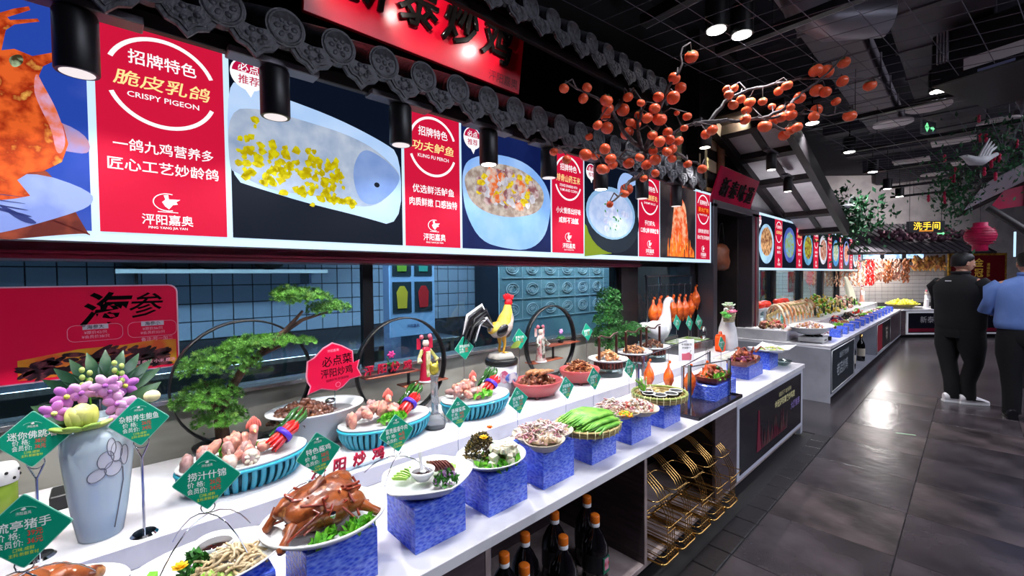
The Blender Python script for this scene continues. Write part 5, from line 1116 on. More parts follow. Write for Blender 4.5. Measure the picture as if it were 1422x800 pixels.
# must-order plaque
t = thing('dish_plaque', (-2.07, .78, .735), 'scalloped crimson plaque with black characters on a clear stem above the oval bowl', 'sign')
out = [(.0, .117), (-.045, .098), (-.09, .06), (-.12, .048), (-.13, -.02), (-.128, -.045), (-.115, -.072), (-.13, -.105), (-.07, -.092), (-.035, -.105), (0, -.118), (.035, -.105), (.07, -.078), (.105, -.075), (.13, -.072), (.112, -.03), (.125, .01), (.095, .0), (.095, .06), (.045, .095)]
T_ = Matrix.Translation((0, 0, .345)) @ wall() @ Matrix.Rotation(.06, 4, 'Z')
MB().prism([(a, b2) for a, b2 in out], -.003, .0, T_).build('plaque_edge', [mat('plaque_edge', (236, 150, 170), .3)], t)
MB().prism([(a * .95, b2 * .95) for a, b2 in out], 0, .002, T_).build('plaque_face', [mat('plaque_red', (216, 8, 62), .3)], t)
F_ = T_ @ Matrix.Translation((.01, 0, .003))
text('必点菜', .052, ink, t, F_ @ Matrix.Translation((.005, .03, 0)), bold=.005, width=.14); text('泙阳炒鸡', .045, ink, t, F_ @ Matrix.Translation((0, -.025, 0)), bold=.005, width=.15); text('泙阳嘉奥', .014, pk, t, F_ @ Matrix.Translation((-.01, .078, 0))); text('招牌炒鸡 鲜香回味', .013, ink, t, F_ @ Matrix.Translation((0, -.06, 0)))
MB().prism(band(0, -.088, .012, .012, .0015, 0, 360, 16), 0, .0005, F_).build('seal', [pk], t)
MB().cyl((0, 0, .10), (0, 0, .235), .003, n=6).build('stem', [acrylic], t); MB().cyl((0, 0, .0), (0, 0, .10), .003, n=6).build('stem', [acrylic], t)

# ---------------------------------------------------------------- bonsai
def needles(c, rx, ry, rz_, n, s_, seed):
    r = random.Random(seed); b = MB()
    for i in range(n):
        v = Vector((r.gauss(0, 1), r.gauss(0, 1), abs(r.gauss(0, 1)) * .9 - .25)).normalized() * (r.random() ** .25)
        p = Vector((c[0] + v.x * rx, c[1] + v.y * ry, c[2] + v.z * rz_)); d = (Vector((v.x, v.y, v.z + .5))).normalized()
        e = d.orthogonal().normalized(); g = e.cross(d)
        for k in range(9):
            a = 2 * PI * k / 9 + i; q = (d * .55 + (e * math.cos(a) + g * math.sin(a)) * .8).normalized() * s_; w_ = q.cross(d).normalized() * s_ * .11
            o = len(b.v); b.v += [tuple(p - w_), tuple(p + w_), tuple(p + q)]; b.f.append([o, o + 1, o + 2]); b.mi.append(0); b.sm.append(False)
        o = len(b.v); q = d * s_; w_ = e * s_ * .11; b.v += [tuple(p - w_), tuple(p + w_), tuple(p + q)]; b.f.append([o, o + 1, o + 2]); b.mi.append(0); b.sm.append(False)
    return b
t = thing('bonsai_pine', (-2.12, .36, .79), 'left artificial bonsai pine with layered green pads reaching right', 'bonsai')
MB().tube([(0, -.02, .03), (.0, -.03, .12), (.0, -.01, .22), (-.01, .06, .33), (0, .14, .40), (0, .22, .47), (0, .30, .56)], [.028, .024, .02, .017, .015, .012, .006], 10).build('trunk', [bark], t)
MB().tube([(0, -.03, .14), (.01, -.06, .22), (.0, -.08, .30)], [.014, .01, .006], 8).build('branch', [bark], t); MB().tube([(0, .1, .37), (.02, .16, .40), (.02, .2, .41)], [.012, .009, .005], 8).build('branch', [bark], t); MB().tube([(0, .2, .46), (.0, .3, .52), (.0, .42, .55)], [.012, .008, .004], 8).build('branch', [bark], t)
MB().lathe([(.07, 0), (.095, .012), (.10, .035), (.09, .035), (.02, .03)], n=28, sy=1.3).build('pot', [black], t)
for i, (y_, z_, ry_, rz_, n_) in enumerate([(-.07, .22, .125, .075, 520), (-.02, .35, .15, .085, 640), (-.03, .13, .10, .06, 300), (.08, .42, .10, .05, 260), (.17, .43, .10, .035, 240), (.30, .62, .13, .05, 380), (.42, .56, .10, .045, 280), (.24, .64, .07, .04, 160), (.30, .42, .05, .02, 70)]):
    needles((0, y_, z_), .085, ry_, rz_, n_, .018, 20 + i).build('foliage_pad', [pine_g], t, kind='stuff')
pine_d = mat('pine_dark', (50, 120, 48), .5, c2=(24, 72, 28), scale=24, c3=(96, 170, 76))
t = thing('bonsai_pine', (-2.12, 3.12, .735), 'darker conical artificial pine beside the brown column with a low pad to the right', 'bonsai')
MB().lathe([(.06, 0), (.085, .01), (.09, .06), (.02, .06)], n=24).build('pot', [black], t)
MB().tube([(0, 0, .05), (0, .01, .2), (0, .0, .36), (0, .0, .56)], [.022, .018, .012, .005], 8).build('trunk', [bark], t); MB().tube([(0, .02, .15), (0, .2, .26), (0, .4, .27)], [.014, .012, .006], 8).build('branch', [bark], t)
for i, (y_, z_, ry_, rz_, n_) in enumerate([(0, .58, .08, .09, 300), (.0, .48, .125, .10, 460), (-.01, .38, .155, .10, 560), (0, .27, .18, .10, 620), (.02, .17, .16, .09, 400), (.32, .27, .14, .08, 420), (.46, .25, .12, .07, 300), (.22, .24, .1, .07, 200)]):
    needles((0, y_, z_), .11, ry_, rz_, n_, .018, 40 + i).build('foliage_pad', [pine_d], t, kind='stuff')

# ---------------------------------------------------------------- rooster on a drum
t = thing('ceramic_drum', (-2.1, 1.87, .735), 'white drum-shaped ceramic stand painted blue and pink under the rooster', 'drum')
MB().lathe([(.088, 0), (.10, .01), (.10, .21), (.02, .21)], n=36).build('drum_body', [mat('drum_white', (216, 214, 220), .25)], t)
MB().lathe([(.104, .195), (.108, .2), (.108, .225), (.10, .235), (.02, .235)], n=36).build('black_rim', [black], t)
MB().prism(ell(0, 0, .05, .035), .09, .104, Matrix.Translation((0, 0, .12)) @ WALLM).build('blue_painting', [mat('drum_blue', (60, 90, 170), .3, c2=(216, 214, 220), scale=20)], t)
MB().prism(ell(0, 0, .03, .04), .096, .1015, Matrix.Rotation(-.55, 4, 'Z') @ Matrix.Translation((0, 0, .13)) @ WALLM).build('pink_painting', [mat('drum_pink', (190, 80, 110), .3, c2=(216, 190, 200), scale=30)], t)
rb = mat('rooster_black', (14, 14, 18), .3, coat=.3); ry2 = mat('rooster_hackle', (226, 206, 90), .5, c2=(196, 150, 40), scale=24, stretch=(1, 1, .3)); rw = mat('rooster_breast', (226, 216, 206), .5, c2=(170, 150, 140), scale=24); rred = mat('rooster_comb', (206, 24, 36), .35)
t = thing('rooster_statue', (-2.1, 1.87, .97), 'colourful rooster statue with red comb and black tail standing on the drum', 'statue')
MB().lathe([(.085, 0), (.09, .008), (.075, .03), (.02, .032)], n=24, fn=lambda a, r, z: 1 + .06 * math.sin(5 * a)).build('rock_base', [mat('rock', (190, 184, 178), .6, c2=(150, 146, 140), scale=20, bump=.5)], t)
b = MB(); b.tube([(0, -.10, .20), (0, -.05, .18), (0, .0, .18), (0, .04, .21), (0, .065, .26), (0, .06, .31), (0, .062, .35)], [.02, .045, .055, .052, .038, .026, .018], 16); b.build('body', [rw], t)
b = MB(); b.tube([(0, .01, .20), (0, .035, .25), (0, .058, .30), (0, .06, .345)], [.050, .047, .034, .022], 14); b.build('hackle', [ry2], t)
b = MB(); b.ball((.042, -.02, .185), (.016, .055, .035), 14, 8, 0, ROT(.5, 0, 0)); b.build('wing', [rb], t); b = MB(); b.ball((.0, .05, .17), (.035, .03, .045), 12, 8); b.build('breast', [rb], t)
MB().ball((0, -.055, .20), (.042, .055, .035), 14, 8, 0, ROT(.5, 0, 0)).build('saddle', [ry2], t)
MB().ball((0, .068, .357), (.024, .030, .027), 12, 8).build('head', [rred], t)
for i in range(6): MB().ball((0, .036 + .013 * i, .392 + .006 * math.sin(i)), (.006, .011, .024), 7, 5, 0, ROT(.5 - .22 * i, 0, 0)).build('comb_point', [rred], t)
MB().ball((0, .085, .328), (.007, .008, .018), 8, 6).build('wattle', [rred], t); MB().tube([(0, .086, .353), (0, .11, .347)], [.007, .001], 6).build('beak', [mat('beak', (220, 190, 120), .4)], t)
MB().ball((.018, .074, .36), .0035, 6, 4).build('eye', [blackm], t)
for i in range(20):
    a = .15 + .08 * i; r_ = .13 + .04 * math.sin(i * 1.3)
    MB().tube([((i % 3 - 1) * .01, -.09, .21), ((i % 3 - 1) * .016, -.09 - r_ * .6 * math.cos(a * .5), .22 + r_ * .75 * math.sin(a)), ((i % 3 - 1) * .02, -.10 - r_ * 1.0, .20 + r_ * .55 * math.sin(a)), ((i % 3 - 1) * .02, -.115 - r_ * 1.15, .10 + r_ * .5 * math.sin(a))], [.02, .022, .018, .004], 8, ry=.009).build('tail_feather', [rb if i % 4 else mat('tail_white', (190, 192, 196), .3)], t)
for sy_ in (-1, 1):
    MB().tube([(sy_ * .022, .0, .15), (sy_ * .024, .01, .09), (sy_ * .022, .0, .04)], [.018, .009, .007], 8).build('leg', [mat('leg_yellow', (216, 160, 50), .5)], t)
    for a in (-.6, 0, .6): MB().tube([(sy_ * .022, 0, .038), (sy_ * .022 + .01 * a, .035, .032)], [.005, .003], 5).build('toe', [mat('leg_yellow', (216, 160, 50), .5)], t)
leaf(t, (.03, .05, .06), (.05, .13, .10), .02, mat('leaf_ol', (120, 140, 50), .5), 'leaf')

# ---------------------------------------------------------------- white goose statues, orange lantern box, candle glass
gw_ = mat('goose_white', (226, 226, 228), .5, c2=(200, 200, 204), scale=8, bump=.2, bscale=40)
t = thing('goose_statue', (-2.1, 3.92, .735), 'plain white goose statue with raised neck, standing behind the carrier trays', 'statue')
MB().tube([(0, -.32, .28), (0, -.22, .26), (0, -.08, .24), (0, .05, .22), (0, .13, .26), (0, .17, .36), (0, .175, .44), (0, .19, .49), (0, .215, .515)], [.012, .045, .085, .095, .075, .048, .036, .034, .032], 18).build('body', [gw_], t)
MB().ball((0, .235, .51), (.034, .045, .032), 14, 9).build('head', [gw_], t); MB().tube([(0, .27, .508), (0, .32, .495)], [.016, .008], 8).build('beak', [mat('beak_pale', (200, 196, 196), .5)], t); MB().ball((.028, .245, .52), .005, 6, 4).build('eye', [mat('eye_grey', (120, 120, 124), .4)], t)
for sx_ in (-1, 1): MB().ball((sx_ * .075, -.10, .245), (.02, .19, .06), 16, 8, 0, ROT(-.12, 0, 0)).build('wing', [gw_], t)
for sx_ in (-.03, .03): MB().tube([(sx_, .05, .14), (sx_, .06, .0)], [.014, .010], 8).build('leg', [gw_], t); 
MB().cyl((0, .04, 0), (0, .04, .012), .08, n=20).build('foot_base', [gw_], t)
t = thing('goose_statue', (-1.70, 4.60, .735), 'white goose statue carrying a wicker basket of pink and green flowers', 'statue')
MB().lathe([(.085, 0), (.10, .02), (.095, .12), (.08, .22), (.055, .30), (.042, .36), (.034, .42), (.01, .43)], n=24).build('body', [gw_], t)
MB().ball((.0, .05, .445), (.035, .05, .03), 14, 9).build('head', [gw_], t); MB().tube([(0, .09, .44), (0, .135, .432)], [.018, .012], 8).build('beak', [gw_], t)
for k in range(5): MB().ball((0, .10 + .012 * k, .30 - .04 * k), (.03, .035, .055), 12, 8, .1, ROT(.5, 0, 0)).build('wing', [gw_], t)
t = thing('flower_basket', (-1.64, 4.47, 1.03), 'small wicker basket of green, pink and white flowers hung on the right goose', 'basket')
MB().lathe([(.045, 0), (.048, .004), (.065, .09), (.06, .09), (.02, .08)], n=24).build('basket', [mat('basket', (150, 136, 110), .7, c2=(110, 96, 76), scale=50, bump=.8, bscale=120)], t)
for k in range(6): MB().tube([((.048 + .0033 * k) * math.cos(a), (.048 + .0033 * k) * math.sin(a), .008 + .016 * k) for a in [i * PI / 12 for i in range(24)]], .0035, 5, True).build('weave_ring', [mat('basket_ring', (176, 160, 130), .7)], t)
def blossom(t, c, r, m, n=7):
    for L_ in range(2):
        for i in range(n): a = 2 * PI * i / n + L_ * .4; k = 1 - .4 * L_; MB().ball((c[0] + r * .5 * k * math.cos(a), c[1] + r * .5 * k * math.sin(a), c[2] + r * .3 * L_), (r * .5 * k, r * .28, r * .12), 7, 4, 0, ROT(0, -.6, a)).build('petal', [m], t)
pkf = mat('peony_pink', (236, 90, 140), .5, c2=(250, 170, 190), scale=20); gnf = mat('succulent', (150, 196, 130), .5, c2=(220, 230, 210), scale=20); lg = mat('light_leaf', (110, 200, 90), .5)
blossom(t, (.0, -.0, .16), .07, gnf, 9); blossom(t, (.03, .02, .10), .05, pkf, 9); blossom(t, (.03, -.04, .10), .045, pkf, 9); blossom(t, (.0, .05, .13), .04, white, 7); blossom(t, (.02, -.10, .06), .05, lg, 9); blossom(t, (.0, -.12, .09), .04, lg, 9)
for k in range(6): leaf(t, (0, -.03, .08), (.03 * math.cos(k), -.10 + .01 * k, .04 + .02 * k), .014, lg)
P_ = (-1.786,4.716,0.735)
t = thing('orange_box_lantern', (-1.70, 4.42, .735), 'bright orange rounded plastic container in front of the right goose', 'container')
om = mat('orange_plastic', (255, 84, 20), .35, sub=.2)
MB().prism(rrect(-.055, .055, 0, .17, .04), -.03, .03, Matrix.Rotation(0, 4, 'Z') @ WALLM).build('container_body', [om], t); MB().tube([(.0, -.03, .165), (0, -.02, .195), (0, .02, .195), (0, .03, .165)], .007, 6).build('handle', [om], t); MB().ball((.032, .0, .08), (.006, .03, .03), 10, 6).build('moulding', [mat('orange_dk', (226, 60, 10), .4)], t)
P_ = (-2.300,5.538,0.735)
t = thing('glass_lantern', (-1.9, 4.5, .735), 'small clear glass jar lantern on the steel warmer, left of the orange container', 'lantern')
MB().lathe([(.03, .13), (.032, .133), (.032, .20), (.02, .21), (.005, .21)], n=16).build('glass_body', [acrylic], t); MB().lathe([(.034, .20), (.02, .225), (.004, .23)], n=16).build('lid', [chrome], t); MB().lathe([(.03, 0), (.03, .13), (.004, .13)], n=16).build('base', [steel], t)

# ---------------------------------------------------------------- steel warmer and menu card
t = thing('steel_warmer', (-1.97, 4.22, .735), 'long stainless steel food warmer tray behind the small standing menu card', 'warmer')
MB().box(-.14, .14, -.28, .36, 0, .09, .004).build('warmer_body', [steel], t); MB().box(-.15, .15, -.29, .37, .09, .10, .002).build('rim', [chrome], t)
for k in range(3): MB().box(-.12, .12, -.26 + .2 * k, -.08 + .2 * k, .1005, .104, .001).build('pan', [mat('pan%d' % k, (190, 200, 190), .25, c2=(120, 150, 70), scale=9)], t)
t = thing('menu_card', (-1.72, 3.72, .735), 'small white and pink menu card standing in front of the steel warmer', 'card', None, -.7); t.scale = (1, 1.4, 1.15)
MB().box(-.003, .003, -.05, .05, .0, .17, .001).build('card_board', [whitem], t); MB().prism([(-.03, .01), (.03, .01), (.035, .05), (.015, .07), (-.005, .06), (-.03, .06)], .003, .004, wall()).build('pink_print', [mat('mprint', (196, 90, 110), .5)], t); text('今日推荐', .018, ink, t, wall(.0042, 0, .13)); text('新鲜制作', .014, ink, t, wall(.0042, 0, .105))

# ---------------------------------------------------------------- roast duck rack over the tier
def duck(name, c, label, m, h=.22, hang=.12, group=None):
    t = thing(name, c, label, 'roast duck', group)
    MB().lathe([(.006, 0), (.03, .02), (.048, .07), (.045, .12), (.03, .16), (.014, .19), (.010, .23), (.004, .235)], n=16, sx=1.05, sy=1.3).build('body', [m], t)
    MB().ball((.012, 0, .245), (.014, .012, .016), 9, 6).build('head', [m], t)
    for sy_ in (-1, 1):
        MB().tube([(0, sy_ * .035, .14), (.01, sy_ * .06, .11), (0, sy_ * .05, .07)], [.014, .012, .006], 7).build('wing', [m], t)
        MB().tube([(0, sy_ * .022, .04), (.005, sy_ * .032, .0), (0, sy_ * .03, -.03)], [.018, .012, .007], 7).build('leg', [m], t)
    MB().tube([(0, 0, .245), (0, 0, .245 + hang), (.008, 0, .262 + hang), (.014, 0, .25 + hang)], .0018, 5).build('hook', [chrome], t)
    return t
dk = duck('hanging_duck', (-2.2, 4.02, 1.02), 'glossy orange roast duck hanging in the rack behind the white goose', orangeduck, group='roast ducks in the rack')
w_ = ['leftmost', 'second', 'third', 'fourth', 'fifth', 'sixth', 'seventh', 'eighth', 'ninth']
tag(dk, 'leftmost orange roast duck hanging in the rack behind the white goose')
w_ += ['tenth', 'eleventh', 'twelfth']
for i in range(1, 12): dup(dk, (-2.2 + .03 * (i % 2), 4.02 + .07 * i, 1.02 + .006 * (i % 3)), .3 * (i % 3 - 1), '%s orange roast duck from the left in the hanging rack behind the white goose' % w_[i])
dup(dk, (-2.14, 4.86, 1.13), 0, 'darker roast duck hanging higher at the right end of the rack')
t = thing('duck_rack', (-2.2, 4.35, .735), 'stainless frame rack from which the orange roast ducks hang', 'rack')
MB().tube([(0, -.48, .755), (0, .55, .755)], .011, 8).build('top_rail', [steel], t); MB().tube([(0, -.45, .66), (0, .53, .66)], .006, 8).build('hanging_rail', [steel], t)
for y_ in (-.46, -.2, .53): MB().cyl((0, y_, 0), (0, y_, .755), .012, n=10).build('upright', [steel], t)
hb = MB()
for k in range(26): y_ = -.42 + .036 * k; hb.tube([(0, y_, .66), (.01, y_ + .012, .63), (0, y_ + .02, .60), (-.01, y_, .57), (.004, y_ - .01, .54)], .0022, 4)
hb.build('hook_cluster', [mat('hook_dark', (60, 60, 64), .3, metal=.8)], t, kind='stuff')
# black tray insert with posts and roast birds
P_ = (-1.21, 2.80, .66)
t = thing('carving_tray', P_, 'dark stainless tray set into the worktop with steel posts and rails', 'tray')
MB().box(-.17, .145, -.33, .33, 0, .012, .003).build('tray_base', [mat('tray_dark', (50, 44, 48), .12, metal=.6, c2=(80, 70, 74), scale=4)], t)
MB().box(.13, .15, -.34, .34, 0, .022, .002).build('tray_rim', [mat('tray_rim', (60, 56, 62), .2, metal=.8)], t); MB().box(-.18, .15, -.345, -.33, 0, .022, .002).build('tray_rim', [mat('tray_rim', (60, 56, 62), .2, metal=.8)], t); MB().box(-.18, .15, .33, .345, 0, .022, .002).build('tray_rim', [mat('tray_rim', (60, 56, 62), .2, metal=.8)], t); MB().box(-.18, -.165, -.33, .33, 0, .022, .002).build('tray_rim', [mat('tray_rim', (60, 56, 62), .2, metal=.8)], t)
PO = [(.06, -.27, .30), (.085, .28, .27), (-.06, .30, .30), (-.10, -.02, .24)]
for x_, y_, h_ in PO: MB().box(x_ - .009, x_ + .009, y_ - .009, y_ + .009, .012, h_, .002).build('post', [steel], t)
for (a, b2) in ((0, 1), (0, 3), (3, 2)): MB().tube([(PO[a][0], PO[a][1], PO[a][2] - .012), (PO[b2][0], PO[b2][1], PO[b2][2] - .012)], .004, 6).build('rail', [steel], t)
for i, (x_, y_, z_, lb) in enumerate([(-1.27, 2.80, .72, 'roast chicken hung on the tray rail, left of the pair'), (-1.24, 2.98, .72, 'roast chicken hung on the tray rail, right of the pair'), (-1.47, 2.90, .70, 'red roast duck standing upright behind the dark tray'), (-1.60, 2.86, .70, 'small roast bird leaning at the step left of the red roast duck')]):
    o = dup(dk, (x_, y_, z_), .3 * i, lb, None, .74); o['group'] = 'roast birds on the tray'
    for c in o.children: c.data = c.data
t = thing('rail_post', (-1.70, 2.95, .735), 'square steel post at the step holding the left rail', 'post'); MB().box(-.01, .01, -.01, .01, 0, .16, .002).build('post', [steel], t); MB().tube([(0, 0, .15), (-.02, .9, .19)], .004, 6).build('rail', [steel], t)
t = thing('rail_post', (-1.55, 2.62, .66), 'square steel post beside the red roast duck', 'post'); MB().box(-.01, .01, -.01, .01, 0, .24, .002).build('post', [steel], t)
# wooden boat platters and the white dish beyond the tray
crab = mat('crab_shell', (170, 84, 50), .3, c2=(110, 40, 24), c3=(216, 150, 100), scale=18, lo=.4, hi=.6, coat=.3)
def boat(c, rz, label, L_=.34, w_=.16):
    t = thing('boat_platter', c, label, 'platter', None, rz)
    b = MB(); pts = lambda s_, z_: [Vector((w_ / 2 * s_ * k[0], L_ / 2 * s_ * k[1], z_)) for k in ((-1, -.9), (-.6, -1), (.6, -1), (1, -.9), (1, .6), (.5, 1), (-.5, 1), (-1, .6))]
    b.loft([pts(.8, 0), pts(.95, .02), pts(1, .045), pts(.93, .045), pts(.85, .015)], True, False); b.build('platter', [mat('boat_wood', (128, 62, 44), .35, c2=(98, 44, 30), scale=8, stretch=(5, 1, 1))], t)
    return t
boat((-1.21, 3.04, .772), 0, 'dark wooden boat platter of crab just beyond the steel tray'); boat((-1.26, 3.78, .772), 0, 'dark wooden boat platter of crab legs, farther of the two', .42)
heap('crab_pieces', 'brown crab and shellfish heaped on the nearer boat platter', 'crab', (-1.23, 3.05, .79), .07, .14, .07, 70, .022, [crab, crab, greenp], 'chunk', cap=.8)
heap('crab_pieces', 'reddish brown crab pieces on the farther boat platter', 'crab', (-1.27, 3.75, .79), .075, .17, .09, 90, .024, [crab, roast, mat('shell_violet', (120, 50, 80), .3)], 'chunk', cap=.8)
for k in range(6): MB().tube([(0, 0, 0), (.01, .04, .05), (.03, .07, .03)], [.010, .007, .003], 7).build('crab_leg', [crab], None, 'jointed brown crab leg rising from the farther boat platter', 'crab leg', 'crab legs on the boat platter', at=(-1.27 + .012 * k, 3.62 + .05 * k, .86)).rotation_euler = (0, 0, k)
heap('lettuce_garnish', 'green salad at the front of the nearer boat platter', 'lettuce', (-1.16, 3.0, .80), .03, .09, .02, 50, .012, [lettuce, bean], 'leaf')
t = thing('square_dish', (-1.22, 4.34, .81), 'large white square dish of yellow shredded food at the counter end', 'dish')
b = MB(); q = lambda s_, z_: [Vector((.14 * s_ * a, .2 * s_ * bb, z_ + (.02 * abs(a * bb) if s_ > .95 else 0))) for a, bb in ((-1, -1), (0, -.94), (1, -1), (.94, 0), (1, 1), (0, .94), (-1, 1), (-.94, 0))]
b.loft([q(.6, 0), q(1, .02), q(1, .026), q(.9, .018), q(.6, .008)], True, False); b.build('dish', [white], t)
heap('yellow_shreds', 'yellow and pale green shredded food on the white square dish', 'food', (-1.22, 4.34, .82), .09, .13, .02, 90, .010, [mat('shred_y', (220, 206, 90), .4), lettuce, squid2], 'strip')
oval_plate('cling_dome', (-1.18, 4.52, .675), .07, .10, 'clear crumpled plastic lid lying at the end of the counter', GL, .02, cat='lid')
t = thing('glass_sheet', (-1.46, 4.1, .66), 'low tank-like white tray behind the square dish', 'tray'); MB().box(-.09, .09, -.3, .35, 0, .11, .004).build('tray_body', [white], t); MB().box(-.07, .07, -.28, .33, .1101, .116).build('food_bed', [mat('bed', (206, 206, 196), .4, c2=(150, 150, 140), scale=14)], t)

# ---------------------------------------------------------------- bottles in the open compartment
def lathe_prof_bottle(s_): return [(.054 * s_, 0), (.06 * s_, .006), (.06 * s_, .06), (.057 * s_, .07), (.06 * s_, .08), (.06 * s_, .17), (.055 * s_, .20), (.036 * s_, .24), (.018 * s_, .268), (.017 * s_, .285), (.005, .286)]
bt = thing('soy_sauce_bottle', (0, 0, 0), 'x', 'bottle')
MB().lathe(lathe_prof_bottle(1), n=24).build('bottle_body', [mat('soy_plastic', (14, 10, 14), .06, coat=.8, bump=.4, bscale=30)], bt)
MB().lathe([(.0605, .085), (.0605, .165)], n=24).build('paper_label', [mat('bottle_label', (30, 30, 34), .4, c2=(20, 20, 26), scale=8)], bt)
MB().lathe([(.021, .272), (.021, .288), (.016, .290)], n=18).build('neck_ring', [whitem], bt)
MB().lathe([(.0215, .29), (.0215, .318), (.018, .322), (.003, .322)], n=18).build('cap', [mat('cap_orange', (236, 120, 30), .4)], bt)
bl = [p_[:2] for p_ in ((-1.135,1.114,0.410), (-1.149,1.356,0.410), (-1.273,1.256,0.410), (-1.153,1.582,0.410), (-1.296,1.470,0.410), (-1.279,1.690,0.410), (-1.237,1.105,0.410))]
bw = ['lowest in view, cap at the picture edge', 'front one in the middle of the open compartment', 'behind the lowest one, left in the compartment', 'nearest the right partition with green label', 'in the back row, second from the right', 'in the back row, deepest to the right', 'hidden deepest left in the compartment']
for i, (x_, y_) in enumerate(bl):
    o = bt if i == 0 else dup(bt, (0, 0, 0)); o.location = (x_, y_, .1); tag(o, 'soy sauce bottle with orange cap, ' + bw[i], 'bottle', 'soy sauce bottles under the counter')
    if i == 3:
        MB().box(.0, .062, -.022, .022, .085, .155).build('front_label', [mat('lbl_teal', (40, 120, 90), .4)], o); MB().box(.0, .063, -.014, .014, .10, .15).build('label_patch', [mat('lbl_pink', (226, 150, 170), .4)], o); text('酱油', .02, mat('lbl_red', (190, 20, 40), .4), o, wall(.0635, 0, .126))
MB().box(-.01, .01, -.18, .2, 0, .44, .002).build('cardboard_sheet', [mat('carton', (170, 176, 196), .6, c2=(150, 156, 176), scale=5)], None, 'pale blue-grey cardboard carton panel leaning behind the bottles', 'carton', at=(-1.58, 1.12, .1)).rotation_euler = (0, 0, 0)

# ---------------------------------------------------------------- gilt wire baskets hanging from the counter edge
def wire_basket():
    t = thing('wire_basket', (0, 0, 0), 'x', 'basket')
    def loop(x0, x1, y0, y1, z_, r, n=5, w=.0028, nm='frame_wire', m=gold): return MB().tube([(a, b_, z_) for a, b_ in rrect(x0, x1, y0, y1, r, n)], w, 6, True).build(nm, [m], t)
    loop(-.17, .11, -.085, .085, .0, .03, w=.006, nm='base_roll'); loop(-.16, .10, -.078, .078, .03, .028)
    for k in range(30):
        a = rrect(-.17, .11, -.085, .085, .03, 7)[k]; MB().tube([(a[0], a[1], -.007), (a[0] * 1.03, a[1] * 1.03, .0), (a[0], a[1], .008)], .0022, 4).build('coil', [gold], t)
    for k in range(4): y_ = -.033 + .022 * k; MB().tube([(.10, y_, .0), (.105, y_, .12), (.095, y_, .22), (.04, y_ * 1.0, .32), (-.06, y_ * .8, .40), (-.16, y_ * .6, .43)], .0022, 5).build('rib_wire', [gold], t)
    for k in range(4): y_ = -.06 + .04 * k; MB().tube([(-.17, y_, .0), (.10, y_, .0)], .0022, 5).build('floor_wire', [gold], t)
    loop(-.02, .13, -.075, .075, .19, .02); loop(-.12, .07, -.08, .08, .29, .03)
    MB().tube([(.105, -.04, .16), (.105, .04, .16)], .0025, 5).build('cross_wire', [gold], t); MB().tube([(.106, -.04, .14), (.106, .04, .14)], .0025, 5).build('cross_wire', [gold], t)
    MB().tube([(-.16, .035 * math.cos(a), .45 + .035 * math.sin(a)) for a in [i * PI / 8 for i in range(16)]], .003, 5, True).build('hanging_ring', [gold], t)
    return t
wb = wire_basket(); WB = [1.99, 2.17, 2.36, 2.55, 2.74]
for i, y_ in enumerate(WB):
    o = wb if i == 0 else dup(wb, (0, 0, 0)); o.location = (-1.10 + .004 * i, y_, .107); tag(o, 'gilt wire carrying basket, ' + ['nearest the camera', 'second from the camera', 'third, in the middle of the row', 'fourth from the camera', 'farthest, next to the black advert panel'][i], 'basket', 'gilt wire baskets under the counter')
MB().tube([(-1.27, 1.885, .585), (-1.27, 2.975, .585)], .005, 6).build('basket_rail', [gold], None, 'thin gilt rail under the worktop holding the wire baskets', 'rail')
# ---------------------------------------------------------------- persimmon branches
pers = mat('persimmon', (255, 86, 48), .3, c2=(255, 122, 74), c3=(226, 60, 40), scale=14, coat=.3, sub=.1); calyx = mat('calyx', (96, 110, 70), .7); twig = mat('twig', (92, 82, 84), .8, c2=(60, 52, 54), scale=30, bump=.5, bscale=80)
def persimmons(name, label, root, pts, mains, n0):
    t = thing(name, root, label, 'branch'); R0 = Vector(root); r = random.Random(n0)
    L_ = [[Vector(p) - R0 for p in m_] for m_ in mains]
    flat_ = []
    for m_ in L_:
        K = len(m_); pp = []
        for i in range(K - 1):
            for q in range(4): pp.append(m_[i].lerp(m_[i + 1], q / 4) + Vector((r.uniform(-.008, .008), r.uniform(-.008, .008), r.uniform(-.008, .008))))
        pp.append(m_[-1]); n = len(pp)
        MB().tube(pp, [.014 * (1 - .75 * i / n) for i in range(n)], 7).build('branch', [twig], t); flat_ += pp
    fm = None
    for i, (x_, y_, z_, s_) in enumerate(pts):
        p = Vector((x_, y_, z_)) - R0
        if fm is None:
            b = MB(); b.lathe([(.15, -.8), (.55, -.74), (.92, -.35), (1.0, .05), (.9, .45), (.6, .72), (.25, .78), (.06, .7)], n=16); fm = b.build('persimmon', [pers], t); o = fm
            b = MB()
            for k in range(4): a = k * PI / 2; b.prism([(-.08, 0), (.3, -.22), (.62, 0), (.3, .22)], .76, .80, Matrix.Rotation(a, 4, 'Z'))
            b.cyl((0, 0, .74), (0, 0, 1.0), .07, n=6); cm = b.build('calyx', [calyx], fm); c_ = cm
        else:
            o = fm.copy(); COL.objects.link(o); c_ = cm.copy(); COL.objects.link(c_); c_.parent = o; o.parent = t
        o.location = p; o.scale = (s_ * 1.02, s_ * 1.02, s_); o.rotation_euler = (r.uniform(-.6, .6), r.uniform(-.6, .6), r.uniform(0, 3))
        q = min(flat_, key=lambda k: (k - p).length + .3 * max(0, (R0.z * 0 + p.z - k.z)))
        top = p + Vector((0, 0, s_ * .9)); mid = (q + top) / 2 + Vector((r.uniform(-.02, .02), r.uniform(-.02, .02), .03))
        MB().tube([q, mid, top], [.005, .0035, .003], 5).build('twig', [twig], t)
    return t
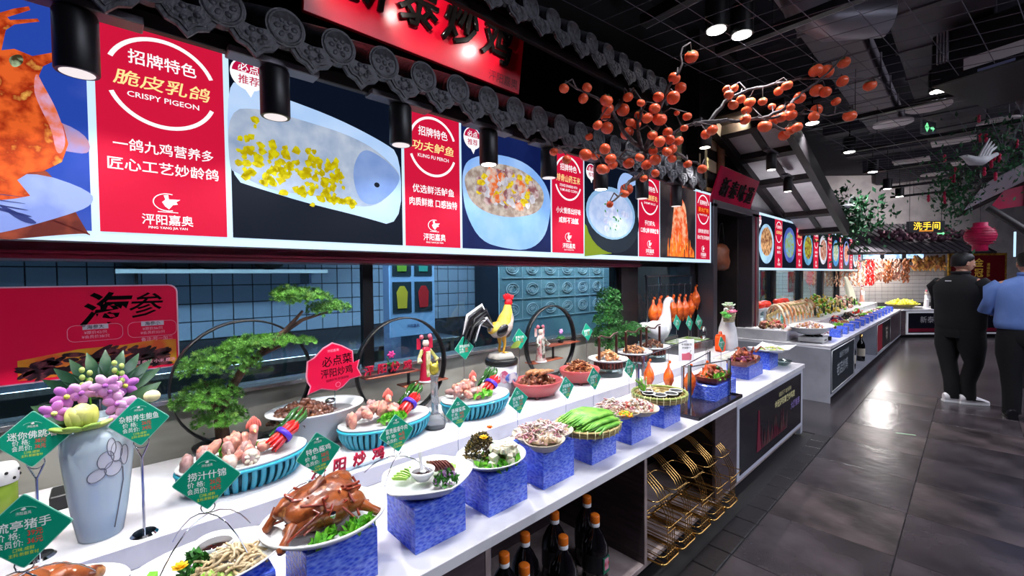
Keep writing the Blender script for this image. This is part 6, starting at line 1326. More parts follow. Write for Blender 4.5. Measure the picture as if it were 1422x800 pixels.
persimmons('persimmon_branch', 'branch loaded with orange-red persimmons hanging in front of the lower eave end', (-1.286,2.238,2.195),
    [(-1.435,1.724,2.454,0.0257),(-1.404,1.875,2.491,0.0266),(-1.466,1.925,2.467,0.0275),(-1.298,1.897,2.398,0.0333),(-1.339,1.970,2.384,0.0326),(-1.393,2.029,2.379,0.0297),(-1.339,1.878,2.279,0.0261),(-1.352,1.981,2.291,0.0329),(-1.466,1.976,2.271,0.0224),(-1.244,2.014,2.431,0.0264),(-1.306,2.064,2.395,0.0343),(-1.166,2.008,2.377,0.0213),(-1.146,2.148,2.438,0.0285),(-1.258,2.144,2.374,0.0244),(-1.128,2.077,2.354,0.0292),(-1.257,2.055,2.314,0.0238),(-1.279,2.149,2.330,0.0278),(-1.163,2.067,2.314,0.0295),(-1.159,2.188,2.335,0.0379),(-1.322,2.131,2.289,0.0368),(-1.154,2.102,2.231,0.0264),(-1.139,2.237,2.271,0.0265),(-1.013,2.165,2.246,0.0194),(-1.090,2.212,2.536,0.0315),(-1.103,2.314,2.521,0.0303),(-1.063,2.148,2.409,0.0333),(-1.038,2.301,2.659,0.0353),(-1.125,2.315,2.391,0.0159),(-1.022,2.217,2.319,0.0235),(-0.965,2.393,2.274,0.0290),(-1.023,2.448,2.277,0.0260),(-1.393,1.844,2.132,0.0339),(-1.404,1.949,2.150,0.0265),(-1.288,1.868,2.144,0.0275),(-1.314,1.957,2.114,0.0304),(-1.351,2.033,2.104,0.0275),(-1.309,1.872,2.046,0.0296),(-1.343,1.953,2.062,0.0230),(-1.303,2.114,2.116,0.0317),(-1.188,2.032,2.109,0.0243),(-1.204,2.131,2.092,0.0294),(-1.222,2.233,2.188,0.0260),(-1.142,2.110,2.102,0.0301),(-1.182,2.183,2.050,0.0226),(-1.098,2.072,2.178,0.0293),(-1.102,2.187,2.213,0.0266),(-1.108,2.298,2.230,0.0275),(-1.082,2.117,2.132,0.0259),(-1.103,2.213,2.166,0.0280),(-1.140,2.289,2.141,0.0246),(-1.017,2.213,2.073,0.0224),(-1.000,2.348,2.066,0.0251),(-1.320,2.120,1.977,0.0352),(-1.251,1.987,1.927,0.0245),(-1.348,1.999,1.885,0.0195),(-1.421,1.725,2.091,0.0238),(-1.193,2.082,2.010,0.0209),(-1.573,1.800,2.178,0.0236)],
    [[(-1.286,2.238,2.195), (-1.302,2.078,2.273), (-1.318,1.992,2.372), (-1.391,1.888,2.453), (-1.496,1.809,2.539)], [(-1.286,2.238,2.195), (-1.177,2.213,2.330), (-1.135,2.190,2.465), (-1.053,2.208,2.556), (-1.047,2.219,2.683)], [(-1.286,2.238,2.195), (-1.160,2.303,2.287), (-1.123,2.491,2.373), (-1.020,2.749,2.436)],
     [(-1.286,2.238,2.195), (-1.308,2.065,2.128), (-1.346,1.952,2.143), (-1.452,1.842,2.182), (-1.531,1.758,2.184)], [(-1.286,2.238,2.195), (-1.214,2.164,2.076), (-1.253,2.047,2.007), (-1.243,1.982,1.940), (-1.271,1.905,1.880)], [(-1.286,2.238,2.195), (-1.135,2.253,2.192), (-1.067,2.322,2.125), (-1.013,2.379,2.093)], [(-1.318,1.992,2.372), (-1.256,2.032,2.459), (-1.235,2.055,2.489)], [(-1.286,2.238,2.195), (-1.257,2.127,2.292), (-1.229,2.117,2.398)]], 5)
persimmons('persimmon_branch', 'long branch of persimmons reaching right across the aisle under the net', (-1.309,2.957,2.529),
    [(-1.133,3.078,2.703,0.0314),(-1.175,3.153,2.776,0.0273),(-1.169,3.278,2.815,0.0286),(-1.120,3.119,2.643,0.0341),(-1.114,3.245,2.714,0.0300),(-1.101,3.376,2.725,0.0380),(-0.991,3.287,2.673,0.0294),(-0.973,3.423,2.669,0.0252),(-1.122,3.381,2.676,0.0362),(-1.077,3.220,2.559,0.0370),(-0.949,3.482,2.783,0.0304),(-0.866,3.365,2.762,0.0338),(-0.831,3.517,2.711,0.0387),(-0.940,3.516,2.659,0.0357),(-0.854,3.402,2.624,0.0268),(-0.876,3.494,2.600,0.0400),(-0.987,3.492,2.590,0.0411),(-0.979,3.293,2.502,0.0441),(-0.927,3.469,2.593,0.0377),(-0.780,3.750,2.811,0.0439),(-0.705,3.624,2.741,0.0375),(-0.764,3.674,2.649,0.0380),(-0.741,3.490,2.552,0.0338),(-0.658,3.701,2.684,0.0298),(-0.608,3.868,2.613,0.0433),(-0.822,3.430,2.488,0.0341),(-0.879,3.487,2.495,0.0375),(-0.930,3.549,2.486,0.0385),(-0.745,3.557,2.880,0.0441),(-0.717,3.704,2.907,0.0478),(-0.649,3.898,3.010,0.0413),(-0.624,3.712,2.814,0.0370),(-0.509,3.952,2.817,0.0405)],
    [[(-1.309,2.957,2.529), (-1.158,3.119,2.547), (-1.006,3.355,2.577), (-0.870,3.501,2.610), (-0.698,3.683,2.598), (-0.579,3.812,2.636)], [(-1.242,3.029,2.538), (-1.176,3.105,2.685), (-1.026,3.268,2.771), (-0.890,3.489,2.840), (-0.702,3.690,2.857), (-0.479,3.926,2.834)], [(-1.006,3.355,2.577), (-0.889,3.408,2.631), (-0.807,3.500,2.738), (-0.724,3.592,2.826), (-0.608,3.722,2.996)], [(-1.006,3.355,2.577), (-0.920,3.444,2.501), (-0.834,3.534,2.475)]], 9)
# ---------------------------------------------------------------- door, facade and red sign between the stalls
struct('wall_corridor', MB().box(-2.95, -2.9, 4.98, 6.5, 0, 2.4).box(-2.9, -2.15, 4.98, 5.05, 0, 2.33).box(-2.9, -2.15, 6.15, 6.5, 0, 2.33).box(-2.9, -2.2, 4.98, 6.5, 2.30, 2.34).box(-2.45, -2.15, 4.98, 6.5, 3.2, 4.29), [mat('corridor_shade', (30, 25, 27), .6, c2=(44, 34, 34), scale=3)])  # dark backing added so the doorway reads unlit; shade put into its colour
W2 = struct('wall_facade', MB().box(-2.45, -2.15, 4.98, 6.5, 2.34, 3.2), [beam])
for pts in ([(5.2021,3.0840),(5.4969,3.1277),(5.5198,2.9924),(5.2229,2.9873)], [(5.6985,3.2228),(5.8629,3.2577),(6.2678,3.1518),(6.2696,2.9984),(5.7003,2.9904)], [(4.9673,2.8807),(5.5429,2.8473),(5.5437,2.7330),(5.3489,2.7202),(4.9678,2.7342)], [(5.7246,2.8508),(6.2713,2.8486),(6.2718,2.8063),(5.7251,2.7969)], [(4.9878,2.5165),(5.3712,2.5340),(5.3292,2.4856),(4.9879,2.4838)]):
    MB().prism(pts, -2.15, -2.138, WALLM).build('plaster_infill', [mat('facade_plaster', (250, 232, 190), .85)], W2)
MB().box(-2.16, -1.98, 6.2, 6.46, 0, 2.30, .004).box(-2.16, -1.98, 4.955, 5.06, 0, 2.30, .004).box(-2.16, -1.98, 4.955, 6.46, 2.26, 2.34, .004).build('door_frame', [mat('jamb', (84, 78, 86), .3, metal=.5)], kind='structure')
MB().box(-1.985, -1.97, 6.30, 6.335, 0, 2.26).build('frame_stripe', [maroon], kind='structure')
dr = MB().box(-2.42, -2.40, 5.06, 5.55, 0, 2.26, .002).build('door_1', [mat('door_dark', (34, 28, 34), .15, metal=.3)], kind='structure')
q = MB().cyl((-2.395, 5.50, .9), (-2.395, 5.50, 1.3), .012, n=8).build('door_handle', [chrome], dr); q.location = -dr.location
t = thing('hanging_bag', (-2.25, 5.85, 1.55), 'brown leather-like bag hanging in the dark doorway', 'bag'); MB().lathe([(.08, 0), (.17, .03), (.2, .12), (.17, .2), (.18, .27), (.12, .33), (.05, .35)], n=18, sx=.5).build('bag_body', [mat('bag_brown', (130, 72, 44), .4, c2=(96, 48, 30), scale=6)], t); MB().tube([(0, -.1, .3), (0, -.03, .6), (0, .05, .62), (0, .12, .3)], .01, 6).build('strap', [black], t)
MB().box(-.012, .012, -.012, .012, .15, 2.24).build('yellow_strip', [mat('strip_y', (150, 140, 40), .5)], None, 'thin yellow-green vertical strip inside the dark doorway', 'strip', at=(-2.75, 5.75, 0))
tm = MB()
def timbers(name, boxes, m=beam):
    for bx in boxes: MB().box(*bx, .004).build(name, [m], W2).location = -W2.location
timbers('timber', [(-2.15, -2.09, 4.98, 5.04, 2.34, 3.2), (-2.15, -2.09, 6.38, 6.5, 2.34, 3.2)])
q = MB().cyl((-2.10, 5.46, 2.34), (-2.10, 5.46, 3.2), .045, n=14).build('round_post', [mat('post_brown', (150, 100, 74), .6, c2=(120, 76, 56), scale=5)], W2); q.location = -W2.location
lamp('SPOT', 'facade_warm_lamp', (-1.75, 5.2, 3.25), 70, (1, .86, .55), (-2.15, 5.4, 2.85), .03, 140, .7)
t = thing('tilted_sign', (-2.0, 5.52, 2.30), 'small tilted magenta-red sign with black brush characters over the dark doorway', 'sign'); t.rotation_euler = (0, .32, 0)
MB().box(-.02, 0, -.62, .60, 0, .40, .003).build('board', [mat('sign_pink', (206, 20, 66), .3, c2=(176, 20, 66), scale=1.2)], t)
for k, ch in enumerate('新泰味道'): text(ch, .22, ink, t, wall(.008, -.38 + .26 * k, .20), ext=.03, shear=.1)
# sloping plaster soffit with timbers beyond the door
t = thing('porch_roof', (-1.7, 6.8, 2.66), 'sloping plaster and dark timber roof underside beyond the red sign', 'roof')
SL = math.atan(.29); RT = Matrix.Rotation(-SL, 4, 'X')
def onroof(x0, x1, y0, y1, z0, z1, nm, m): b = MB(); b.M = RT; b.box(x0, x1, y0, y1, z0, z1); return b.build(nm, [m], t)
ys_ = [-1.62, -.98, -.22, .98, 1.75]
for i in range(4): onroof(-.30, .28, ys_[i] + .04, ys_[i + 1] - .04, .05, .07, 'plaster_panel', plaster); onroof(-.04, .03, ys_[i], ys_[i + 1], .02, .08, 'rafter', beam)
for y_ in ys_: onroof(-.34, .33, y_ - .05, y_ + .05, -.03, .09, 'purlin', beam)
onroof(.28, .36, -1.8, 1.85, -.05, .13, 'verge_beam', beam); onroof(-.38, -.30, -1.8, 1.85, -.05, .09, 'wall_beam', beam); onroof(-.36, .36, -1.8, 1.85, .13, .15, 'roof_board', beam)
struct('wall_side', MB().box(-2.3, -2.13, 6.5, 14.3, 1.6, 2.30).box(-2.3, -2.13, 6.5, 8.8, 2.30, 3.3), [plaster])
struct('wall_window_back', MB().box(-2.42, -2.34, 6.5, 14.5, 0, .8), [mat('low_wall', (128, 128, 122), .25)])
for i, (p, lb) in enumerate([((-1.510,5.304,2.631), 'black spotlight hanging from the porch roof, nearer one'), ((-1.590,6.238,2.527), 'black spotlight hanging from the porch roof, farther one'), ((-1.537,3.665,2.557), 'black spotlight on the facade above the end of the first menu board')]):
    o = dup(sp_, (p[0], p[1], p[2]), 0, lb, 'porch spotlights', 1.0)
    for c in o.children:
        if c.name.startswith('lamp_lens'): c.data = c.data.copy(); c.data.materials[0] = hot
    lamp('SPOT', 'porch_beam', (p[0], p[1], p[2] - .02), 35, (1, .97, .93), (p[0] - .1, p[1] + .2, 0), .03, 100, .6)
lamp('SPOT', 'porch_roof_fill', (-1.5, 6.2, 1.9), 25, (.9, .92, 1), (-1.75, 7.0, 2.7), .1, 120, .8)  # unseen lamp without a fixture, brightens the porch roof from below
for k in range(5): MB().box(-2.44, -2.30, 6.5 + 1.75 * k, 6.62 + 1.75 * k, .8, 1.6).build('column', [beam], kind='structure')
for k in range(4): window(4 + k, 6.62 + 1.75 * k, 8.25 + 1.75 * k, .80, 1.62)
for k in range(3):
    t = thing('wall_poster', (-2.55, 6.85 + 1.6 * k, 1.12), 'red poster behind the rear stall glass, ' + ['nearest the door', 'middle one', 'farthest one'][k], 'poster', 'red posters behind the rear glass')
    MB().box(0, .01, 0, .5, 0, .42).build('poster_sheet', [mat('poster_red', (206, 40, 72), .5)], t); MB().prism(ell(.13, .2, .11, .13), .01, .012, wall()).build('round_print', [mat('poster_dish', (200, 190, 180), .5, c2=(80, 100, 90), scale=20)], t); text('招牌', .09, pwhite, t, wall(.012, .36, .3)); text('好味道', .06, pwhite, t, wall(.012, .36, .15))
# ---------------------------------------------------------------- rear counter
RX, RY0, RY1 = -1.10, 6.05, 13.2
struct('counter_rear_tier', MB().box(-2.33, -1.56, RY0 + .05, 13.6, .66, .79, .003), [quartz])
t = thing('display_counter', (-1.7, 9.6, 0), 'grey-ended rear display counter running on to the far stall', 'counter')
def l2(mb_): mb_.v = [(p[0] + 1.7, p[1] - 9.6, p[2]) for p in mb_.v]; return mb_
l2(MB().box(-2.33, RX, RY0, RY1, .622, .66, .002)).build('worktop', [quartz], t); l2(MB().box(-2.3, -1.6, RY0 + .02, RY1, .03, .622)).build('cabinet_body', [wood_dk], t)
l2(MB().box(-2.33, RX, RY0 - .02, RY0, 0, .63, .002)).build('end_panel', [greyboard], t); l2(MB().box(-1.6, RX - .06, RY0, RY1, 0, .07)).build('plinth', [black], t); l2(MB().box(-1.6, RX, RY0, RY1, .07, .10)).build('bottom_board', [greyboard], t)
for y_ in (7.5, 9.5, 11.35, 13.15): l2(MB().box(-1.6, RX, y_, y_ + .03, .1, .622)).build('partition', [greyboard], t)
for y0, y1, m_ in ((6.07, 7.48, mat('chalk', (34, 44, 52), .4)), (9.56, 11.33, mat('dark_print', (22, 18, 22), .4)), (11.42, 13.1, wood_dk)):
    p = l2(MB().box(RX - .02, RX, y0, y1, .1, .62, .002)).build('front_panel', [m_], t)
    if y0 < 11.4: l2(MB().tube([(RX + .002, y, z_) for y, z_ in ((y0 + .02, .12), (y1 - .02, .12), (y1 - .02, .60), (y0 + .02, .60))], .006, 4, True)).build('white_frame', [whitem], p)
    O2 = Matrix.Translation((1.7, -9.6, 0))
    if y0 < 7: text('诚信天下 食为新', .08, mat('chalk_w', (190, 200, 206), .6), p, O2 @ wall(RX + .003, 6.8, .5)); text('老店炒鸡', .17, mat('chalk_w', (190, 200, 206), .6), p, O2 @ wall(RX + .003, 6.7, .34))
    elif y0 < 10:
        l2(MB().box(RX, RX + .003, 9.62, 10.2, .14, .58)).build('red_print', [mat('red_print', (150, 24, 44), .5)], p); text('味', .3, mat('beige_print', (190, 176, 160), .6), p, O2 @ wall(RX + .003, 10.8, .36))
for i, y_ in enumerate((7.95, 8.75)):
    t = thing('wine_bottle', (-1.2, y_, .1), 'dark wine bottle with white label in the rear counter opening, ' + ['nearer', 'farther'][i] + ' one', 'bottle'); t.scale = (1.4, 1.4, 1.35)
    MB().lathe([(.035, 0), (.038, .006), (.038, .19), (.03, .22), (.014, .25), (.014, .31), (.004, .312)], n=18).build('glass_body', [mat('wine_glass', (12, 16, 14), .08, coat=.6)], t); MB().lathe([(.0388, .06), (.0388, .15)], n=18).build('paper_label', [mat('wl', (206, 196, 176), .6)], t); MB().lathe([(.015, .27), (.0155, .312), (.003, .315)], n=12).build('foil_cap', [gold], t)
for i in range(13):
    y_ = 7.0 + i * .45
    o = thing('display_box', (-1.22, y_, .66), 'small blue acrylic box on the rear counter edge, %s' % (['nearest the gas stove', 'second from the gas stove', 'third from the gas stove', 'fourth from the stove', 'fifth from the stove', 'sixth from the stove', 'middle of the row', 'sixth from the far corner', 'fifth from the far corner', 'fourth from the far corner', 'third from the far corner', 'second from the far corner', 'at the far corner'][i]), 'box', 'small blue boxes on the rear counter')
    MB().box(-.06, .06, -.07, .07, 0, .10, .003).build('box_body', [blue], o); MB().box(-.058, .058, -.068, .068, .10, .104).build('top_panel', [mat('blue_top', (60, 90, 220), .15)], o)
    heap('small_dish_food', 'heap of food behind the small blue boxes, %s from the gas stove' % ['first', 'second', 'third', 'fourth', 'fifth', 'sixth', 'seventh', 'eighth', 'ninth', 'tenth', 'eleventh', 'twelfth', 'last'][i], 'food', (-1.36, y_ + .1, .70), .10, .16, .04, 26, .022, [[squid], [stewed], [lettuce], [lightmeat], [bean, tofu]][i % 5], 'chunk')
    if i: oval_plate('plate', (-1.36, y_ + .1, .68), .13, .19, 'white oval plate behind the small blue boxes, %s from the gas stove' % ['', 'second', 'third', 'fourth', 'fifth', 'sixth', 'seventh', 'eighth', 'ninth', 'tenth', 'eleventh', 'twelfth', 'thirteenth'][i], n=20)
t = thing('gas_stove', (-1.33, 6.36, .66), 'portable white gas stove with black knob under the big oval bowl', 'stove')
MB().box(-.13, .13, -.17, .17, .01, .065, .006).build('stove_body', [mat('stove_white', (206, 206, 206), .4)], t); MB().cyl((.13, .10, .04), (.16, .10, .04), .028, n=16).build('knob', [black], t); MB().box(.13, .133, -.10, -.02, .03, .045).build('label_plate', [black], t)
for a in range(4): MB().box(-.01, .01, -.09, .09, .065, .085).build('pan_support', [black], t).rotation_euler = (0, 0, a * PI / 4)
for sx_ in (-1, 1):
    for sy_ in (-1, 1): MB().cyl((sx_ * .1, sy_ * .14, 0), (sx_ * .1, sy_ * .14, .012), .012, n=8).build('foot', [black], t)
oval_plate('oval_bowl', (-1.38, 6.46, .765), .23, .42, 'big white oval bowl on the portable stove at the rear counter front', deep=.075, rim=.008, cat='bowl')
heap('shell_food', 'pale food heaped in the big white oval bowl of the rear counter', 'food', (-1.40, 6.48, .81), .15, .28, .07, 80, .022, [squid2, lightmeat, squid], 'chunk')
price_card(-1.62, 6.15, .66, .93, ('海鲜锅', '98元', '88元'), 'dark price card standing at the front end of the rear counter', 'thin', .13, simple=True)
MB().box(-.2, .2, -.25, .25, 0, .006).build('dish_cloth', [whitem], None, 'white cloth under the red platter on the rear tier', 'cloth', at=(-1.85, 6.4, .79))
heap('red_platter_food', 'red and brown platter of food nearest the door on the rear tier', 'food', (-1.80, 6.35, .80), .16, .2, .10, 90, .03, [mat('redfood', (190, 50, 50), .35, c2=(226, 140, 130), scale=14), rawmeat, stewed, bamboo], 'chunk')
for i in range(4):
    y_ = [6.7, 6.95, 7.6, 7.85][i]
    t = thing('cake_stand', (-2.05, y_, .79), 'white pedestal dish holding a red tomato garnish, ' + ['nearest the door', 'second from the door', 'third from the door', 'fourth from the door'][i], 'stand')
    MB().lathe([(.06, 0), (.02, .02), (.015, .16), (.05, .19), (.11, .22), (.11, .228), (.03, .21)], n=20).build('pedestal', [white], t)
    o = MB(); o.lathe([(.02, 0), (.07, .02), (.085, .06), (.06, .10), (.02, .105)], n=16); o.build('tomato', [mat('tomato', (226, 50, 30), .25, coat=.4)], None, 'red tomato dome on the pedestal dish, ' + ['nearest the door', 'second from the door', 'third from the door', 'fourth from the door'][i], 'tomato', at=(-2.05, y_, 1.01))
shell = mat('shell_arc', (248, 226, 190), .3, c2=(196, 120, 70), scale=9); t = thing('shrimp_arch_display', (-1.8, 7.4, .79), 'row of tall curved pale shrimp arches on the rear tier', 'seafood')
for i in range(10):
    y_ = -.75 + i * .19
    MB().tube([(.13 * math.cos(a) - .05, y_ + .08 * (1 - math.cos(a * .8)), .02 + .26 * math.sin(a)) for a in [k * PI / 8 for k in range(9)]], [.011 + .009 * math.sin(k * PI / 8) for k in range(9)], 8).build('shrimp_arch', [shell], t)
for i in range(3): MB().tube([(-.1, -.9, .10 + .02 * i), (.0, -.3, .24 + .01 * i), (.1, .5, .27)], .008, 6).build('feeler', [bamboo], t)
for i, (y_, c_, h_, n_) in enumerate([(8.5, (240, 206, 60), .30, 'yellow'), (9.1, (232, 190, 70), .34, 'golden'), (9.7, (244, 216, 80), .30, 'bright yellow'), (10.4, (214, 180, 120), .24, 'brown'), (11.1, (226, 150, 130), .22, 'pinkish'), (11.9, (190, 150, 120), .2, 'dark brown')]):
    heap('tier_food', n_ + ' mound of food on the rear tier with little upright garnishes', 'food', (-1.88, y_, .80), .22, .27, h_, 130, .03, [mat('tf%d' % i, c_, .4, c2=tuple(v // 2 for v in c_), scale=20), lettuce if i % 2 else tofu, mat('tf%d' % i, c_)], 'chunk', cap=.6)
    for k in range(4): MB().lathe([(.012, 0), (.02, .05), (.008, .10), (.012, .12), (.002, .14)], n=8).build('mini_bottle', [mat('mini_dark', (40, 50, 40), .3)], None, 'small dark garnish bottle standing by the %s mound' % n_, 'bottle', 'garnish bottles by the %s mound' % n_, at=(-1.72 - .1 * (k % 2), y_ - .2 + .13 * k, .80 + .02))
for i, (y_, lb) in enumerate([(8.6, 'eggplant-purple and red vegetables'), (9.5, 'dark iron pan food'), (10.5, 'green and red shredded dish')]):
    heap('front_food', lb + ' in the middle of the rear worktop', 'food', (-1.50, y_, .70), .1, .22, .1, 60, .03, [[mat('eggp', (70, 30, 80), .3), redp, squid2], [stewed, blackm], [lettuce, redp, tofu]][i], 'chunk')
t = thing('radish_bundle', (-1.9, 12.6, .79), 'fan of tall white radish spears leaning at the far end of the rear tier', 'vegetable')
for i in range(9): MB().tube([(0, .08 * i - .3, 0), (-.02, .06 * i - .4, .3), (-.04, .03 * i - .62, .62)], [.05, .045, .01], 8).build('radish_spear', [mat('radish', (226, 220, 196), .4)], t)
for k in range(5): lamp('SPOT', 'rear_counter_beam', (-1.45, 6.6 + 1.55 * k, 2.5), 85, (1, .97, .93), (-1.65, 6.7 + 1.55 * k, .7), .03, 95, .5)  # lamps without fixtures, added to brighten the food on the rear counter
# ---------------------------------------------------------------- far stall set across the corner
FP0 = Vector((-1.08, 13.25, 0)); FA = math.atan2(.719, .695)
def far(name, label, cat, u=0, v=0, z=0, group=None):
    c, s_ = math.cos(FA), math.sin(FA); return thing(name, (FP0.x + u * c - v * s_, FP0.y + u * s_ + v * c, z), label, cat, group, FA)
FM = Matrix.Translation(FP0) @ Matrix.Rotation(FA, 4, 'Z')          # local x = u along the stall, y = v depth
FW = FM @ Matrix(((1, 0, 0, 0), (0, 0, -1, 0), (0, 1, 0, 0), (0, 0, 0, 1)))   # local x = u, y = z, z = toward the viewer
def fbox(*a): b = MB(); b.M = FM; return b.box(*a)
t = far('display_counter', 'far display counter set across the corner with a black printed front', 'counter')
MB().box(0, 3.4, 0, .9, .622, .66, .002).build('worktop', [quartz], t); MB().box(0, 3.4, .03, .88, .06, .622).build('cabinet_body', [wood_dk], t); MB().box(0, 3.4, .08, .8, 0, .06).build('plinth', [black], t)
F2 = Matrix(((1, 0, 0, 0), (0, 0, -1, 0), (0, 1, 0, 0), (0, 0, 0, 1)))
for k in range(2):
    p = MB().box(.1 + 1.65 * k, 1.7 + 1.65 * k, .005, .03, .08, .61, .002).build('front_panel', [whitem], t); MB().box(.14 + 1.65 * k, 1.66 + 1.65 * k, .001, .005, .12, .57).build('black_print', [ad], p)
    MB().box(.14 + 1.65 * k, 1.66 + 1.65 * k, -.001, .001, .14, .22).build('red_band', [maroon], p); text('新泰炒鸡 味道', .16, mat('print_grey', (150, 146, 150), .6), p, Matrix.Translation((.9 + 1.65 * k, -.003, .42)) @ F2)
o = oval_plate('big_dish', tuple(FM @ Vector((.35, .4, .70))), .32, .5, 'large yellow-filled oval dish on the far counter', mat('yellow_glaze', (206, 190, 110), .3), .06, cat='dish')
heap('yellow_food', 'heap of yellow food in the large dish on the far counter', 'food', tuple(FM @ Vector((.35, .4, .74))), .26, .36, .10, 90, .05, [mat('yfood', (222, 206, 50), .5, c2=(190, 190, 60), scale=8)], 'chunk')
for i, (u_, v_, lb) in enumerate([(-.45, .6, 'pink robed figurine on the far counter left of the yellow dish'), (1.0, .5, 'white robed figurine on the far counter right of the yellow dish')]): opera_doll(tuple(FM @ Vector((u_, v_, .67 if i else .80))), lb, [mat('fd_pink', (226, 150, 130), .4), mat('fd_white', (220, 214, 220), .4)][i], whitem, .42)
wt = fbox(-2.4, 3.6, 1.4, 1.5, 0, 1.62).build('wall_far', [mat('grout_grey', (90, 88, 92), .6)], kind='structure')
t0 = None
for j in range(30):
    for k in range(9):
        if t0 is None: b = MB(); b.box(.004, .156, -.012, 0, .004, .096, .002); t0 = b.build('wall_tile', [wtile2], wt); t0.rotation_euler = (0, 0, FA); t0.location = FM @ Vector((-2.2, 1.4, .72)) - wt.location
        else: piece(t0, 'wall_tile', wt, FM @ Vector((-2.2 + .16 * j, 1.4, .72 + .1 * k)) - wt.location, FA)
fbox(-3.5, 6, 2.6, 2.7, 0, 4.29).build('wall_far_upper', [plaster], kind='structure')
lamp('AREA', 'far_stall_light', tuple(FM @ Vector((.3, .9, 1.95))), 120, (1, .96, .92), tuple(FM @ Vector((.3, .9, 0))), 2.4, sy=.3)
lamp('SPOT', 'far_wall_wash', tuple(FM @ Vector((1.0, .2, 3.2))), 150, (1, .95, .92), tuple(FM @ Vector((1.0, 2.6, 2.4))), .1, 130, .8)
t = far('light_strip', 'row of bright blue-white lit panels under the dark far canopy', 'lamp', -1.6, 1.2, 1.86)
for k in range(6): MB().box(.55 * k, .55 * k + .42, 0, .02, 0, .20).build('lit_panel', [emis('cool_panel', (190, 220, 255), 1.6, c2=(120, 160, 200), scale=9)], t)
MB().box(-.1, 3.4, -.02, .03, -.09, -.03).build('black_rail', [black], t)
t = far('shingle_canopy', 'dark striped shingle canopy over the far stall', 'roof', .55, .6, 2.22)
Mc = Matrix.Rotation(.55, 4, 'X')
for k in range(22): b = MB(); b.M = Mc; b.box(-1.9 + .16 * k, -1.78 + .16 * k, -.5, 1.0, 0, .035, .004); b.build('batten', [mat('batten', (70, 66, 72), .6)], t)
b = MB(); b.M = Mc; b.box(-1.95, 1.75, -.5, 1.0, -.04, 0); b.build('canopy_board', [beam], t)
fl_ = MB()
for i in range(160): p = Vector((U(-.6, 1.2), U(-.3, .5), .05 + U(0, .25))); fl_.ball(p, U(.03, .07), 5, 4, .5)
fl_.build('dried_flowers', [mat('dried_flower', (120, 80, 96), .7, c2=(70, 46, 60), scale=9)], t, kind='stuff')
# hanging strings over the far stall
def string_bunch(name, label, u, v, zt, L_, n, m, s_, w_=.12):
    t = far(name, label, 'garland', u, v, zt - L_)
    for i in range(n):
        x_ = w_ * (i / max(1, n - 1) - .5); pts = [(x_ + .01 * math.sin(k + i), 0, L_ * (1 - k / 6)) for k in range(7)]
        b = MB(); b.tube(pts, .006, 4)
        for k in range(16): b.ball((x_ + U(-.03, .03), U(-.03, .03), L_ * (1 - (k + .5) / 16)), (s_ * .5, s_ * .5, s_ * 1.3), 5, 4, .2, ROT(U(-.6, .6), U(-.6, .6), 0))
        b.build('string', m, t, kind='stuff')
    return t
gar = mat('garlic_string', (216, 176, 140), .5, c2=(170, 96, 70), scale=20)
for i in range(6): string_bunch('garlic_string', 'pale brown garlic string hanging over the far stall, %s from the left' % ['first', 'second', 'third', 'fourth', 'fifth', 'sixth'][i], -1.35 + .22 * i, .9, 1.80, .62, 2, [gar], .035)
string_bunch('chilli_string', 'red chilli string hanging among the pale garlic strings', -.05, .85, 1.82, .62, 4, [redp], .035, .16)
for i in range(4): string_bunch('sausage_string', 'dark brown dried sausage string hanging right of the red chillies, %s one' % ['first', 'second', 'third', 'fourth'][i], .2 + .22 * i, .9, 1.82, .5 + .05 * (i % 2), 3, [[mat('saus', (120, 60, 50), .4, c2=(190, 150, 130), scale=9)], [roast]][i % 2], .045)
for i in range(3): string_bunch('dried_ham', 'brown dried ham hanging at the right of the far stall, %s one' % ['first', 'second', 'third'][i], 1.15 + .28 * i, .9, 1.86, .26, 2, [mat('ham', (140, 76, 40), .4, c2=(190, 140, 70), scale=9)], .07)
# framed gold award sign
pz = [(2.422,1.983),(3.596,1.970),(3.623,0.609)]
u0, u1 = pz[0][0], pz[1][0]
t = far('framed_sign', 'gilt framed dark red sign with gold characters behind the man in black', 'sign', (u0 + u1) / 2, 1.3, 1.0)
W_ = (u1 - u0) / 2 + .15
MB().box(-W_, W_, -.03, .01, -.1, .98, .004).build('frame', [mat('gilt_frame', (206, 160, 70), .3, metal=.6, c2=(150, 110, 40), scale=20)], t); MB().box(-W_ + .06, W_ - .06, -.036, -.03, -.04, .92).build('red_field', [mat('deep_red', (90, 10, 20), .4)], t)
for k, ch in enumerate('金冠奖'): text(ch, .24, mat('gold_print', (240, 196, 80), .4), t, Matrix.Translation((.02, -.038, .74 - .27 * k)) @ F2, bold=.01)
text('荣誉出品', .09, mat('gold_print', (240, 196, 80), .4), t, Matrix.Translation((.26, -.038, .55)) @ F2 @ Matrix.Rotation(-PI / 2, 4, 'Z'))
# ---------------------------------------------------------------- hanging signs
p = Vector((-0.413,7.816,3.368)); t = thing('exit_sign', p, 'green lit exit sign with arrow hanging edge-on over the aisle', 'sign', None, -.34)
MB().box(-.012, .012, -.17, .17, -.09, .09, .003).build('sign_plate', [mat('exit_plate', (120, 130, 134), .3)], t)
eg = emis('exit_green', (120, 240, 160), 1.6)
q = MB(); q.prism(band(-.06, .0, .05, .06, .012, 0, 360, 4), .0125, .015, wall()); q.build('door_symbol', [eg], t); q = MB().box(.0125, .015, -.068, -.05, -.05, .03).build('door_symbol', [eg], t); MB().prism([(.03, -.012), (.08, -.012), (.08, -.035), (.12, 0), (.08, .035), (.08, .012), (.03, .012)], .0125, .015, wall()).build('arrow', [eg], t)
for y_ in (-.12, .12): MB().cyl((0, y_, .09), (0, y_, 4.28 - p.z), .003, n=5).build('wire', [chrome], t)
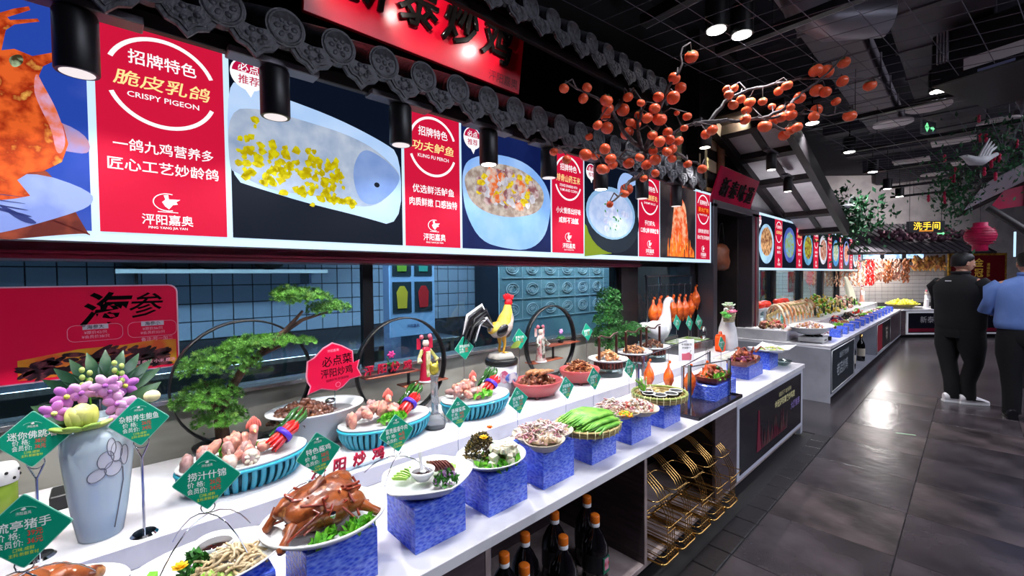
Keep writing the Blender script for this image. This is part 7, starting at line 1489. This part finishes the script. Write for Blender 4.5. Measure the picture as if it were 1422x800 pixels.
p = Vector((-0.649,11.912,2.406)); t = thing('washroom_sign', p, 'black lit sign with yellow characters and green arrow at the end of the aisle', 'sign', None, -.1)
F3 = Matrix(((1, 0, 0, 0), (0, 0, -1, 0), (0, 1, 0, 0), (0, 0, 0, 1)))
t.rotation_euler = (0, 0, .75)
MB().box(-.34, .34, -.03, .03, -.11, .11, .004).build('sign_box', [black], t); text('洗手间', .17, emis('led_yellow', (255, 206, 60), 2.2), t, Matrix.Translation((0, -.032, .015)) @ F3, bold=.003, width=.5); MB().box(-.14, .12, -.033, -.03, -.09, -.075).build('under_line', [emis('led_orange', (255, 150, 50), 1.5)], t)
MB().prism([(.20, -.15), (.30, -.15), (.30, -.17), (.34, -.14), (.30, -.11), (.30, -.13), (.20, -.13)], .03, .034, F3).build('green_arrow', [eg], t)
for x_ in (-.3, .3): MB().cyl((x_, 0, .11), (x_, 0, 4.28 - p.z), .004, n=5).build('wire', [black], t)
# red lantern
p = Vector((0.074,9.451,2.006)); t = thing('red_lantern', p, 'ribbed magenta-red fabric lantern hanging above the men', 'lantern')
lr = mat('lantern_red', (200, 24, 84), .5, c2=(176, 14, 70), scale=6)
MB().lathe([(.09, -.2), (.12, -.19), (.115, -.12), (.14, -.1), (.225, -.03), (.24, .03), (.21, .10), (.13, .16), (.11, .17), (.11, .22), (.09, .22)], n=32, fn=lambda a, r, z: 1 + (.02 if r > .13 else 0) * math.cos(16 * a)).build('lantern_body', [lr], t)
t.scale = (.72, .72, 1)
for k in range(7): z_ = -.09 + .036 * k; r_ = .10 + .14 * math.cos((z_ - .03) * 6.5); MB().tube([(r_ * math.cos(a), r_ * math.sin(a), z_) for a in [i * PI / 14 for i in range(28)]], .004, 4, True).build('rib_hoop', [mat('lr2', (170, 10, 60), .5)], t)
MB().cyl((0, 0, .22), (0, 0, 4.28 - p.z), .004, n=5).build('cord', [black], t)
# ---------------------------------------------------------------- pergola, dove and flowers at right
p = Vector((0.253,8.500,2.687)); t = thing('slatted_pergola', p, 'slatted grey pergola roof on dark timber at the right edge', 'pergola', None, 0)
ax = (Vector((0.437,8.262,2.832)) - Vector((0.026,8.694,2.636))).normalized(); dn = Vector((-.25, .75, -.35)).normalized()
for k in range(9):
    b = MB(); o_ = -ax * .38 + dn * (.07 * k - .15); b.tube([o_, o_ + ax * 1.6], .02, 4, ry=.02); b.build('slat', [mat('pergola_slat', (214, 208, 218), .5)], t)
b = MB().tube([dn * -.2 - ax * .38, dn * .55 - ax * .38], .03, 4).build('edge_beam', [beam], t); MB().tube([dn * .55 - ax * .4, dn * .55 + ax * 1.3], .035, 4).build('edge_beam', [beam], t)
b = MB().tube([Vector((0.128,8.206,2.319)) - p, Vector((0.529,8.178,1.905)) - p], .04, 4).build('brace', [beam], t)
cpos = Vector((0.392,8.614,1.845)); MB().box(-.06, .06, -.06, .06, 0, 3.0, .004).build('timber_column', [beam], None, 'dark timber post at the right edge behind the man in blue', 'post', at=(cpos.x + .12, cpos.y, 0))
MB().box(-.01, .01, -.01, .01, 0, .3, .002).build('tube_lamp', [emis('cool_tube', (190, 225, 250), 1.2)], None, 'short vertical white tube lamp on the right-hand timber post', 'lamp', at=tuple(Vector((0.347,7.979,1.777)) + Vector((0, 0, -.1))))
MB().prism([(-.25, 0), (.3, .05), (.3, .35), (-.1, .25)], 0, .01, Matrix.Rotation(PI / 2, 4, 'X')).build('pink_fabric', [mat('pink_fabric', (206, 50, 90), .6, c2=(170, 90, 110), scale=4)], None, 'piece of pink fabric hung under the pergola roof', 'fabric', at=(0.373,8.613,2.312))
p = Vector((0.027,6.797,2.692)); t = thing('dove_ornament', p, 'white dove ornament with raised wing among the red flowers at right', 'ornament'); r3 = Vector((.685, .729, 0))
b = MB(); b.tube([r3 * -.17 + Vector((0, 0, .035)), r3 * -.13 + Vector((0, 0, .03)), r3 * -.06 - Vector((0, 0, .01)), r3 * .04 - Vector((0, 0, .01)), r3 * .14 + Vector((0, 0, .03)), r3 * .2 + Vector((0, 0, .06))], [.012, .028, .05, .05, .025, .02], 12); b.build('body', [gw_], t)
for k in range(4): MB().tube([r3 * (.0 + .03 * k), r3 * (.05 + .03 * k) + Vector((0, 0, .1)), r3 * (.12 + .025 * k) + Vector((0, 0, .22 - .03 * k))], [.034, .032, .014], 8, ry=.014).build('wing_feather', [gw_], t)
MB().tube([r3 * -.17 + Vector((0, 0, .036)), r3 * -.2 + Vector((0, 0, .036))], [.01, .002], 6).build('beak', [mat('beak_pale', (200, 196, 196), .5)], t); MB().ball(tuple(r3 * -.145 + Vector((.02, -.015, .04))), .005, 6, 4).build('eye', [blackm], t)
grn = mat('vine_green', (40, 100, 56), .6, c2=(22, 64, 40), scale=9); rfl = mat('vine_red', (190, 20, 70), .5)
def vine(name, label, p, rx, rz_, n, nf, seed, sc=.036):
    t = thing(name, p, label, 'plant'); r = random.Random(seed); b = MB()
    for i in range(n):
        v = r3 * r.gauss(0, rx) + Vector((r.gauss(0, .08), r.gauss(0, .08), r.gauss(0, rz_))); q = ROT(r.uniform(0, 6), r.uniform(0, 6), r.uniform(0, 6)); s_ = sc * r.uniform(.5, 1.1)
        b.add([v + q @ Vector(k) * s_ for k in ((-1, 0, 0), (0, .45, .1), (1, 0, .2), (0, -.45, .1))], [[0, 1, 3], [1, 2, 3]])
    b.build('leaves', [grn], t, kind='stuff')
    for i in range(5): a = r3 * r.gauss(0, rx * .8) + Vector((0, 0, r.gauss(0, rz_ * .7))); MB().tube([a, a + Vector((.03, 0, -.1)), a + Vector((0, .05, .12))], .005, 4).build('vine_stem', [twig], t)
    for i in range(nf):
        v = r3 * r.gauss(0, rx * .9) + Vector((-.05, -.05, r.gauss(0, rz_ * .9)))
        f_ = MB()
        for k in range(5): a = k * 1.257; f_.ball(tuple(v + Vector((0, .03 * math.cos(a), .03 * math.sin(a)))), (.016, .026, .022), 6, 4, .2, ROT(a, 0, 0))
        f_.build('red_flower', [rfl], t)
vine('flowering_vine', 'dark green vine with crimson flowers around the white dove', (0.234,7.465,2.905), .26, .2, 520, 9, 1)
vine('flowering_vine', 'hanging green vine with red flowers left of the pergola, below the dove', (-0.173,8.041,2.581), .12, .22, 700, 9, 2)
vine('flowering_vine', 'dark vine with red flowers and a white bird over the rear menu board', (-1.535,9.363,2.467), .34, .20, 1100, 8, 3, .06)
p = Vector((-1.483,9.279,2.639)); t = thing('dove_ornament', p, 'small white bird ornament in the vine over the rear menu board', 'ornament'); MB().tube([r3 * -.1, r3 * 0, r3 * .12 + Vector((0, 0, .05))], [.02, .045, .01], 8).build('body', [gw_], t); MB().tube([r3 * 0, r3 * .04 + Vector((0, 0, .12)), r3 * .12 + Vector((0, 0, .2))], [.035, .03, .006], 7, ry=.01).build('wing', [gw_], t)
# black air unit at top right
t = thing('ceiling_unit', (0.367,5.424,3.169), 'black ceiling air unit with a white label strip at the top right corner', 'air unit', None, -.3)
MB().box(-.5, 1.2, -.5, .6, -.12, .3, .01).build('unit_body', [black], t); MB().box(-.30, .02, -.503, -.5, -.06, .03).build('label_strip', [mat('label_white', (200, 196, 200), .5)], t); MB().box(-.22, -.02, -.503, -.5, -.105, -.085).build('small_plate', [mat('plate_blue', (120, 130, 170), .5)], t)
for k in range(4): MB().box(-.46 + .02 * k, -.45 + .02 * k, -.52, -.5, .05, .3).build('vent_slat', [mat('vent_s', (150, 150, 160), .5)], t)
for k in (-.4, 1.1): MB().cyl((k, 0, .3), (k, 0, 4.28 - t.location.z), .01, n=6).build('hanger_rod', [black], t)
MB().box(-.07, .07, -.012, .012, 0, .002).build('floor_arrow', [mat('floor_green', (150, 180, 150), .4)], None, 'small pale green direction marker stuck on the dark floor', 'marker', at=(-0.402,5.371,0.001)).rotation_euler = (0, 0, .35)
# ---------------------------------------------------------------- people
skin = mat('skin', (196, 146, 122), .5, sub=.1); hair = mat('hair_black', (14, 12, 14), .5, bump=.4, bscale=120)
def skin_mesh(name, pts, edges, m, parent, sub=2, rnd=None):
    """one continuous surface grown from a skeleton: pts = (x, y, z, rx, ry)"""
    me = bpy.data.meshes.new(name); me.from_pydata([p[:3] for p in pts], edges, [])
    o = bpy.data.objects.new(name, me); COL.objects.link(o)
    k = o.modifiers.new('s', 'SKIN'); k.use_smooth_shade = True
    for i, p in enumerate(pts): me.skin_vertices[0].data[i].radius = (p[3], p[4] if len(p) > 4 else p[3])
    me.skin_vertices[0].data[0].use_root = True
    q = o.modifiers.new('u', 'SUBSURF'); q.levels = q.render_levels = sub
    dg = bpy.context.evaluated_depsgraph_get(); dg.update(); m2 = bpy.data.meshes.new_from_object(o.evaluated_get(dg)); m2.name = name
    bpy.data.objects.remove(o); m2.materials.clear(); m2.materials.append(m)
    for p in m2.polygons: p.use_smooth = True
    o = bpy.data.objects.new(name, m2); COL.objects.link(o); o.parent = parent
    return o
def person(loc, rz, H, label, top_m, leg_m, shoe_m, width=1.0, head_turn=0, arms=None, sleeve_long=True, sole_m=whitem, step=.1, foot=.10, shoe_rz=0):
    """faces local +Y; feet on z = 0"""
    t = thing('person', loc, label, 'person', None, rz); k = H / 1.7; W = width
    hx = .095 * W
    fl_, fr_ = (-foot, -.02), (foot, step)
    # body: legs, trunk, neck, arms and hands in one surface (root at the pelvis)
    P = [(0, 0, .93, .13 * W, .10), (0, 0, 1.10, .12 * W, .09), (0, -.01, 1.30, .14 * W, .095), (0, -.01, 1.43, .07, .06), (0, .01, 1.50, .052, .052), (0, .02, 1.56, .05, .05)]
    E_ = [(0, 1), (1, 2), (2, 3), (3, 4), (4, 5)]
    for s_, (fx, fy) in ((-1, fl_), (1, fr_)):
        b = len(P); P += [(s_ * hx, 0, .84, .085 * W, .09), (s_ * hx * 1.0, fy * .5 + .01, .48, .055, .06), (fx, fy - .01, .26, .045, .05), (fx, fy - .02, .10, .036, .04), (fx, fy + .08, .04, .035, .03)]
        E_ += [(0, b), (b, b + 1), (b + 1, b + 2), (b + 2, b + 3), (b + 3, b + 4)]
    A = arms or [((-.21, -.01, 1.36), (-.27, .0, 1.10), (-.16, .20, 1.02)), ((.21, -.01, 1.36), (.27, .0, 1.10), (.16, .20, 1.02))]
    hands = []
    for (sh, el, wr) in A:
        b = len(P); P += [(sh[0] * W, sh[1], sh[2], .055, .055), (el[0] * W, el[1], el[2], .042, .042), (*wr, .028, .028)]; E_ += [(3, b), (b, b + 1), (b + 1, b + 2)]
        d = (Vector(wr) - Vector((el[0] * W, el[1], el[2]))).normalized(); hd = Vector(wr) + d * .07
        P.append((*hd, .038, .018)); E_.append((b + 2, b + 3)); hb = b + 3
        sd = d.cross(Vector((0, 0, 1))).normalized(); sgn = 1 if wr[0] < 0 else -1
        for f in range(4):
            o_ = sd * (.024 * (f - 1.5)); L_ = (.055, .07, .075, .06)[f]
            b2 = len(P); P += [(*(hd + o_ + d * .03), .010, .010), (*(hd + o_ + d * (.03 + L_ * .5) - Vector((0, 0, .012))), .009, .009), (*(hd + o_ + d * (.03 + L_ * .75) - Vector((0, 0, .035))), .008, .008)]
            E_ += [(hb, b2), (b2, b2 + 1), (b2 + 1, b2 + 2)]
        b2 = len(P); P += [(*(hd - d * .02 + sd * .035 * sgn), .012, .012), (*(hd + d * .03 + sd * .05 * sgn), .010, .010)]; E_ += [(hb, b2), (b2, b2 + 1)]
    body = skin_mesh('body', [tuple(v * k for v in p) for p in P], E_, skin, t)
    # head lofted from rings: jaw, cheek, brow, crown
    T = Matrix.Translation((0, .03 * k, 1.5 * k)) @ Matrix.Rotation(head_turn, 4, 'Z') @ Matrix.Scale(k, 4)
    h = MB(); h.M = T
    pr_h = [(.02, .03, .035, .035), (.045, .02, .058, .070), (.075, .012, .068, .088), (.11, .004, .075, .097), (.145, 0, .077, .098), (.175, -.004, .073, .092), (.2, -.008, .056, .070), (.216, -.01, .02, .025)]
    h.loft([[Vector((rx * math.cos(a), cy + ry * math.sin(a) * (1.0 if math.sin(a) > 0 else 1.05), z_)) for a in [2 * PI * i / 20 for i in range(20)]] for z_, cy, rx, ry in pr_h])
    h.tube([(0, .085, .125), (0, .108, .098), (0, .10, .088)], [.008, .013, .010], 8); h.tube([(-.022, .088, .058), (0, .096, .060), (.022, .088, .058)], .006, 6)
    for s_ in (-1, 1):
        h.ball((s_ * .077, -.005, .105), (.008, .018, .03), 10, 8); h.ball((s_ * .077, -.012, .088), (.01, .01, .01), 6, 5)
        h.ball((s_ * .045, .07, .08), (.02, .018, .02), 8, 6)
    h.tube([(0, -.02, -.06), (0, -.01, .0), (0, .0, .05)], [.058, .052, .05], 14)
    hd_ = h.build('head', [skin], t)
    for s_ in (-1, 1):
        e = MB(); e.M = T; e.ball((s_ * .030, .087, .118), (.013, .008, .007), 10, 6); e.build('eye', [mat('eye_white', (230, 226, 222), .3)], hd_)
        e = MB(); e.M = T; e.ball((s_ * .030, .094, .118), (.006, .003, .006), 8, 6); e.build('iris', [blackm], hd_)
        e = MB(); e.M = T; e.tube([(s_ * .015, .093, .136), (s_ * .045, .084, .138)], .003, 5); e.build('eyebrow', [hair], hd_)
    hr = MB(); hr.M = T
    hr.loft([[Vector((rx * math.cos(a), cy + ry * math.sin(a), z_ - (.055 * max(0, math.sin(a)) if i_ == 0 else 0) * 0 + (.05 * max(0, math.sin(a)) if i_ < 2 else 0))) for a in [2 * PI * i / 24 for i in range(24)]] for i_, (z_, cy, rx, ry) in enumerate([(.075, -.03, .066, .075), (.10, -.022, .081, .088), (.14, -.008, .084, .098), (.18, -.004, .082, .102), (.21, -.008, .068, .084), (.232, -.012, .03, .04)])])
    hr.build('hair', [hair], t)
    # clothing follows the body
    g = MB(); ring_n = 28
    def ring(cx, cy, z_, rx, ry): return [Vector((cx + rx * math.cos(2 * PI * i / ring_n), cy + ry * math.sin(2 * PI * i / ring_n) * (1 + .04 * math.sin(5 * 2 * PI * i / ring_n + z_ * 20)), z_)) * k for i in range(ring_n)]
    g.loft([ring(0, .0, .84 if sleeve_long else .93, .185 * W, .135), ring(0, 0, .90 if sleeve_long else .95, .195 * W, .15), ring(0, 0, 1.0, .20 * W, .15), ring(0, -.005, 1.12, .195 * W, .145), ring(0, -.01, 1.25, .205 * W, .15), ring(0, -.015, 1.34, .208 * W, .138), ring(0, -.012, 1.40, .18 * W, .118), ring(0, -.01, 1.44, .135 * W, .1), ring(0, -.005, 1.475, .085, .078), ring(0, .0, 1.495, .072, .072)])
    shirt = g.build('jacket' if sleeve_long else 'shirt', [top_m], t)
    for (sh, el, wr) in A:
        sh_ = Vector((sh[0] * W * .8, sh[1], sh[2] + .03)); el_ = Vector((el[0] * W, el[1], el[2])); wr_ = Vector(wr)
        MB().tube([(sh_) * k, (Vector((sh[0] * W * 1.05, sh[1], sh[2] - .02))) * k, sh_.lerp(el_, .6) * k, el_ * k, el_.lerp(wr_, .5) * k, wr_ * k], [v * k for v in (.070, .074, .062, .056, .05, .042)], 14).build('sleeve', [top_m], shirt)
    MB().tube([Vector((.072 * math.cos(a), .0 + .074 * math.sin(a), 1.50)) * k for a in [i * PI / 10 for i in range(20)]], .012, 6, True, ry=.022).build('collar', [top_m], shirt)
    tr = MB()
    tr.loft([ring(0, 0, 1.0, .165 * W, .125), ring(0, 0, .92, .178 * W, .138), ring(0, 0, .82, .182 * W, .14), ring(0, 0, .76, .17 * W, .125)])
    for s_, (fx, fy) in ((-1, fl_), (1, fr_)):
        tr.tube([Vector((s_ * .082 * W, 0, .86)) * k, Vector((s_ * .088 * W, fy * .3, .66)) * k, Vector((s_ * .09 * W, fy * .6 + .01, .47)) * k, Vector((fx, fy - .01, .26)) * k, Vector((fx, fy, .10)) * k, Vector((fx, fy + .005, .055)) * k], [v * k for v in (.105 * W, .098 * W, .080, .072, .068, .07)], 16)
    tr.build('trousers', [leg_m], t)
    MB().tube([Vector((.175 * W * math.cos(a), .134 * math.sin(a), .955)) * k for a in [i * PI / 12 for i in range(24)]], .008, 5, True, ry=.018).build('belt', [black], t)
    for s_, (fx, fy) in ((-1, fl_), (1, fr_)):
        MS = Matrix.Translation((fx, fy - .02, 0)) @ Matrix.Rotation(shoe_rz, 4, 'Z') @ Matrix.Translation((-fx, -fy + .02, 0)); sh2 = MB(); sh2.M = MS; L0 = [(-.085, .05, .030, .045), (-.06, .055, .042, .055), (0, .055, .044, .055), (.07, .045, .046, .042), (.13, .035, .044, .028), (.17, .028, .028, .018)]
        sh2.loft([[Vector((fx + rx * math.cos(a), fy + dy, max(.012, cz + rz_ * math.sin(a)))) for a in [2 * PI * i / 16 for i in range(16)]] for dy, cz, rx, rz_ in L0])
        so = sh2.build('shoe', [shoe_m], t)
        so_ = MB(); so_.M = MS; so_.prism([(fx + x_, fy + y_) for x_, y_ in ((-.035, -.09), (.035, -.09), (.046, .0), (.05, .09), (.035, .165), (0, .185), (-.035, .165), (-.05, .09), (-.046, 0))], 0, .022).build('sole', [sole_m], so)
        if sole_m is not black:
            MB().prism([(fy - .05, .06), (fy + .02, .045), (fy + .12, .05), (fy + .02, .06), (fy - .04, .085)], .0, .003, MS @ wall(fx + .046, 0, 0)).build('dark_stripe', [blackm], so)
            MB().prism([(fy - .05, .06), (fy + .02, .045), (fy + .12, .05), (fy + .02, .06), (fy - .04, .085)], -.003, .0, MS @ wall(fx - .046, 0, 0)).build('dark_stripe', [blackm], so)
    return t
blk = mat('cloth_black', (13, 13, 17), .85, bump=.3, bscale=14); trs = mat('cloth_trousers', (11, 11, 15), .9, bump=.25, bscale=12); blu = mat('cloth_blue', (112, 142, 206), .8, c2=(98, 128, 192), scale=5, bump=.5, bscale=12)
man = person((-.09, 7.10, 0), -.6, 1.69, 'man in a black jacket and trousers with white sneakers, seen from behind', blk, trs, mat('shoe_white', (214, 210, 214), .5), 1.22, -.35, arms=[((-.20, -.01, 1.36), (-.225, .04, 1.10), (-.12, .22, 1.06)), ((.20, -.01, 1.36), (.225, .04, 1.10), (.12, .22, 1.06))], step=.06, foot=.05, shoe_rz=-.5)
MB().box(-.03, .03, -.012, -.008, -.006, .006).build('white_logo', [whitem], man).location = (-.02, -.13, 1.40)
ph = MB().box(-.035, .035, -.004, .004, -.07, .07, .003).build('phone', [black], None, 'dark phone held by the man in black', 'phone', at=(.09, 7.38, 1.05))
person((.39, 6.76, 0), .1, 1.67, 'man in a light blue shirt and black trousers at the right edge, seen from behind', blu, trs, black, 1.2, .15, arms=[((-.20, -.01, 1.36), (-.25, .02, 1.12), (-.15, .22, 1.08)), ((.20, -.01, 1.36), (.25, .02, 1.12), (.15, .22, 1.08))], sleeve_long=False, sole_m=black, step=.06)
